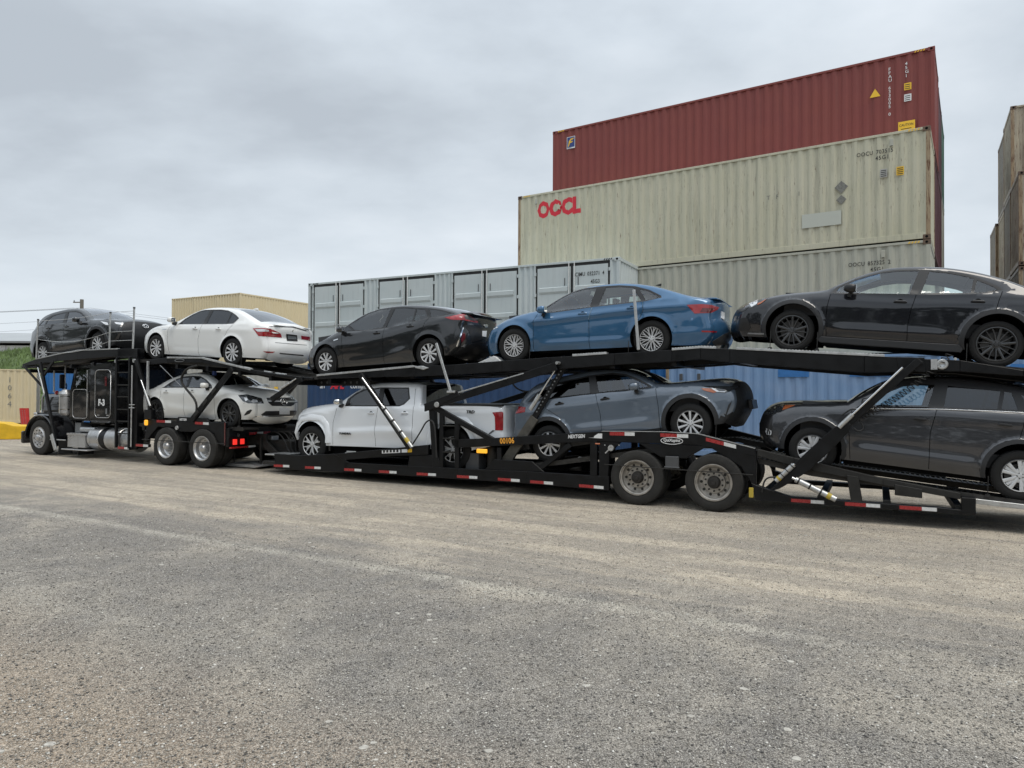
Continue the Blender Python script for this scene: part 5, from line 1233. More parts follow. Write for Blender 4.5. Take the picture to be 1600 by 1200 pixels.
both('upper_side_beam',lambda m,a,b:m.prism([(-5.00,.985),(-4.18,1.04),(-1.94,1.238),(-.8,1.262),(-.26,1.245),(.64,1.04),(.66,.92),(-.25,1.06),(-1.99,1.06),(-2.67,1.01),(-5.00,.82)],a,b))
part('beam_cap_strip',MB().rail([(-1.94,1.246),(-.8,1.270),(-.26,1.253),(.64,1.048)],.045,.135,.008),M['silver'],bevel=0)
both('axle_gusset',lambda m,a,b:m.prism([(-1.99,1.055),(-1.60,1.055),(-1.80,.86),(-1.83,.21),(-1.99,.20)],a+.002,b))
both('axle_hanger_plate',lambda m,a,b:m.prism([(-1.27,1.055),(-.10,1.055),(-.46,.83),(-.88,.83)],a+.002,b-.02))
both('axle_gusset',lambda m,a,b:m.prism([(-.10,1.055),(.24,1.01),(.66,.92),(.66,.46),(.58,.50),(.43,.74)],a+.002,b))
part('hanger_box',MB().box(-.79,-.57,-.01,.049,.67,.86).box(-.81,-.55,-.02,-.0,.665,.69),M['grey2'])
part('wheel_guard_rod',MB().tube((-1.86,-.03,.67),(.62,-.03,.63),.008,6),M['frame_dusty'],bevel=0)
both('rear_side_rail',lambda m,a,b:m.prism([(.58,.50),(.66,.46),(1.17,.31),(3.14,.305),(3.60,.285),(3.60,.235),(.65,.225)],a,b+.05))
both('tail_box',lambda m,a,b:m.box(3.43,3.60,a-.006,b+.06,.24,.47))
both('rear_runway_beam',lambda m,a,b:m.rail([(.67,1.035),(1.22,.92),(1.49,.868),(2.45,.675),(3.42,.525)],a+.03,b+.05,[.11,.13,.13,.10,.09]),mat=FD)
both('beam_upright',lambda m,a,b:m.prism([(1.96,.70),(2.12,.68),(2.18,.30),(2.02,.30)],a+.01,b-.01),mat=FD)
both('beam_upright',lambda m,a,b:m.prism([(2.60,.60),(2.95,.55),(2.95,.42),(2.60,.44)],a+.01,b-.01),mat=FD)
both('upright',lambda m,a,b:m.box(-2.16,-2.03,a,b,.45,1.07))
both('upright',lambda m,a,b:m.box(-4.05,-3.96,a+.02,b,.44,.86))
both('knee_plate',lambda m,a,b:m.prism([(-4.30,.44),(-4.10,.64),(-3.30,.64),(-3.05,.46)],a+.006,b-.02))
both('lower_brace',lambda m,a,b:m.beam((-3.15,.52),(-2.55,.98),a+.01,b-.01,.09))
tape(TRL,[(-9.79,-9.32,.225,.235),(-8.85,-8.40,.235,.245),(-7.74,-7.28,.25,.258),(-6.82,-6.37,.258,.265),(-5.87,-5.41,.265,.272),(-4.92,-4.46,.270,.274),(-4.01,-3.55,.272,.272),(-3.33,-2.87,.268,.265),(-2.36,-1.90,.258,.252),(1.18,1.65,.262,.264),(1.94,2.41,.266,.268),(2.66,3.13,.270,.272)],.047)
tape(TRL,[(-1.79,-1.34,1.205,1.21),(-.89,-.42,1.21,1.205),(-.13,.35,1.165,1.06)],.047,.06)
text('number_marking','00106',.150,M['orange_print'],TRL,(-3.97,.044,.945),sx=.82,bold=.004,rot=(R(90),R(-4),0))
text('maker_marking','NEXTGEN',.088,M['white_print'],TRL,(-2.58,.044,1.095),sx=.80,bold=.003,shear=.25,rot=(R(90),R(-4),0))
MB().prism([(-2.19,1.12),(-2.08,1.125),(-2.08,1.15),(-2.0,1.20),(-1.93,1.20),(-1.93,1.115)],.043,.048).build('white_sticker',M['white_print'],TRL)
text('maker_marking','QuiXspinz',.070,M['white_print'],TRL,(-.695,.043,1.105),align='CENTER',sx=.95,bold=.002)
el=MB(); pl=[]
for i in range(33):
    t_=2*math.pi*i/32; pl.append((-.695+.185*math.cos(t_),.046,1.118+.058*math.sin(t_)))
el.path(pl,.0055,5); el.build('logo_ring',M['white_print'],TRL)
for x,z in ((-1.88,1.0),(-1.62,1.01)): part('rivet',MB().tube((x,.046,z),(x,.056,z),.012,8),M['silver'],bevel=0)
o=part('winch_wheel',MB().lathe([(.001,0),(.02,-.004),(.022,-.012),(.050,-.012),(.054,0),(.054,.02)],20,(-1.76,.02,.955)),M['silver'],bevel=0); MB().beam((-1.80,.92),(-1.86,.86),.01,.02,.02).build('winch_handle',M['silver'],o)
part('winch_wheel',MB().lathe([(.001,0),(.02,-.004),(.022,-.012),(.050,-.012),(.054,0),(.054,.02)],20,(-2.45,.30,.70)),M['silver'],bevel=0)
part('marker_lamp',MB().box(-2.06,-1.97,.035,.05,1.005,1.03),M['amberdull'])
part('marker_lamp',MB().box(.55,.62,.035,.05,.26,.42),M['yellow_tape'])
part('side_marker_lamp',MB().box(-4.46,-4.24,.0,.05,.75,.83),M['amber'],bevel=.01)
MB().prism([(-6.74,.635),(-6.28,.672),(-6.28,.735),(-6.74,.698)],.040,.0465).build('warning_sticker',M['white_print'],TRL)
for k in range(5): MB().prism([(-6.71+.085*k,.652+.0069*k),(-6.66+.085*k,.656+.0069*k),(-6.66+.085*k,.712+.0069*k),(-6.71+.085*k,.708+.0069*k)],.036,.0395).build('sticker_print',M['black_print'],TRL)
MB().prism([(-6.24,.676),(-6.10,.686),(-6.10,.752),(-6.24,.742)],.040,.0465).build('warning_sticker',M['white_print'],TRL)
MB().prism([(-6.09,.687),(-5.99,.695),(-5.99,.77),(-6.09,.76)],.040,.0465).build('warning_sticker',M['yellow_print'],TRL)
# axles and wheels
for s in (-1.29,0.0):
    z=.465+slope(s)
    part('axle',MB().tube((s,.3,z),(s,2.25,z),.07,12).box(s-.4,s+.4,.62,.72,z+.05,z+.16).box(s-.4,s+.4,1.83,1.93,z+.05,z+.16),FD)
    for y,fl in ((0.0,False),(2.55,True)): put_wheel(TRL,'trailer',s,y,z,fl,.3+s,('rim','disc_face','hand_holes'))
    for y,fl in ((.30,False),(2.25,True)): link('inner_tyre',WH['trailer']['tyre'],TRL,(s,y,z),(0,0,math.pi if fl else 0))
both('mud_flap_frame',lambda m,a,b:m.box(-1.88,-1.84,.14,.50,.30,.95),sides=((.1,.5),))
# lower cross members and runways
for s in (-9.6,-8.3,-7.0,-5.5,-4.2,-3.3,-2.1,.75,1.6,2.5,3.4):
    z=.22 if s<-2 else .24
    part('cross_member',MB().box(s-.05,s+.05,.132,2.418,z,z+.11),FD)
part('spine_rail',MB().box(-9.75,-1.85,.95,1.05,.20,.34).box(-9.75,-1.85,1.5,1.6,.20,.34),FD)
YS=((.16,.60),(1.62,2.08))
runway(TRL,[(-9.75,.30),(-8.84,.32),(-7.5,.335),(-5.14,.365),(-4.5,.40)],((.15,.64),(1.66,2.20)))
runway(TRL,[(-3.7,.52),(-3.03,.617),(-.43,1.055),(.1,1.09),(.65,1.0)],YS)
runway(TRL,[(.67,.86),(1.47,.70),(3.0,.548),(4.13,.44),(5.4,.33)],((.20,.66),(1.60,2.10)))
part('platform_edge',MB().rail([(3.5,.46),(4.2,.415),(5.4,.32)],.12,.18,.07),M['silver'],bevel=.004)
part('well_floor',MB().box(-4.9,-1.9,.7,1.9,.26,.28),FD)
# upper deck of the trailer
UP=[(-8.58,2.26),(-6.75,2.38),(-5.99,2.43),(-5.06,2.455),(-3.97,2.515),(-2.96,2.565),(-1.73,2.61),(-.71,2.65),(-.23,2.675),(.24,2.645),(2.2,2.50),(2.86,2.45)]
UPb=[.07,.16,.20,.20,.20,.23,.20,.20,.19,.22,.26,.20]
both('upper_deck_rail',lambda m,a,b:m.rail(UP,a+.05,b+.04,UPb))
both('upper_deck_tail',lambda m,a,b:m.rail([(2.86,2.445),(3.42,2.41),(4.16,2.26),(4.9,2.11)],a+.06,b+.04,[.18,.16,.08,.06]))
RW=[(-8.95,2.22),(-8.45,2.252),(-5.72,2.382),(-3.78,2.484),(-1.1,2.53),(-.2,2.575),(.3,2.61),(1.17,2.590),(2.6,2.445),(3.88,2.305),(4.9,2.19)]
runway(TRL,RW,((.19,.62),(1.58,2.06)))
for s in (-8.3,-7.2,-6.1,-5.0,-3.9,-2.8,-1.8,-.7,.3,1.3,2.3,3.1,4.3):
    z=float(np.interp(s,[q[0] for q in RW],[q[1] for q in RW]))
    part('deck_cross_member',MB().box(s-.045,s+.045,.19,2.42,z-.17,z-.05),FR)
part('inner_deck_rail',MB().rail([(x,z-.04) for x,z in RW],.66,.72,.12),FR); part('inner_deck_rail',MB().rail([(x,z-.04) for x,z in RW],1.48,1.54,.12),FR)
for seg in ([(-8.58,2.268),(-5.99,2.438)],[(-2.52,2.595),(-1.87,2.625)],[(-.71,2.664),(-.23,2.69),(.02,2.675)],[(.34,2.655),(2.47,2.498)]):
    part('bright_edge_strip',MB().rail(seg,.088,.19,.035,.012),M['silver'],bevel=.003)
    c=MB()
    for x,z in densify(seg,.05)[:-1]: c.box(x,x+.025,.09,.14,z+.012,z+.022)
    part('edge_teeth',c,M['silver'],bevel=0)['kind']='stuff'
part('motor_housing',MB().lathe([(.001,-.0),(.035,-.01),(.04,-.03),(.062,-.03),(.075,-.015),(.075,.08)],18,(3.20,.09,2.355)).box(3.06,3.14,.06,.16,2.28,2.43),M['silver'],bevel=0,smooth=40)
part('joint_plate',MB().prism([(2.62,2.47),(2.98,2.455),(3.0,2.24),(2.66,2.27)],.085,.099),FR)
part('pin_head',MB().tube((2.90,.07,2.40),(2.90,.10,2.40),.03,12).tube((3.36,.07,2.43),(3.36,.10,2.43),.02,10),M['silver'],bevel=0)
part('perforated_plate',MB().prism([(-8.95,2.19),(-7.3,2.19),(-7.3,2.06),(-8.95,2.03)],.5,.52),FR)
holes=MB()
for k in range(9): holes.tube((-8.8+.17*k,.485,2.115),(-8.8+.17*k,.499,2.115),.028,10)
part('plate_holes',holes,M['grey2'],bevel=0)['kind']='stuff'
# arms and rams, near and far
SA_=simple('scuffed_grey_steel',(.085,.080,.068),.6,.3,var=.5,scale=5,bump=.2)
def arm(name,p,q,h,h2,y,mat=FR,root=TRL): part(name,MB().beam(p,q,y[0],y[1],h,h2),mat,root)
for y in ((-.03,.045),(2.505,2.58)):
    part('lift_arm_sleeve',MB().prism([(.887,.387),(1.019,.44),(1.20,.56),(1.44,.74),(1.78,1.10),(2.00,1.36),(2.02,1.46),(1.96,1.545),(1.76,1.385),(1.40,1.02),(1.15,.74),(1.06,.60)],*y))
    arm('lift_arm',(1.95,1.46),(2.92,2.42),.12,.10,(y[0]+.015,y[1]-.01))
    cyl(TRL,(1.86,1.42),(2.70,2.31),y[0]-.02 if y[0]<0 else y[1]+.02,.035,.016,.22,ring=False)
    yb=(.145,.215) if y[0]<0 else (2.33,2.40); part('slide_arm',MB().beam((-3.96,.52),(-3.30,1.45),yb[0],yb[1],.20,.17),SA_)
    arm('slide_arm_upper',(-3.36,1.38),(-2.72,2.38),.11,.10,(yb[0]+.01,yb[1]-.01))
    cyl(TRL,(-3.36,1.60),(-2.84,2.36),yb[0]-.05 if y[0]<0 else yb[1]+.05,.042,.016,.36,ring=False)
    arm('front_lift_arm',(-7.30,2.27),(-6.02,.78),.12,.12,(y[0]+.02,y[1]))
    arm('diagonal_beam',(-5.60,1.60),(-2.80,2.40),.12,.15,(y[0]+.03,y[1]-.004))
cyl(TRL,(-5.92,.80),(-7.20,2.20),-.045,.038,.018,.58)
cyl(TRL,(1.82,.33),(1.20,.62),-.02,.045,.02,.92)
cyl(TRL,(.97,.56),(1.24,.84),-.055,.04,.02,.95)
part('bright_edge_strip',MB().rail([(-4.95,1.90),(-3.45,2.285)],.0,.06,.025),M['silver'],bevel=.003)
part('pin_disc',MB().tube((-5.36,-.03,1.665),(-5.36,.01,1.665),.055,18),M['silver'],bevel=.004)
part('pin_disc',MB().tube((-2.78,-.02,2.455),(-2.78,.10,2.455),.028,14),M['silver'],bevel=0)
part('arm_head',MB().prism([(-5.66,1.52),(-5.66,1.68),(-5.1,1.86),(-4.9,1.95),(-4.83,1.85),(-5.2,1.70),(-5.42,1.60)],-.01,.045),FR)
ph=MB()
for k in range(13):
    f_=k/12; x=-3.25+.48*f_; z=1.56+.75*f_; ph.tube((x,.140,z),(x,.154,z),.014,8)
part('adjustment_holes',ph,M['grey'],bevel=0)['kind']='stuff'
part('stake',MB().beam((-5.37,2.88),(-5.03,1.93),-.045,-.02,.055),M['silver']); part('stake_foot',MB().box(-5.11,-4.93,-.05,.0,1.90,1.94),M['silver'])
part('stake',MB().beam((-1.36,3.70),(-1.275,2.66),.03,.055,.05),M['silver'])
part('stake',MB().beam((-3.95,2.25),(-3.62,1.72),2.30,2.32,.03),M['silver'])
# coil of air line on the rear arm, slack hoses
co=MB(); pts=[]
for i in range(420):
    f_=i/419; x=2.05+1.25*f_; z=1.52+.98*f_-.10*math.sin(math.pi*f_); a=2*math.pi*26*f_; pts.append((x+.035*math.cos(a),.10+.035*math.sin(a),z+.035*math.cos(a)*-.7))
part('coiled_air_line',co.path(pts,.007,5),M['rubber'],bevel=0,smooth=True)
def hose(name,ctrl,r,root=TRL,mat='rubber'):
    P=ctrl
    for _ in range(3): P=chaikin(P)
    part(name,MB().path(P,r,7),M[mat],root,bevel=0,smooth=True)
hose('hydraulic_hose',[(-5.95,.0,.85),(-5.75,.0,1.12),(-5.6,.0,1.36),(-5.42,.0,1.34),(-5.38,.0,.9),(-5.38,.02,.62)],.016)
hose('hydraulic_hose',[(-6.55,-.06,1.42),(-6.35,-.07,1.2),(-6.15,-.06,.95),(-5.95,-.03,.9)],.010)
hose('hydraulic_hose',[(-4.1,.6,2.25),(-3.9,.6,1.95),(-3.5,.6,1.92),(-3.2,.6,2.2)],.016)
hose('hydraulic_hose',[(.75,.02,.36),(.8,-.02,.6),(1.0,-.02,.62)],.014)
hose('hydraulic_hose',[(2.05,.05,1.42),(2.12,.02,1.36),(2.2,.05,1.40),(2.16,.06,1.5)],.010)
hose('hydraulic_hose',[(1.9,.05,1.60),(2.05,.02,1.72),(2.2,.02,1.62),(2.3,.05,1.74)],.012)
# ladder-like equipment behind the centre posts
part('control_box',MB().box(-4.85,-4.55,.25,.55,.40,.72),M['grey2'])
part('hydraulic_tank',MB().tube((-4.3,.35,.47),(-4.3,.35,.85),.10,16),FD,smooth=40,bevel=0)
part('tie_down_ratchet',MB().box(-7.8,-7.45,.13,.16,.55,.60).box(-7.75,-7.5,.12,.14,.60,.64),M['silver'])
# wheel straps and chocks beside each tyre on the decks
def strap(root,x,z,t=.17):
    part('wheel_strap',MB().path([(x,t,z+.02),(x+.01,t,z+.30)],.006,5).box(x-.03,x+.03,t-.02,t+.02,z,z+.04),M['rubber'],root,bevel=0)
for x,z in ((-8.12,2.27),(-3.42,2.50),(-1.50,2.53),(.85,2.62),(1.54,2.58),(3.5,2.35),(-6.1,2.37),(.0,1.10),(1.86,.68),(3.75,.48)): strap(TRL,x,z)
part('wheel_chock',MB().prism([(-4.62,2.47),(-4.22,2.62),(-4.16,2.60),(-4.02,2.49)],.22,.42),M['white_tape'])
part('wheel_chock',MB().prism([(-5.98,2.43),(-5.78,2.44),(-5.62,2.40),(-5.74,2.36),(-5.94,2.40)],.07,.20),M['silver'])

# ------------------------------------------------------------------ the tractor
TRK=empty('truck_tractor',(T0[0],T0[1],0),TROT)
tag(TRK,'black long nosed truck tractor with sleeper cab under the front car rack','truck')
def tp(name,mb,mat=FR,bevel=.006,smooth=False): return part(name,mb,mat,TRK,bevel,smooth)
def tboth(name,fn,mat=FR,sides=(NEAR,FAR),bevel=.006): both(name,fn,mat,TRK,sides,bevel)
GB=simple('truck_gloss_black',(.004,.004,.005),.30,0,spec=.2,coat=1,var=.2,scale=3)
tboth('chassis_rail',lambda m,a,b:m.box(-19.7,-10.9,a,b,.60,.86),sides=((.86,.94),(1.61,1.69)),mat=FD)
z=.495+slope(-18.9)
for y,fl in ((0.02,False),(2.50,True)): put_wheel(TRK,'steer',-18.90,y,z,fl,.2,('rim','disc_face','hand_holes'))
tp('steer_axle',MB().tube((-18.9,.3,z),(-18.9,2.25,z),.06,12),FD)
for s in (-13.43,-12.11):
    z=.470+slope(s)+.01
    for y,fl in ((.0,False),(2.52,True)): put_wheel(TRK,'drive',s,y,z,fl,.5*s,('rim','disc_face','hand_holes'))
    for y,fl in ((.30,False),(2.22,True)): link('inner_tyre',WH['drive']['tyre'],TRK,(s,y,z),(0,0,math.pi if fl else 0))
    tp('drive_axle',MB().tube((s,.5,z),(s,2.0,z),.09,12).lathe([(.001,0),(.2,.02),(.2,.3),(.001,.32)],16,(s,1.1,z)),FD,bevel=0)
# front wings: rolled arches over the steer wheels
def wing(y0,y1):
    m=MB(); n=26; R0=.70; cx,cz_=-18.93,.50
    rows_=[]
    for i in range(n+1):
        t_=R(-14+196*i/n)+0; x=cx+R0*math.cos(t_)*(1.06 if math.cos(t_)<0 else 1.0); zz=cz_+R0*math.sin(t_)*(.99)
        rows_.append((x,zz))
    sg=1 if y1>y0 else -1
    prof=[(-.035,0.02),(-.005,.0),(.02,.03),(.03,.10),(.03,abs(y1-y0))]
    for x,zz in rows_:
        dx,dz=x-cx,zz-cz_; l=math.hypot(dx,dz); dx/=l; dz/=l
        for o_,yy in prof: m.v.append((x+dx*o_,y0+sg*yy,zz+dz*o_))
    k=len(prof)
    for i in range(n):
        for j in range(k-1): m.f.append((i*k+j,i*k+j+1,(i+1)*k+j+1,(i+1)*k+j))
    tp('front_wing',m,GB,bevel=0,smooth=45)
wing(.03,.62); wing(2.49,1.90)
tp('bumper',MB().box(-20.02,-19.90,.12,2.42,.34,.70),GB,bevel=.03)
tp('inner_wing',MB().prism([(-18.30,.45),(-18.30,1.15),(-18.7,1.22),(-17.75,1.22),(-17.75,.45)],.35,.40).prism([(-18.30,.45),(-18.30,1.15),(-18.7,1.22),(-17.75,1.22),(-17.75,.45)],2.12,2.17),GB)
hd=MB(); sec=[(.62,1.05),(.60,1.55),(.64,1.74),(.74,1.83),(1.27,1.88),(1.80,1.83),(1.90,1.74),(1.94,1.55),(1.92,1.05)]
for x,dz in ((-19.75,-.06),(-18.7,0),(-17.80,.07)):
    for y,zz in sec: hd.v.append((x,y,zz+(dz if zz>1.2 else 0)))
n=len(sec)
for i in range(2):
    for j in range(n-1): hd.f.append((i*n+j,i*n+j+1,(i+1)*n+j+1,(i+1)*n+j))
hd.f.append(tuple(range(n))[::-1]); hd.f.append(tuple(range(2*n,3*n)))
tp('bonnet',hd,GB,smooth=35,bevel=0)
tp('radiator_grille',MB().box(-19.83,-19.76,.70,1.84,.75,1.80),M['chrome'],bevel=.02)
em=MB(); pl=[(-18.95+.10*math.cos(2*math.pi*i/20),.590,1.52+.055*math.sin(2*math.pi*i/20)) for i in range(21)]; tp('bonnet_emblem',em.path(pl,.006,5),M['grey2'],bevel=0)
tp('headlamp',MB().box(-19.72,-19.55,.30,.55,1.16,1.24).box(-19.76,-19.70,.32,.56,.98,1.16),M['chrome'],bevel=.02)
# cab
tp('cab_lower',MB().box(-17.80,-16.86,.20,2.30,1.05,1.90),GB,bevel=.03)
tp('cab_roof',MB().prism([(-17.62,2.50),(-17.55,2.60),(-16.86,2.64),(-16.86,2.50)],.24,2.26),GB,bevel=.03)
for y0,y1 in ((.22,.28),(2.22,2.28)):
    tp('cab_pillar',MB().prism([(-17.79,1.90),(-17.70,1.90),(-17.50,2.50),(-17.60,2.50)],y0,y1),GB); tp('cab_pillar',MB().box(-16.97,-16.87,y0,y1,1.90,2.50),GB)
    MB().prism([(-17.70,1.90),(-16.97,1.90),(-16.97,2.50),(-17.50,2.50)],(y0+y1)/2-.004,(y0+y1)/2+.004).build('side_window',M['glass_clear'],TRK)
MB().add([(-17.76,.28,1.90),(-17.76,2.22,1.90),(-17.56,2.22,2.50),(-17.56,.28,2.50)],[(0,1,2,3)]).build('windscreen',M['glass_mid'],TRK)
tp('cab_seat',MB().box(-17.3,-16.95,.5,.95,1.7,2.3).box(-17.3,-16.95,1.5,2.0,1.7,2.3),M['interior'],bevel=.05)
def tube_loop(name,x0,x1,z0,z1,y,r,rad,mat='alum'):
    pl=[]
    for cx_,cz_,a0 in ((x1-rad,z1-rad,0),(x0+rad,z1-rad,90),(x0+rad,z0+rad,180),(x1-rad,z0+rad,270)):
        for i in range(6): t_=R(a0+18*i); pl.append((cx_+rad*math.cos(t_),y,cz_+rad*math.sin(t_)))
    pl.append(pl[0]); tp(name,MB().path(pl,r,6),M[mat],bevel=0,smooth=True)
tube_loop('door_trim',-17.62,-16.95,1.13,1.93,.195,.009,.12)
tp('grab_bar',MB().tube((-16.93,.17,1.2),(-16.93,.17,2.46),.013,8),M['alum'],bevel=0)
tp('grab_bar',MB().tube((-15.64+.0,.12,1.3),(-15.64,.12,2.55),.010,8),M['frame_dusty'],bevel=0)
tp('sleeper',MB().box(-16.82,-15.60,.15,2.35,1.03,2.69),GB,bevel=.06)
tp('sleeper_door',MB().box(-16.50,-15.90,.142,.149,1.20,2.42),GB,bevel=.003)
tube_loop('sleeper_door_trim',-16.53,-15.86,1.17,2.46,.142,.010,.13)
tp('reflector',MB().box(-16.10,-16.02,.13,.142,2.02,2.28),M['taildark'])
text('fleet_marking','F-3',.235,M['white_print'],TRK,(-16.38,.136,1.50),bold=.012,sx=.95)
MB().box(-16.05,-15.99,.132,.138,1.27,1.42).build('sticker',M['grey'],TRK)
for x in (-16.42,-16.02): MB().box(x,x+.10,.132,.138,1.22,1.25).build('latch',M['alum'],TRK)
# air cleaner, stacks
ac=MB().tube((-18.22,.38,1.25),(-18.22,.38,1.80),.185,24).tube((-18.22,.38,1.80),(-18.22,.38,1.92),.185,24,r2=.10).tube((-18.22,.38,1.19),(-18.22,.38,1.25),.14,24,r2=.185)
tp('air_cleaner',ac,M['alum'],smooth=40,bevel=0)
for z_ in (1.35,1.72): tp('air_cleaner_band',MB().tube((-18.22,.38,z_),(-18.22,.38,z_+.025),.189,24),M['chrome'],smooth=40,bevel=0)
tp('air_intake_pipe',MB().tube((-18.9,.50,1.80),(-18.3,.42,1.86),.05,12),M['silver'],smooth=40,bevel=0)
tp('red_lamp',MB().lathe([(.001,-.03),(.05,-.02),(.06,.0),(.06,.04)],16,(-18.80,.42,1.83)),M['tailred'],bevel=0)
for x,y in ((-19.05,.50),(-18.55,.52),(-19.05,2.05)):
    tp('rack_support_pipe',MB().tube((x,y,1.84),(x,y,2.62),.022,8),M['silver'],bevel=0)
tp('horn_coil',MB().path([(-18.62+.11*math.cos(R(a)),.55,2.02+.11*math.sin(R(a))) for a in range(0,361,20)],.014,6),M['frame'],bevel=0)
tp('front_pipe',MB().path([(-19.62,.50,1.10),(-19.62,.50,1.68),(-19.58,.52,1.76),(-19.48,.56,1.78)],.03,8),M['silver'],bevel=0,smooth=True)
tp('rear_view_mirror',MB().box(-17.98,-17.92,.02,.16,1.95,2.35),GB,bevel=.02)
# steps, tanks
sb_=MB().box(-17.68,-16.88,.10,.55,.33,.66).box(-17.70,-16.86,.085,.56,.66,.715)
for k in range(7): sb_.box(-17.67,-16.89,.093,.099,.36+.042*k,.375+.042*k)
tp('step_box',sb_,M['alum'],bevel=.004)
tp('step_plate',MB().box(-17.78,-16.62,-.02,.35,.255,.285),M['alum'],bevel=.01)
tp('battery_box',MB().box(-17.68,-17.42,.30,.60,.72,1.0),M['grey'],bevel=.01)
tp('air_tank',MB().tube((-17.35,.30,.82),(-16.72,.30,.82),.075,16),M['silver'],smooth=40,bevel=.01)
for a,b in ((-16.84,-16.36),(-16.10,-15.52),(-15.40,-15.0)):
    o=tp('fuel_tank',MB().tube((a,.42,.585),(b,.42,.585),.315,32),M['alum'],smooth=40,bevel=.02)
    for q_ in (.25,.75):
        if a>-16.2 or q_<.5: MB().tube((a+(b-a)*q_-.02,.42,.585),(a+(b-a)*q_+.02,.42,.585),.320,32).build('tank_strap',M['silver'],o,smooth=40)
tp('tank_end_cover',MB().tube((-16.35,.42,.585),(-16.12,.42,.585),.30,32),FR,smooth=40,bevel=0)
tp('tank_step',MB().box(-15.36,-14.92,.05,.3,.36,.39),FR)
tape(TRK,[(-15.36,-14.92,.405,.405),(-14.63,-14.15,.50,.50)],.035,.06); tp('side_bar',MB().box(-14.66,-14.12,.04,.10,.46,.54),FR)
# ladder and mast
for x in (-15.46,-14.93): tp('ladder_rail',MB().box(x-.03,x+.03,.02,.09,.40,2.78),FR)
for z_ in (.78,1.10,1.41,1.74,2.05,2.38,2.70): tp('ladder_rung',MB().tube((-15.44,.05,z_),(-14.95,.05,z_),.015,8),FD,bevel=0)
tp('mast',MB().box(-14.90,-14.70,.10,.30,.40,3.0),FR); tp('mast',MB().box(-14.90,-14.70,2.25,2.45,.40,3.0),FR)
tp('mast_head',MB().box(-15.55,-14.70,.09,.18,2.76,2.995),FR)
for x in (-15.50,-14.76): tp('pin_disc',MB().tube((x,.03,2.68),(x,.09,2.68),.05,14),M['silver'],bevel=0)
tp('chrome_pole',MB().tube((-14.78,-.0,.45),(-14.765,-.0,2.56),.018,8),M['silver'],bevel=0)
for z_ in (1.46,1.54): tp('pole_clamp',MB().box(-14.86,-14.66,-.02,.02,z_-.012,z_+.012),M['silver'])
tp('swing_arm',MB().beam((-14.70,2.70),(-14.08,1.45),.03,.09,.10),FR); cyl(TRK,(-14.05,1.52),(-14.42,2.18),.01,.028,.016,.6,ring=False)
tp('support_post',MB().box(-14.245,-14.19,.03,.08,1.27,2.66),M['silver'])
tp('support_foot',MB().box(-14.30,-14.02,.02,.14,1.18,1.42),FR)
# rack over the cab
CC=[(-19.92,2.66),(-19.22,2.80),(-18.2,2.92),(-17.24,3.01),(-15.49,3.01),(-14.82,3.0)]
tboth('cab_rack_rail',lambda m,a,b:m.rail(CC,a+.04,b+.02,[.05,.16,.20,.25,.20,.20]))
tp('bright_edge_strip',MB().rail([(-19.22,2.815),(-18.2,2.935),(-17.24,3.025),(-15.5,3.025)],.08,.16,.03),M['silver'],bevel=.003)
tp('rack_nose_plate',MB().box(-19.98,-19.2,.10,2.4,2.55,2.60),FR)
runway(TRK,[(-19.9,2.60),(-19.15,2.614),(-16.6,2.804),(-15.2,2.87)],((.19,.62),(1.58,2.06)))
for s in (-19.6,-18.6,-17.6,-16.6,-15.6,-14.8):
    z_=float(np.interp(s,(-19.9,-15),(2.5,2.76))); tp('rack_cross_member',MB().box(s-.045,s+.045,.11,2.40,z_-.10,z_),FR)
tp('rack_pan',MB().rail([(-19.6,2.56),(-17.6,2.70),(-15.3,2.78)],.66,1.5,.02),FD)
tp('front_rack_arm',MB().beam((-18.90,2.70),(-18.10,.42),.0,.06,.09),FR); tp('front_rack_arm',MB().beam((-18.90,2.70),(-18.10,.42),2.44,2.50,.09),FR)
tp('arm_brace',MB().beam((-19.75,2.60),(-18.85,2.02),.02,.07,.05),FR); tp('arm_brace',MB().beam((-18.30,2.72),(-18.78,2.30),.02,.07,.08),FR)
cyl(TRK,(-18.62,1.80),(-18.95,2.55),-.01,.024,.016,.6,ring=False)
tp('arm_foot',MB().beam((-18.25,.66),(-18.04,.24),-.03,.0,.13),M['silver']); tp('arm_tie',MB().box(-18.4,-17.7,.03,.07,.50,.53),M['silver'])
for a,b in (((-19.09,3.95),(-19.16,2.80)),((-15.775,4.0),(-15.81,3.02)),((-14.795,4.08),(-14.83,3.0))):
    o=tp('guard_post',MB().tube((b[0],.06,b[1]),(a[0],.06,a[1]),.024,8),M['silver'],bevel=0)
    MB().tube((a[0],.06,a[1]-.04),(a[0],.06,a[1]),.03,8).build('post_cap',M['grey2'],o)
for z0,z1 in ((3.90,3.98),(3.37,3.46),(3.02,3.22)):
    P=[(-19.12,.06,z0)]; 
    for k in range(1,12): f_=k/12; P.append((-19.12+3.33*f_,.06,z0+(z1-z0)*f_-.16*math.sin(math.pi*f_)*(1 if z0<3.8 else .3)))
    P.append((-15.79,.06,z1)); P.append((-14.81,.06,z1-.0)); tp('guard_cable',MB().path(P,.006,4),M['silver'],bevel=0)
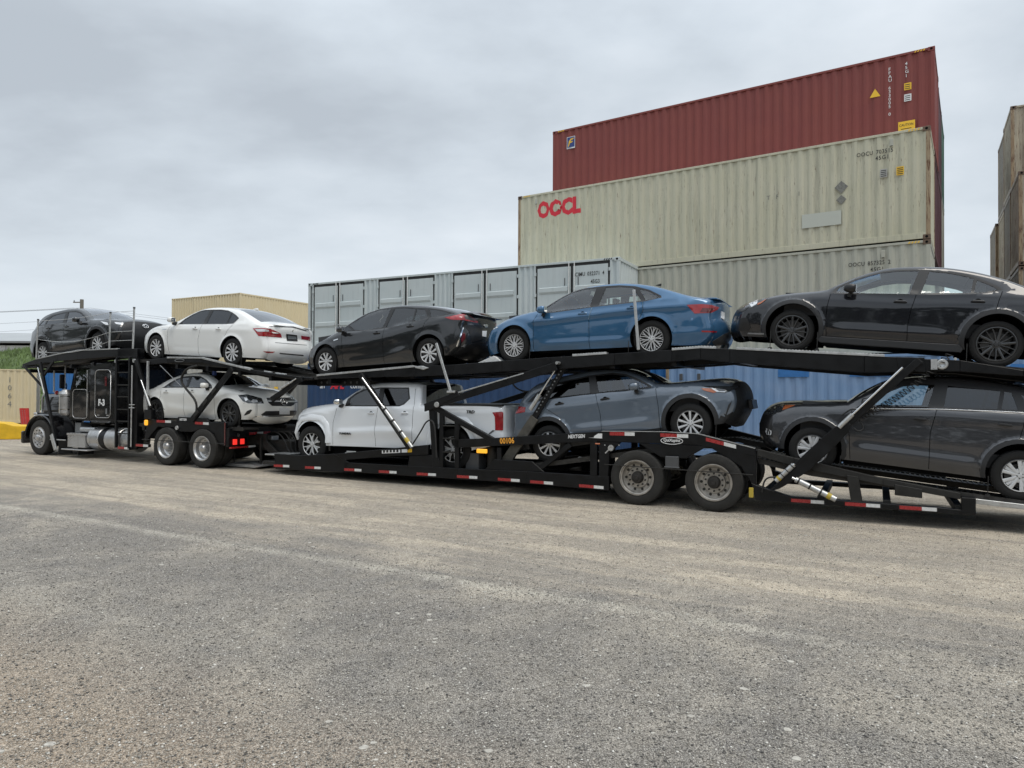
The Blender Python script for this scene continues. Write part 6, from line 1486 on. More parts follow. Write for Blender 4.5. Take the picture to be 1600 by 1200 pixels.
# upper deck over the drive wheels
AC=[(-14.26,2.70),(-13.52,2.745),(-12.28,2.715),(-11.39,2.56),(-10.43,2.39),(-9.83,2.31),(-8.70,2.21)]
tboth('tractor_deck_rail',lambda m,a,b:m.rail(AC,a+.04,b+.02,[.13,.13,.12,.10,.08,.06,.05]))
tp('bright_edge_strip',MB().rail([(-13.52,2.765),(-12.28,2.735),(-11.39,2.578),(-10.6,2.435)],.075,.17,.04),M['silver'],bevel=.003)
RW2=[(-14.7,2.70),(-14.15,2.684),(-11.38,2.512),(-10.43,2.36),(-9.0,2.20)]
runway(TRK,RW2,((.19,.62),(1.58,2.06)))
for s in (-14.3,-13.2,-12.1,-11.0,-10.0,-9.1):
    z_=float(np.interp(s,[q[0] for q in RW2],[q[1] for q in RW2])); tp('deck_cross_member',MB().box(s-.045,s+.045,.11,2.40,z_-.16,z_-.05),FR)
tp('inner_deck_rail',MB().rail([(x,z_-.04) for x,z_ in RW2],.66,.72,.12),FR); tp('inner_deck_rail',MB().rail([(x,z_-.04) for x,z_ in RW2],1.48,1.54,.12),FR)
for (a,b) in ((-9.9,-9.6),(-10.25,-10.05),(-10.9,-10.7)): tp('bright_edge_strip',MB().rail([(a,float(np.interp(a,[q[0] for q in AC],[q[1] for q in AC]))+.02),(b,float(np.interp(b,[q[0] for q in AC],[q[1] for q in AC]))+.02)],.16,.24,.03),M['silver'])
em=MB(); pl=[(-13.05+.17*math.cos(2*math.pi*i/24),.082,2.665+.035*math.sin(2*math.pi*i/24)) for i in range(25)]; tp('deck_emblem',em.path(pl,.006,5),M['grey'],bevel=0)
# frame around the drive wheels
tboth('rear_side_frame',lambda m,a,b:m.prism([(-14.20,1.16),(-11.37,1.155),(-11.37,.60),(-11.55,.62),(-11.75,.90),(-12.30,.96),(-12.55,.90),(-12.98,.90),(-13.2,1.00),(-13.80,1.0),(-14.05,.80),(-14.26,.60),(-14.32,.68)],a,b))
tboth('bracket_plate',lambda m,a,b:m.prism([(-13.12,1.16),(-13.05,1.26),(-12.03,1.25),(-11.95,1.155)],a+.002,b-.01))
tape(TRK,[(-13.84,-13.30,1.135,1.135),(-12.42,-11.94,1.125,1.12)],.047,.06)
text('maker_marking','NEXTGEN',.075,M['white_print'],TRK,(-12.98,.043,1.175),sx=.75,bold=.003,shear=.2)
tp('winch_wheel',MB().lathe([(.001,0),(.02,-.004),(.022,-.012),(.050,-.012),(.054,0),(.054,.02)],18,(-13.05,.02,.99)),M['silver'],bevel=0)
tp('wheel_guard_rod',MB().tube((-14.30,-.03,.66),(-11.28,-.03,.665),.010,6),FD,bevel=0)
tp('amber_lamp',MB().box(-14.28,-14.16,.0,.05,1.02,1.16),M['amber'],bevel=.02)
runway(TRK,[(-14.7,1.04),(-14.13,1.035),(-11.4,1.03),(-10.9,1.03)],((.18,.62),(1.56,2.04)))
for s in (-14.5,-13.4,-12.3,-11.42): tp('deck_cross_member',MB().box(s-.05,s+.05,.14,2.40,.88,.98),FD)
tp('lift_arm',MB().beam((-12.52,1.20),(-11.15,2.44),.02,.09,.15,.12),FR); tp('lift_arm',MB().beam((-12.52,1.20),(-11.15,2.44),2.42,2.49,.15,.12),FR)
for f0,f1 in ((.06,.18),(.30,.40),(.52,.62)):
    p0=(-12.52+1.37*f0,1.20+1.24*f0); p1=(-12.52+1.37*f1,1.20+1.24*f1); tp('arm_sleeve',MB().beam(p0,p1,.0,.02,.09),M['frame_dusty'])
tp('lift_arm_rear',MB().beam((-9.9,1.72),(-8.98,2.20),.04,.12,.12,.09),FR); cyl(TRK,(-9.55,1.98),(-9.1,2.2),.02,.025,.015,.5,ring=False)
hose('hydraulic_hose',[(-12.35,.03,2.52),(-12.75,.02,2.45),(-12.95,.02,2.15),(-12.65,.02,1.9),(-12.35,.02,1.66),(-12.33,.02,1.42),(-12.42,.03,1.28)],.028,TRK,'frame_dusty')
tp('tie_rod',MB().tube((-13.75,.06,2.55),(-12.95,.06,2.02),.009,6),M['grey'],bevel=0)
tp('hanging_bottle',MB().tube((-12.30,.5,2.30),(-12.30,.5,2.50),.05,12),M['blue_print'],bevel=0)
# tail of the tractor: lamps, coupling
tp('rear_cross_beam',MB().box(-11.37,-11.25,.06,2.48,.80,1.02).box(-11.37,-11.27,.06,.62,.58,.80),FR)
tp('corner_tape',MB().box(-11.40,-11.365,.042,.049,.62,1.16),M['taildark'])
for y in (.16,.38): tp('tail_lamp',MB().box(-11.249,-11.225,y,y+.12,.63,.76),M['red_lit'],bevel=.006)
tp('reverse_lamp',MB().lathe([(.001,0),(.04,0),(.045,.03)],14,(0,0,0)).box(-.001,0,0,.001,0,.001),M['grey2'],bevel=0).location=(-11.24,.3,.86)
MB().box(-11.262,-11.246,.66,.90,.84,.90).build('red_reflector',M['red_tape'],TRK); MB().box(-11.262,-11.246,.91,1.1,.84,.90).build('white_reflector',M['white_tape'],TRK); MB().box(-11.262,-11.246,1.11,1.34,.84,.90).build('red_reflector',M['red_tape'],TRK)
tp('bumper_strip',MB().box(-11.30,-11.22,.10,.62,.54,.58),M['red_tape']); MB().box(-11.30,-11.215,.63,.83,.54,.58).build('white_reflector',M['white_tape'],TRK)
tp('coupling_frame',MB().box(-11.3,-10.2,1.0,1.6,.45,.70).prism([(-11.2,.70),(-10.9,.70),(-10.2,.22),(-10.5,.22)],.85,.92).prism([(-11.2,.70),(-10.9,.70),(-10.2,.22),(-10.5,.22)],1.68,1.75),FD)
tp('stinger_plate',MB().prism([(-12.2,.085),(-11.9,.06),(-10.95,.06),(-10.75,.105),(-11.1,.135),(-11.8,.13)],.55,1.35),M['silver'],bevel=.006)
tp('stinger_post',MB().box(-11.05,-11.0,.8,.85,.13,.80).box(-11.7,-11.68,.6,.62,.13,.55),FD)
tp('valve_block',MB().box(-11.22,-11.0,1.15,1.38,.66,.80).box(-11.2,-11.05,1.18,1.32,.52,.66),M['silver'],bevel=.01)
tp('valve_block',MB().box(-11.22,-11.05,.9,1.05,.62,.74),M['yellow_tape'],bevel=.01)
for k in range(4):
    hose('air_hose',[(-11.1,1.1+.08*k,.85),(-10.7+.1*k,1.0+.1*k,.95),(-10.3+.08*k,.9+.1*k,.72),(-10.2,.9+.1*k,.45),(-9.9,.9+.1*k,.36)],.014,TRK)
part('coupling_head',MB().box(-10.5,-9.6,1.05,1.5,.20,.42).box(-10.3,-9.75,.2,2.3,.22,.30),FD)
part('coupling_plate',MB().box(-10.35,-9.8,.3,.9,.42,.45),M['silver'])
for x,z in ((-13.8,1.05),(-11.05,1.05),(-13.8,2.68),(-11.0,2.50),(-16.2,2.85)): strap(TRK,x,z)
for s_ in (-17.2,-14.0): tp('mud_flap',MB().box(s_-.01,s_+.01,.10,.55,.12 if s_<-15 else .25,.62),M['rubber'])
tp('mud_flap',MB().box(-18.15,-18.13,.12,.52,.10,.5),M['rubber'])
def B(pm,*a): return a
P_white=paint('pearl_white_paint',(.78,.79,.78),0,.35,.06)
P_white2=paint('cirrus_white_paint',(.76,.76,.73),0,.35,.07)
P_truckw=paint('white_pickup_paint',(.74,.77,.80),0,.35,.04)
P_blk=paint('black_metallic_paint',(.008,.009,.013),.3,.35,.03)
P_prius=paint('midnight_black_paint',(.014,.016,.019),.3,.35,.07)
P_cc1=paint('dark_grey_black_paint',(.013,.015,.017),.3,.35,.09)
P_blue=paint('silk_blue_metallic_paint',(.036,.118,.235),.4,.32,.02)
P_slate=paint('celestite_grey_blue_paint',(.125,.155,.195),.35,.35,.05)
P_grey=paint('magnetic_grey_paint',(.045,.047,.053),.4,.35,.05)
wheel_meshes('wrx',.330,.240,.235,'wrx',M['alloy_dark'],M['alloy_dark'],M['tyre'])
wheel_meshes('jetta',.325,.218,.20,'jetta',M['alloy_black'],M['alloy'],M['tyre'])
wheel_meshes('prius',.317,.206,.195,'prius',M['alloy_black'],M['alloy'],M['tyre'])
wheel_meshes('accord',.330,.226,.22,'accord',M['alloy_black'],M['alloy'],M['tyre'])
wheel_meshes('cla',.325,.232,.22,'cla',M['alloy_dark'],M['alloy_dark'],M['tyre'])
wheel_meshes('tundra',.410,.262,.265,'tundra',M['alloy_black'],M['alloy'],M['tyre'])
wheel_meshes('cc',.345,.226,.215,'cc',M['alloy_dark'],M['alloy'],M['tyre'])
wheel_meshes('rav',.350,.226,.225,'rav',M['alloy_dark'],M['alloy'],M['tyre'])
# --- black sports sedan, upper deck rear
S=dict(name='sedan',label='black sports sedan with dark multi spoke wheels at the rear end of the upper deck',cat='car',group='cars carried on the transporter',
 W=1.825,r=.33,f=-1,R=.395,arch_up=.03,clad=.065,sill=.22,rocker=.30,paint=P_blk,wheel='wrx',tum=.42,taper=(.15,.10),beltm=.98,cabin=(.45,2.9),mirror=(.79,1.02),mirror_mat=M['black'],
 E=[(-.86,.19,.14,'front_bumper'),(-.90,.24,.16,'front_bumper'),(-.89,.40,.17,'front_bumper'),(-.87,.56,.17,'front_bumper'),(-.83,.66,.15,'hood'),(-.73,.735,.11,'hood'),(-.56,.815,.07,'hood'),(-.27,.90,.05,'hood'),(0,.945,.045,'hood'),(.26,.975,.045,'hood'),(.44,1.01,.05,'windshield'),(.55,1.075,.07,'windshield'),(.67,1.155,.07,'windshield'),(.93,1.285,.06,'windshield'),(1.16,1.375,.04,'roof'),(1.30,1.405,.035,'roof'),(1.52,1.425,.035,'roof'),(1.77,1.433,.035,'roof'),(1.95,1.43,.035,'roof'),(2.14,1.412,.04,'roof'),(2.40,1.365,.05,'rear_window'),(2.61,1.31,.05,'rear_window'),(2.79,1.25,.05,'rear_window'),(2.96,1.18,.05,'rear_window'),(3.22,1.08,.05,'trunk_lid'),(3.42,1.03,.05,'trunk_lid'),(3.60,1.025,.08,'trunk_lid'),(3.66,.95,.12,'rear_bumper'),(3.64,.78,.13,'rear_bumper'),(3.68,.58,.14,'rear_bumper'),(3.66,.38,.13,'rear_bumper'),(3.52,.24,.1,'rear_bumper')],
 sharp=[(.44,1.01)],
 belt=[(-.9,.70),(-.5,.80),(-.1,.88),(.4,.945),(1,.965),(2.5,1.025),(2.8,1.05),(3.3,1.0),(3.7,.97)],
 glass=[('front_window',[(.57,.965),(.62,1.05),(.82,1.165),(1.0,1.245),(1.19,1.31),(1.40,1.345),(1.66,1.355),(1.565,.985),(1.05,.97)],'glass_clear'),
  ('rear_door_window',[(1.80,1.352),(2.02,1.335),(2.26,1.29),(2.36,1.258),(2.335,1.04),(1.715,1.005)],'glass_clear'),('quarter_window',[(2.40,1.238),(2.60,1.145),(2.655,1.105),(2.52,1.062),(2.375,1.045)],'glass_clear')],
 dlo=[[(.50,.945),(.575,1.06),(.80,1.185),(1.0,1.27),(1.19,1.335),(1.40,1.37),(1.68,1.38),(1.80,1.378),(2.02,1.362),(2.28,1.32),(2.42,1.27),(2.66,1.155),(2.715,1.105),(2.54,1.04),(2.36,1.02),(1.6,.97),(1.05,.948)]],
 seams=[('b',[(-.40,.22),(-.43,.5),(-.50,.64)]),('f',[(.515,.22),(.475,.55),(.475,.74),(.50,.93)]),('m',[(1.61,.24),(1.59,.49),(1.61,.75),(1.66,.99),(1.745,1.37)]),('r',[(2.645,.76),(2.68,.96),(2.71,1.08)]),('q',[(3.12,.3),(3.18,.66)])],
 panels=['front_bumper_side','front_fender','front_door','rear_door','rear_quarter_panel','rear_bumper_side'],
 crease=[([(-.3,.80),(.5,.84),(1.6,.83),(2.7,.89),(3.6,.90)],.014,.05),([(.5,.40),(2.2,.42)],.016,.05)],
 handles=[(1.46,.865),(2.43,.92)],handle_mat=M['black'],seat=M['seat_grey'],ws_glass='glass_clear')
root,patch,hw,tree=make_car('wrx',S)
sk=MB(); sk.prism([(.38,.225),(.44,.27),(2.26,.285),(2.32,.22),(2.30,.17),(.42,.175)],-.925,-.86); sk.build('side_skirt',M['cladding'],root,bevel=.01)
# --- blue sedan
S=dict(name='sedan',label='metallic blue sedan with bright Y spoke wheels on the upper deck',cat='car',group='cars carried on the transporter',
 W=1.80,r=.325,f=-1,R=.372,arch_up=.02,sill=.20,rocker=.245,paint=P_blue,wheel='jetta',tum=.42,taper=(.15,.11),beltm=.95,cabin=(.45,2.8),mirror=(.66,.955),mirror_mat=P_blue,flare=.02,
 E=[(-.62,.17,.16,'front_bumper'),(-.67,.24,.18,'front_bumper'),(-.68,.42,.18,'front_bumper'),(-.64,.56,.18,'front_bumper'),(-.58,.66,.16,'hood'),(-.48,.735,.12,'hood'),(-.31,.81,.08,'hood'),(-.16,.865,.06,'hood'),(.07,.915,.05,'hood'),(.30,.947,.05,'hood'),(.49,.975,.05,'windshield'),(.62,1.035,.07,'windshield'),(.74,1.10,.07,'windshield'),(.91,1.20,.06,'windshield'),(1.14,1.30,.05,'windshield'),(1.34,1.35,.04,'roof'),(1.55,1.37,.04,'roof'),(1.75,1.382,.04,'roof'),(1.95,1.383,.04,'roof'),(2.14,1.37,.045,'roof'),(2.44,1.325,.05,'rear_window'),(2.67,1.268,.05,'rear_window'),(2.88,1.20,.05,'rear_window'),(3.08,1.125,.05,'rear_window'),(3.28,1.05,.05,'trunk_lid'),(3.45,1.008,.06,'trunk_lid'),(3.58,.99,.09,'trunk_lid'),(3.66,.965,.13,'trunk_lid'),(3.69,.90,.14,'rear_panel'),(3.66,.76,.13,'rear_panel'),(3.66,.62,.15,'rear_bumper'),(3.72,.50,.17,'rear_bumper'),(3.70,.30,.15,'rear_bumper'),(3.58,.18,.12,'rear_bumper')],
 sharp=[(.49,.975)],
 belt=[(-.7,.64),(-.3,.76),(.1,.86),(.5,.895),(1.54,.95),(2.5,.985),(2.9,1.015),(3.3,.99),(3.7,.94)],
 glass=[('front_window',[(.62,.93),(.68,1.015),(.78,1.085),(.92,1.17),(1.14,1.27),(1.37,1.315),(1.62,1.32),(1.525,.965),(.85,.925)],'glass_clear'),
  ('rear_door_window',[(1.80,1.312),(2.05,1.305),(2.31,1.265),(2.49,1.01),(1.705,.975)],'glass_clear'),('quarter_window',[(2.44,1.228),(2.60,1.175),(2.79,1.06),(2.80,1.04),(2.58,1.008)],'glass_clear')],
 dlo=[[(.53,.905),(.62,1.02),(.75,1.10),(.91,1.195),(1.14,1.292),(1.37,1.338),(1.70,1.345),(2.05,1.335),(2.35,1.29),(2.62,1.20),(2.84,1.075),(2.86,1.035),(2.58,.987),(1.6,.95),(.85,.90)]],
 seams=[('b',[(-.33,.22),(-.36,.45),(-.42,.60)]),('f',[(.42,.20),(.43,.75),(.50,.90)]),('m',[(1.54,.20),(1.54,.72),(1.59,.95),(1.715,1.34)]),('r',[(2.46,.66),(2.55,.84),(2.53,.98),(2.36,1.28)]),('q',[(3.03,.25),(3.08,.52),(3.40,.66)])],
 panels=['front_bumper_side','front_fender','front_door','rear_door','rear_quarter_panel','rear_bumper_side'],
 crease=[([(.2,.775),(.7,.785),(1.91,.85),(2.55,.88),(3.5,.885)],.034,.028),([(.45,.33),(2.35,.345)],.026,.03),([(3.0,.40),(3.65,.43)],.012,.03)],
 handles=[(1.42,.845),(2.34,.885)],handle_mat=P_blue,seat=M['seat_beige'],ws_glass='glass_clear')
root,patch,hw,tree=make_car('jetta',S)
MB().prism([(3.50,1.0),(3.74,.99),(3.80,.962),(3.62,.978)],-.62,.62).build('spoiler',P_blue,root,bevel=.004)
MB().prism([(2.52,1.385),(2.62,1.36),(2.63,1.41)],-.02,.02).build('roof_antenna',M['black'],root)
# --- dark hybrid hatchback
S=dict(name='hatchback',label='black wedge nosed hatchback between the white and the blue sedan on the upper deck',cat='car',group='cars carried on the transporter',
 W=1.76,r=.317,f=-1,R=.372,arch_up=.02,sill=.17,rocker=.215,paint=P_prius,wheel='prius',tum=.40,taper=(.17,.10),beltm=.93,cabin=(.3,2.8),mirror=(.56,.975),mirror_mat=P_prius,flare=.015,
 E=[(-.66,.16,.16,'front_bumper'),(-.70,.22,.18,'front_bumper'),(-.68,.42,.18,'front_bumper'),(-.63,.57,.17,'front_bumper'),(-.56,.655,.13,'hood'),(-.42,.735,.08,'hood'),(-.24,.80,.06,'hood'),(-.03,.865,.05,'hood'),(.16,.925,.05,'hood'),(.28,.965,.06,'windshield'),(.52,1.10,.08,'windshield'),(.79,1.245,.08,'windshield'),(1.07,1.347,.06,'windshield'),(1.30,1.392,.045,'roof'),(1.50,1.408,.04,'roof'),(1.70,1.413,.04,'roof'),(1.98,1.402,.04,'roof'),(2.2,1.382,.04,'roof'),(2.6,1.318,.045,'rear_window'),(2.99,1.235,.05,'rear_window'),(3.25,1.15,.07,'rear_window'),(3.42,1.07,.10,'tailgate'),(3.50,1.03,.14,'tailgate'),(3.50,.93,.16,'tailgate'),(3.44,.83,.18,'rear_bumper'),(3.45,.62,.20,'rear_bumper'),(3.42,.42,.17,'rear_bumper'),(3.18,.25,.10,'rear_bumper')],
 sharp=[(.28,.965),(3.50,1.03)],
 belt=[(-.7,.60),(-.3,.74),(.3,.885),(.9,.90),(1.6,.90),(2.3,.97),(2.8,1.03),(3.1,1.04),(3.5,1.0)],
 glass=[('front_window',[(.80,.955),(.60,1.085),(.84,1.205),(1.07,1.305),(1.34,1.36),(1.66,1.36),(1.555,.955),(1.05,.93)],'glass_mid'),('vent_window',[(.42,1.0),(.55,1.06),(.73,.96),(.50,.95)],'glass_dark'),
  ('rear_door_window',[(1.77,1.35),(2.0,1.335),(2.33,1.275),(2.31,1.0),(1.98,.945),(1.64,.945)],'glass_dark'),('quarter_window',[(2.37,1.27),(2.58,1.24),(2.70,1.06),(2.62,1.035),(2.36,1.01)],'glass_dark'),('rear_quarter_window',[(2.70,1.235),(3.0,1.17),(3.22,1.10),(3.0,1.075),(2.78,1.055)],'glass_dark')],
 dlo=[[(.34,.95),(.52,1.07),(.80,1.22),(1.07,1.328),(1.34,1.382),(1.68,1.385),(2.0,1.362),(2.35,1.30),(2.72,1.255),(3.02,1.185),(3.30,1.095),(3.02,1.05),(2.75,1.02),(2.36,.985),(1.97,.925),(1.6,.92),(1.05,.905),(.8,.93)]],
 seams=[('b',[(-.36,.20),(-.38,.42),(-.44,.55)]),('f',[(.50,.17),(.50,.55),(.47,.90)]),('m',[(1.60,.18),(1.60,.66),(1.61,.87),(1.71,1.37)]),('r',[(2.47,.63),(2.59,.80),(2.68,.97),(2.74,1.02)]),('q',[(3.05,.25),(3.20,.55),(3.40,.80)])],
 panels=['front_bumper_side','front_fender','front_door','rear_door','rear_quarter_panel','rear_bumper_side'],
 crease=[([(.0,.66),(.9,.66),(1.9,.80),(2.7,.93),(3.3,.98)],.018,.06),([(.5,.26),(1.6,.30),(2.3,.46)],.02,.06)],
 handles=[(1.43,.835),(2.30,.905)],handle_mat=M['black'],seat=M['interior'],ws_glass='glass_mid')
root,patch,hw,tree=make_car('prius',S)
MB().prism([(3.36,1.12),(3.64,1.075),(3.70,1.045),(3.5,1.05)],-.60,.60).build('tail_spoiler',P_prius,root,bevel=.004)
# --- white sedan
S=dict(name='sedan',label='white sedan with dark windows and a lip spoiler on the upper deck',cat='car',group='cars carried on the transporter',
 W=1.85,r=.33,f=-1,R=.372,arch_up=.02,sill=.18,rocker=.235,paint=P_white,wheel='accord',tum=.42,taper=(.15,.13),beltm=.97,cabin=(.5,3.0),mirror=(.70,1.05),mirror_mat=P_white,flare=.015,
 E=[(-.64,.18,.16,'front_bumper'),(-.70,.24,.18,'front_bumper'),(-.69,.42,.19,'front_bumper'),(-.66,.60,.19,'front_bumper'),(-.60,.71,.16,'hood'),(-.48,.79,.10,'hood'),(-.30,.855,.07,'hood'),(-.08,.90,.06,'hood'),(.20,.935,.05,'hood'),(.50,.975,.05,'windshield'),(.68,1.05,.07,'windshield'),(.88,1.145,.07,'windshield'),(1.13,1.265,.06,'windshield'),(1.40,1.362,.045,'roof'),(1.62,1.395,.04,'roof'),(1.85,1.412,.04,'roof'),(2.10,1.412,.04,'roof'),(2.34,1.398,.045,'roof'),(2.56,1.37,.05,'rear_window'),(2.78,1.315,.06,'rear_window'),(3.0,1.24,.06,'rear_window'),(3.19,1.165,.06,'rear_window'),(3.42,1.07,.06,'trunk_lid'),(3.55,1.035,.07,'trunk_lid'),(3.68,1.02,.10,'trunk_lid'),(3.76,.985,.13,'trunk_lid'),(3.77,.88,.14,'trunk_lid'),(3.72,.76,.13,'trunk_lid'),(3.74,.64,.15,'rear_bumper'),(3.80,.50,.17,'rear_bumper'),(3.78,.33,.16,'rear_bumper'),(3.68,.22,.14,'rear_bumper')],
 sharp=[(.50,.975),(3.76,.985)],
 belt=[(-.7,.66),(-.3,.80),(.3,.90),(.9,.935),(1.7,.965),(2.6,.985),(3.0,1.02),(3.4,1.02),(3.8,.98)],
 glass=[('front_window',[(.82,.965),(.95,1.09),(1.14,1.20),(1.34,1.285),(1.5,1.32),(1.71,1.33),(1.665,.99)],'glass_dark'),
  ('rear_door_window',[(1.83,1.33),(2.10,1.335),(2.35,1.315),(2.50,1.27),(2.47,1.01),(1.79,.995)],'glass_dark'),('quarter_window',[(2.54,1.262),(2.70,1.20),(2.80,1.15),(2.70,1.03),(2.51,1.013)],'glass_dark')],
 dlo=[[(.74,.945),(.92,1.10),(1.14,1.225),(1.34,1.31),(1.5,1.345),(1.83,1.355),(2.10,1.36),(2.36,1.34),(2.53,1.293),(2.71,1.225),(2.85,1.155),(2.73,1.01),(2.5,.992),(1.7,.972)]],
 trim=M['black'],
 seams=[('b',[(-.36,.22),(-.40,.5),(-.48,.66)]),('f',[(.52,.22),(.46,.55),(.46,.79),(.52,.93)]),('m',[(1.64,.20),(1.60,.60),(1.66,.91),(1.80,1.345)]),('r',[(2.53,.70),(2.60,.83),(2.75,1.0),(2.84,1.14)]),('q',[(3.16,.26),(3.22,.52),(3.52,.70)])],
 panels=['front_bumper_side','front_fender','front_door','rear_door','rear_quarter_panel','rear_bumper_side'],
 crease=[([(.1,.83),(1.5,.865),(2.6,.875),(3.5,.90)],.013,.04),([(.5,.29),(2.3,.31)],.02,.05)],
 handles=[(1.47,.865),(2.30,.872)],handle_mat=P_white,seat=M['interior'],ws_glass='glass_mid',rw_glass='glass_dark')
root,patch,hw,tree=make_car('accord',S)
MB().prism([(3.60,1.035),(3.80,1.045),(3.86,1.03),(3.72,1.01)],-.58,.58).build('spoiler',P_white,root,bevel=.004)
MB().prism([(2.42,1.44),(2.60,1.42),(2.58,1.475)],-.035,.035).build('roof_antenna',P_white,root,bevel=.01)
# --- white coupe, lower tractor deck, facing the rear
S=dict(name='coupe_sedan',label='off white low sedan with a star badge, on the lower deck over the drive wheels',cat='car',group='cars carried on the transporter',
 W=1.78,r=.325,f=1,R=.368,arch_up=.02,sill=.18,rocker=.225,paint=P_white2,wheel='cla',tum=.46,taper=(.12,.16),beltm=.93,cabin=(.2,2.3),mirror=(1.93,1.01),mirror_mat=P_white2,flare=.018,
 E=[(-.62,.25,.10,'rear_bumper'),(-.72,.40,.13,'rear_bumper'),(-.74,.60,.14,'rear_bumper'),(-.72,.78,.14,'trunk_lid'),(-.68,.86,.12,'trunk_lid'),(-.5,.90,.06,'trunk_lid'),(-.28,.93,.05,'rear_window'),(0,1.03,.05,'rear_window'),(.28,1.16,.05,'rear_window'),(.55,1.25,.045,'roof'),(.80,1.30,.04,'roof'),(1.05,1.325,.04,'roof'),(1.29,1.325,.04,'roof'),(1.55,1.29,.05,'windshield'),(1.75,1.225,.06,'windshield'),(1.98,1.12,.06,'windshield'),(2.22,.995,.05,'hood'),(2.40,.965,.05,'hood'),(2.7,.925,.06,'hood'),(3.0,.86,.08,'hood'),(3.20,.79,.11,'hood'),(3.33,.69,.15,'front_bumper'),(3.38,.58,.18,'front_bumper'),(3.38,.42,.19,'front_bumper'),(3.36,.28,.18,'front_bumper'),(3.22,.20,.14,'front_bumper')],
 sharp=[(2.22,.995)],
 belt=[(-.8,.82),(-.3,.88),(.22,.935),(1.12,.95),(2.03,.925),(2.6,.85),(3.0,.76),(3.4,.62)],
 glass=[('rear_door_window',[(.30,.958),(.45,1.065),(.62,1.145),(.85,1.205),(1.06,1.225),(1.08,.97)],'glass_dark'),('front_window',[(1.17,1.23),(1.44,1.215),(1.70,1.13),(1.93,1.01),(1.98,.955),(1.16,.97)],'glass_mid')],
 dlo=[[(.20,.94),(.42,1.085),(.60,1.17),(.86,1.235),(1.15,1.255),(1.47,1.24),(1.72,1.155),(1.97,1.02),(2.05,.935),(1.12,.952)]],
 seams=[('q',[(-.38,.25),(-.44,.5),(-.6,.72)]),('r',[(.40,.38),(.22,.60),(.20,.92)]),('m',[(1.12,.19),(1.10,.70),(1.12,.95),(1.13,1.245)]),('f',[(2.21,.19),(2.20,.70),(2.14,.92)]),('b',[(3.02,.22),(3.06,.5),(3.14,.62)])],
 panels=['rear_bumper_side','rear_quarter_panel','rear_door','front_door','front_fender','front_bumper_side'],
 crease=[([(-.5,.80),(.4,.82),(1.4,.80),(2.6,.73)],.014,.05),([(.3,.52),(1.2,.42),(2.1,.34)],.016,.05)],
 badges=[('star_badge',(4.467,.644),'chrome',.095,.095,'star')],handles=[(.43,.84),(1.38,.86)],handle_mat=P_white2,seat=M['interior'],ws_glass='glass_mid')
root,patch,hw,tree=make_car('cla',S)
cla=root
# --- pickup, lower deck of the trailer
S=dict(name='pickup_truck',label='white crew cab pickup truck on the front of the lower trailer deck',cat='pickup truck',group='cars carried on the transporter',
 W=2.03,r=.41,f=-1,R=.475,arch_up=.045,sill=.40,rocker=.47,paint=P_truckw,wheel='tundra',tum=.26,taper=(.10,.05),beltm=1.27,flat_nose=3,cabin=(.75,2.85),mirror=(.88,1.36),mirror_mat=M['chrome'],flare=.03,fil=(.085,.15),
 E=[(-.46,.48,.14,'front_bumper'),(-.58,.58,.18,'front_bumper'),(-.58,.85,.18,'front_bumper'),(-.57,1.04,.16,'front_bumper'),(-.50,1.15,.12,'hood'),(-.34,1.205,.07,'hood'),(-.12,1.245,.05,'hood'),(.21,1.285,.05,'hood'),(.70,1.325,.05,'windshield'),(.90,1.45,.07,'windshield'),(1.15,1.60,.07,'windshield'),(1.38,1.70,.05,'roof'),(1.6,1.745,.04,'roof'),(1.9,1.765,.03,'roof'),(2.3,1.765,.03,'roof'),(2.78,1.74,.03,'roof'),(2.86,1.70,.03,'rear_window'),(2.92,1.30,.02,'bed'),(3.0,1.285,.01,'bed'),(4.0,1.28,.01,'bed'),(4.80,1.28,.01,'bed'),(4.84,1.24,.03,'tailgate'),(4.85,.85,.03,'tailgate'),(4.84,.74,.05,'rear_bumper'),(4.90,.68,.06,'rear_bumper'),(4.84,.56,.05,'rear_bumper')],
 sharp=[(-.50,1.15),(-.58,.85),(.70,1.325),(2.86,1.70),(2.92,1.30),(4.80,1.28)],
 belt=[(-.6,1.02),(-.2,1.14),(.7,1.22),(1.4,1.235),(2.8,1.235),(2.95,1.29),(4.9,1.29)],
 glass=[('front_window',[(1.03,1.29),(1.03,1.42),(1.18,1.52),(1.38,1.60),(1.80,1.635),(1.80,1.285)],'glass_mid'),('rear_door_window',[(1.92,1.64),(2.52,1.63),(2.58,1.42),(2.46,1.32),(2.36,1.285),(1.92,1.285)],'glass_dark')],
 dlo=[[(.92,1.262),(.96,1.42),(1.16,1.55),(1.36,1.63),(1.80,1.665),(2.55,1.655),(2.62,1.42),(2.49,1.30),(2.38,1.262),(1.8,1.262)]],
 seams=[('b',[(-.47,.72),(-.50,.95)]),('f',[(.64,.42),(.64,.90),(.72,1.22)]),('m',[(1.81,.42),(1.79,.84),(1.83,1.16),(1.86,1.645)]),('r',[(2.74,.42),(2.75,1.23),(2.72,1.65)]),('q',[(2.93,.42),(2.94,1.285)]),('t',[(4.42,.55),(4.62,.76),(4.80,.80)])],
 panels=['front_bumper_side','front_fender','front_door','rear_door','cab_corner','bed_side','rear_bumper_side'],
 crease=[([(.6,.70),(1.9,.76),(2.9,.76)],.03,.05),([(-.5,1.09),(.1,1.13),(.6,1.10)],.02,.05),([(2.9,1.13),(4.8,1.16)],.012,.05)],
 handles=[(1.67,1.12),(2.54,1.13)],handle_mat=P_truckw,seat=M['interior'],ws_glass='glass_mid',rw_glass='glass_dark')
root,patch,hw,tree=make_car('tundra',S)
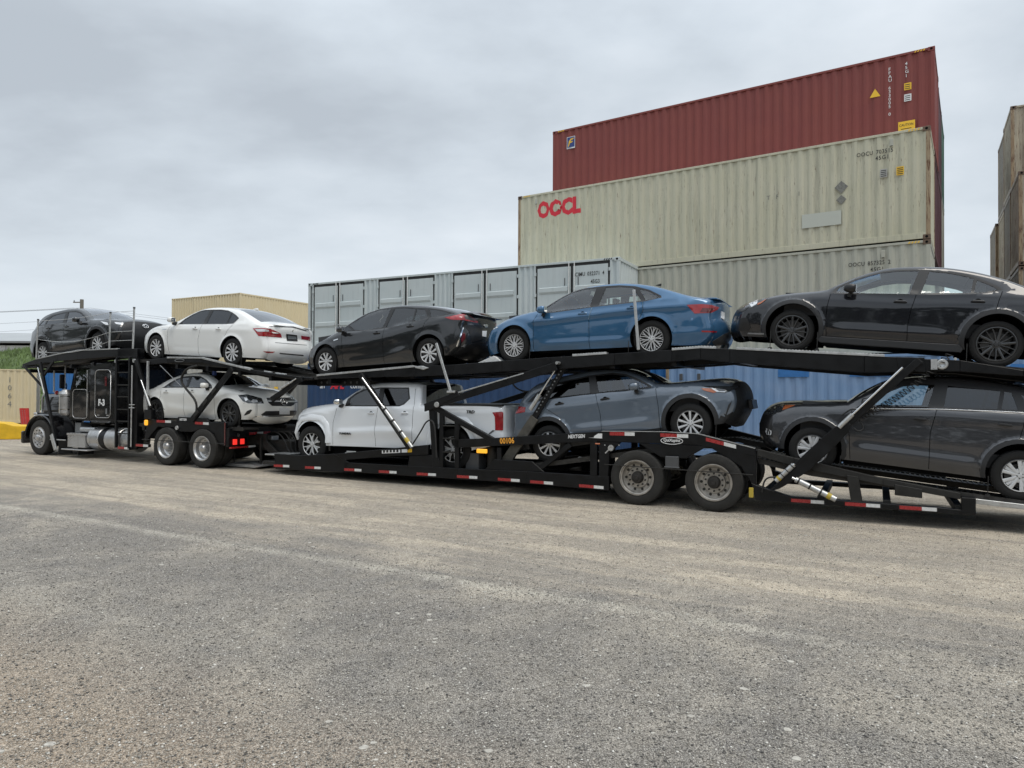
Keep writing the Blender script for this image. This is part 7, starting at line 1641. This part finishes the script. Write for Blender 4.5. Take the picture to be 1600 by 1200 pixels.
for x in (0,3.70):
    inn=[(.475,.46),(.47,.66),(.40,.86),(.27,.945),(0,.955),(-.27,.93),(-.40,.82),(-.45,.60),(-.44,.50)]; out_=[(-.53,.50),(-.55,.75),(-.50,.95),(-.36,1.06),(0,1.09),(.36,1.05),(.54,.88),(.60,.66),(.60,.46)]
    if x: out_=[(-.60,.46),(-.60,.70),(-.50,.92),(-.36,1.05),(0,1.08),(.36,1.05),(.50,.92),(.58,.70),(.58,.50)]
    for sg in (-1,1):
        m=MB(); n=len(inn); w0=[float(hw(np.array([(x+p[0],max(p[1],.5))]))[0]) for p in inn]; w1=[float(hw(np.array([(x+p[0],max(p[1],.5))]))[0]) for p in out_[::-1]]
        o2=out_[::-1] 
        for i in range(n):
            a_,b_=inn[i],o2[i]; mid_=(a_[0]*.55+b_[0]*.45,a_[1]*.55+b_[1]*.45); ww=max(w0[i],w1[i])
            m.v+=[(x+a_[0],sg*(ww-.06),a_[1]),(x+a_[0],sg*(ww+.030),a_[1]),(x+mid_[0],sg*(ww+.034),mid_[1]),(x+b_[0]*.97,sg*(w1[i]+.010),b_[1]),(x+b_[0],sg*(w1[i]-.03),b_[1])]
        for i in range(n-1):
            for j in range(4): m.f.append((i*5+j,i*5+j+1,(i+1)*5+j+1,(i+1)*5+j))
        link('fender_flare',m.mesh('fender_flare',P_truckw,40),root)
yb=-float(hw(np.array([(1.1,.67)]))[0])-.012
text('badge_text','TUNDRA',.058,M['black'],root,(.86,yb-.012,.655),sx=1.35,bold=.003,ext=.004)
yb=-float(hw(np.array([(4.2,1.17)]))[0])-.006
text('badge_text','TRD',.085,M['black'],root,(4.03,yb-.01,1.13),sx=1.15,bold=.002,ext=.004,shear=.2)
bw=MB(); bw.prism([(2.98,1.27),(4.78,1.27),(4.78,1.30),(2.98,1.31)],-.93,.93); bw.build('bed_cover',M['black'],root)
MB().box(.50,.545,-.99,-.74,.28,.58).build('mud_flap',M['black'],root)
# --- compact crossover, grey blue, lower deck
CCS=dict(W=1.825,r=.345,f=1,R=.408,arch_up=.03,clad=.075,sill=.24,rocker=.44,wheel='cc',tum=.40,taper=(.08,.10),flat_nose=2.6,fil=(.06,.07),beltm=1.08,cabin=(.0,2.2),mirror=(1.80,1.12),flare=.012,
 E=[(-.66,.30,.08,'rear_bumper'),(-.74,.45,.10,'rear_bumper'),(-.74,.68,.10,'rear_bumper'),(-.70,.80,.09,'tailgate'),(-.70,.95,.09,'tailgate'),(-.64,1.10,.07,'rear_window'),(-.50,1.28,.06,'rear_window'),(-.34,1.42,.05,'roof'),(-.15,1.50,.04,'roof'),(.19,1.545,.04,'roof'),(.6,1.567,.04,'roof'),(.92,1.562,.04,'roof'),(1.24,1.535,.04,'roof'),(1.44,1.50,.05,'windshield'),(1.66,1.42,.06,'windshield'),(1.88,1.30,.06,'windshield'),(2.14,1.12,.05,'hood'),(2.28,1.075,.05,'hood'),(2.47,1.06,.05,'hood'),(2.89,1.02,.06,'hood'),(3.18,.975,.08,'hood'),(3.40,.90,.09,'grille'),(3.44,.76,.10,'grille'),(3.43,.55,.10,'lower_grille'),(3.36,.42,.10,'lower_grille'),(3.20,.27,.13,'lower_grille')],
 sharp=[(2.14,1.12)],
 belt=[(-.8,1.0),(-.3,1.14),(.1,1.16),(.95,1.11),(1.76,1.05),(2.2,1.02),(2.8,.93),(3.4,.78)],
 glass=[('rear_door_window',[(.12,1.19),(.16,1.32),(.28,1.405),(.5,1.44),(.91,1.448),(.93,1.145)],'glass_dark'),('quarter_window',[(-.26,1.205),(-.10,1.315),(.08,1.38),(.05,1.20)],'glass_dark'),('front_window',[(1.04,1.448),(1.35,1.42),(1.60,1.35),(1.82,1.225),(1.99,1.11),(2.0,1.08),(1.10,1.135)],'glass_mid')],
 dlo=[[(-.36,1.18),(-.14,1.335),(.06,1.41),(.28,1.455),(.9,1.475),(1.37,1.45),(1.63,1.375),(1.86,1.245),(2.06,1.10),(2.08,1.055),(1.76,1.065),(.95,1.125)]],
 seams=[('q',[(-.44,.3),(-.50,.6),(-.66,.76)]),('r',[(.42,.50),(.30,.80),(.05,1.0),(.03,1.17)]),('m',[(1.075,.42),(1.09,.74),(1.05,1.10),(.975,1.46)]),('f',[(2.12,.30),(2.155,.72),(2.15,1.03)]),('b',[(3.02,.55),(3.0,.72),(2.98,.80)])],
 panels=['rear_bumper_side','rear_quarter_panel','rear_door','front_door','front_fender','front_bumper_side'],
 lower_clad=[(-.8,.42),(.4,.34),(2.2,.34),(3.0,.36),(3.4,.44)],
 crease=[([(-.6,.98),(.3,1.0),(1.2,.97),(2.2,.93),(3.2,.90)],.014,.05),([(.4,.56),(1.3,.52),(2.1,.50)],.02,.05)],
 handles=[(1.22,1.0),(.33,1.05)],seat=M['interior'],ws_glass='glass_mid',black_parts=('grille','lower_grille'))
S=dict(CCS); S.update(name='crossover_suv',label='slate blue grey crossover with black arch trim on the lower deck under the blue sedan',cat='car',group='cars carried on the transporter',paint=P_slate,mirror_mat=P_slate,handle_mat=M['black'])
root,patch,hw,tree=make_car('cc2',S)
MB().box(3.53,3.60,-.27,.27,.44,.60).build('number_plate_holder',M['black'],root,bevel=.008)
S=dict(CCS); S.update(name='crossover_suv',label='black compact crossover parked backwards on the front deck over the truck cab',cat='car',group='cars carried on the transporter',paint=P_cc1,mirror_mat=P_cc1,handle_mat=P_cc1)
S['badges']=[('oval_badge',(4.638,.618),'chrome',.085,.055,'ring')]; make_car('cc1',S)
# --- dark grey crossover, lower rear
S=dict(name='crossover_suv',label='dark grey crossover with a chrome window line on the rear lower deck',cat='car',group='cars carried on the transporter',
 W=1.845,r=.35,f=-1,R=.418,arch_up=.03,clad=.06,fil=(.06,.09),sill=.26,rocker=.33,paint=P_grey,wheel='rav',tum=.36,taper=(.15,.08),beltm=1.13,cabin=(.4,3.2),mirror=(.72,1.17),mirror_mat=P_grey,flare=.012,
 E=[(-.58,.30,.12,'front_bumper'),(-.70,.38,.15,'front_bumper'),(-.76,.55,.16,'front_bumper'),(-.73,.76,.16,'front_bumper'),(-.68,.88,.14,'hood'),(-.57,.96,.09,'hood'),(-.34,1.02,.07,'hood'),(-.10,1.055,.06,'hood'),(.2,1.095,.06,'hood'),(.42,1.13,.05,'windshield'),(.63,1.28,.07,'windshield'),(.86,1.44,.06,'windshield'),(1.05,1.545,.05,'roof'),(1.26,1.602,.045,'roof'),(1.49,1.632,.04,'roof'),(1.78,1.645,.04,'roof'),(2.08,1.64,.04,'roof'),(2.36,1.62,.04,'roof'),(2.64,1.585,.04,'roof'),(3.2,1.51,.04,'roof'),(3.42,1.44,.05,'rear_window'),(3.55,1.22,.07,'tailgate'),(3.56,1.0,.09,'tailgate'),(3.55,.8,.10,'rear_bumper'),(3.62,.62,.12,'rear_bumper'),(3.56,.42,.10,'rear_bumper'),(3.42,.34,.08,'rear_bumper')],
 sharp=[(.42,1.13)],
 belt=[(-.8,.80),(-.3,.95),(.45,1.04),(1.5,1.145),(2.65,1.21),(3.6,1.20)],
 glass=[('front_window',[(.66,1.10),(.82,1.235),(1.0,1.365),(1.16,1.46),(1.35,1.505),(1.55,1.515),(1.49,1.18)],'glass_clear'),('rear_door_window',[(1.72,1.515),(2.36,1.50),(2.335,1.24),(1.69,1.195)],'glass_dark'),('vent_window',[(2.41,1.50),(2.49,1.495),(2.58,1.255),(2.385,1.245)],'glass_dark'),('quarter_window',[(2.60,1.475),(2.98,1.42),(3.16,1.32),(2.72,1.265)],'glass_dark')],
 dlo=[[(.54,1.062),(.80,1.26),(.98,1.39),(1.15,1.485),(1.35,1.53),(1.70,1.54),(2.36,1.525),(2.62,1.50),(3.0,1.44),(3.24,1.32),(2.72,1.24),(2.35,1.222),(1.6,1.17),(1.0,1.11)]],
 seams=[('b',[(-.40,.35),(-.44,.6),(-.60,.80)]),('f',[(.54,.28),(.50,.61),(.46,.85),(.50,1.04)]),('m',[(1.58,.28),(1.55,.81),(1.60,1.14),(1.645,1.53)]),('r',[(2.62,.86),(2.645,1.0),(2.66,1.2)]),('q',[(3.1,.4),(3.18,.75)])],
 panels=['front_bumper_side','front_fender','front_door','rear_door','rear_quarter_panel','rear_bumper_side'],
 crease=[([(-.2,.98),(.6,1.0),(1.6,1.08),(2.7,1.13),(3.5,1.13)],.016,.05),([(.5,.46),(2.3,.44)],.022,.06)],
 handles=[(1.41,1.0),(2.44,1.04)],handle_mat=M['cladding'],seat=M['interior'],ws_glass='glass_clear')
root,patch,hw,tree=make_car('rav',S)
bl=[(.55,1.058),(1.0,1.102),(1.6,1.162),(2.35,1.214),(2.72,1.232),(3.2,1.30)]
for sg in (-1,1):
    m=MB(); P=np.array(densify(bl,.15)); ww=hw(P)
    m.path([(p[0],sg*(w_+.006),p[1]) for p,w_ in zip(P,ww)],.010,6); m.build('window_line_chrome',M['chrome'],root,smooth=True)
    m=MB(); m.path([(x,sg*.60,z) for x,z in ((1.05,1.615),(1.2,1.665),(1.8,1.71),(2.6,1.67),(3.1,1.60),(3.2,1.56))],.016,6); m.build('roof_rail',M['black'],root,smooth=True)
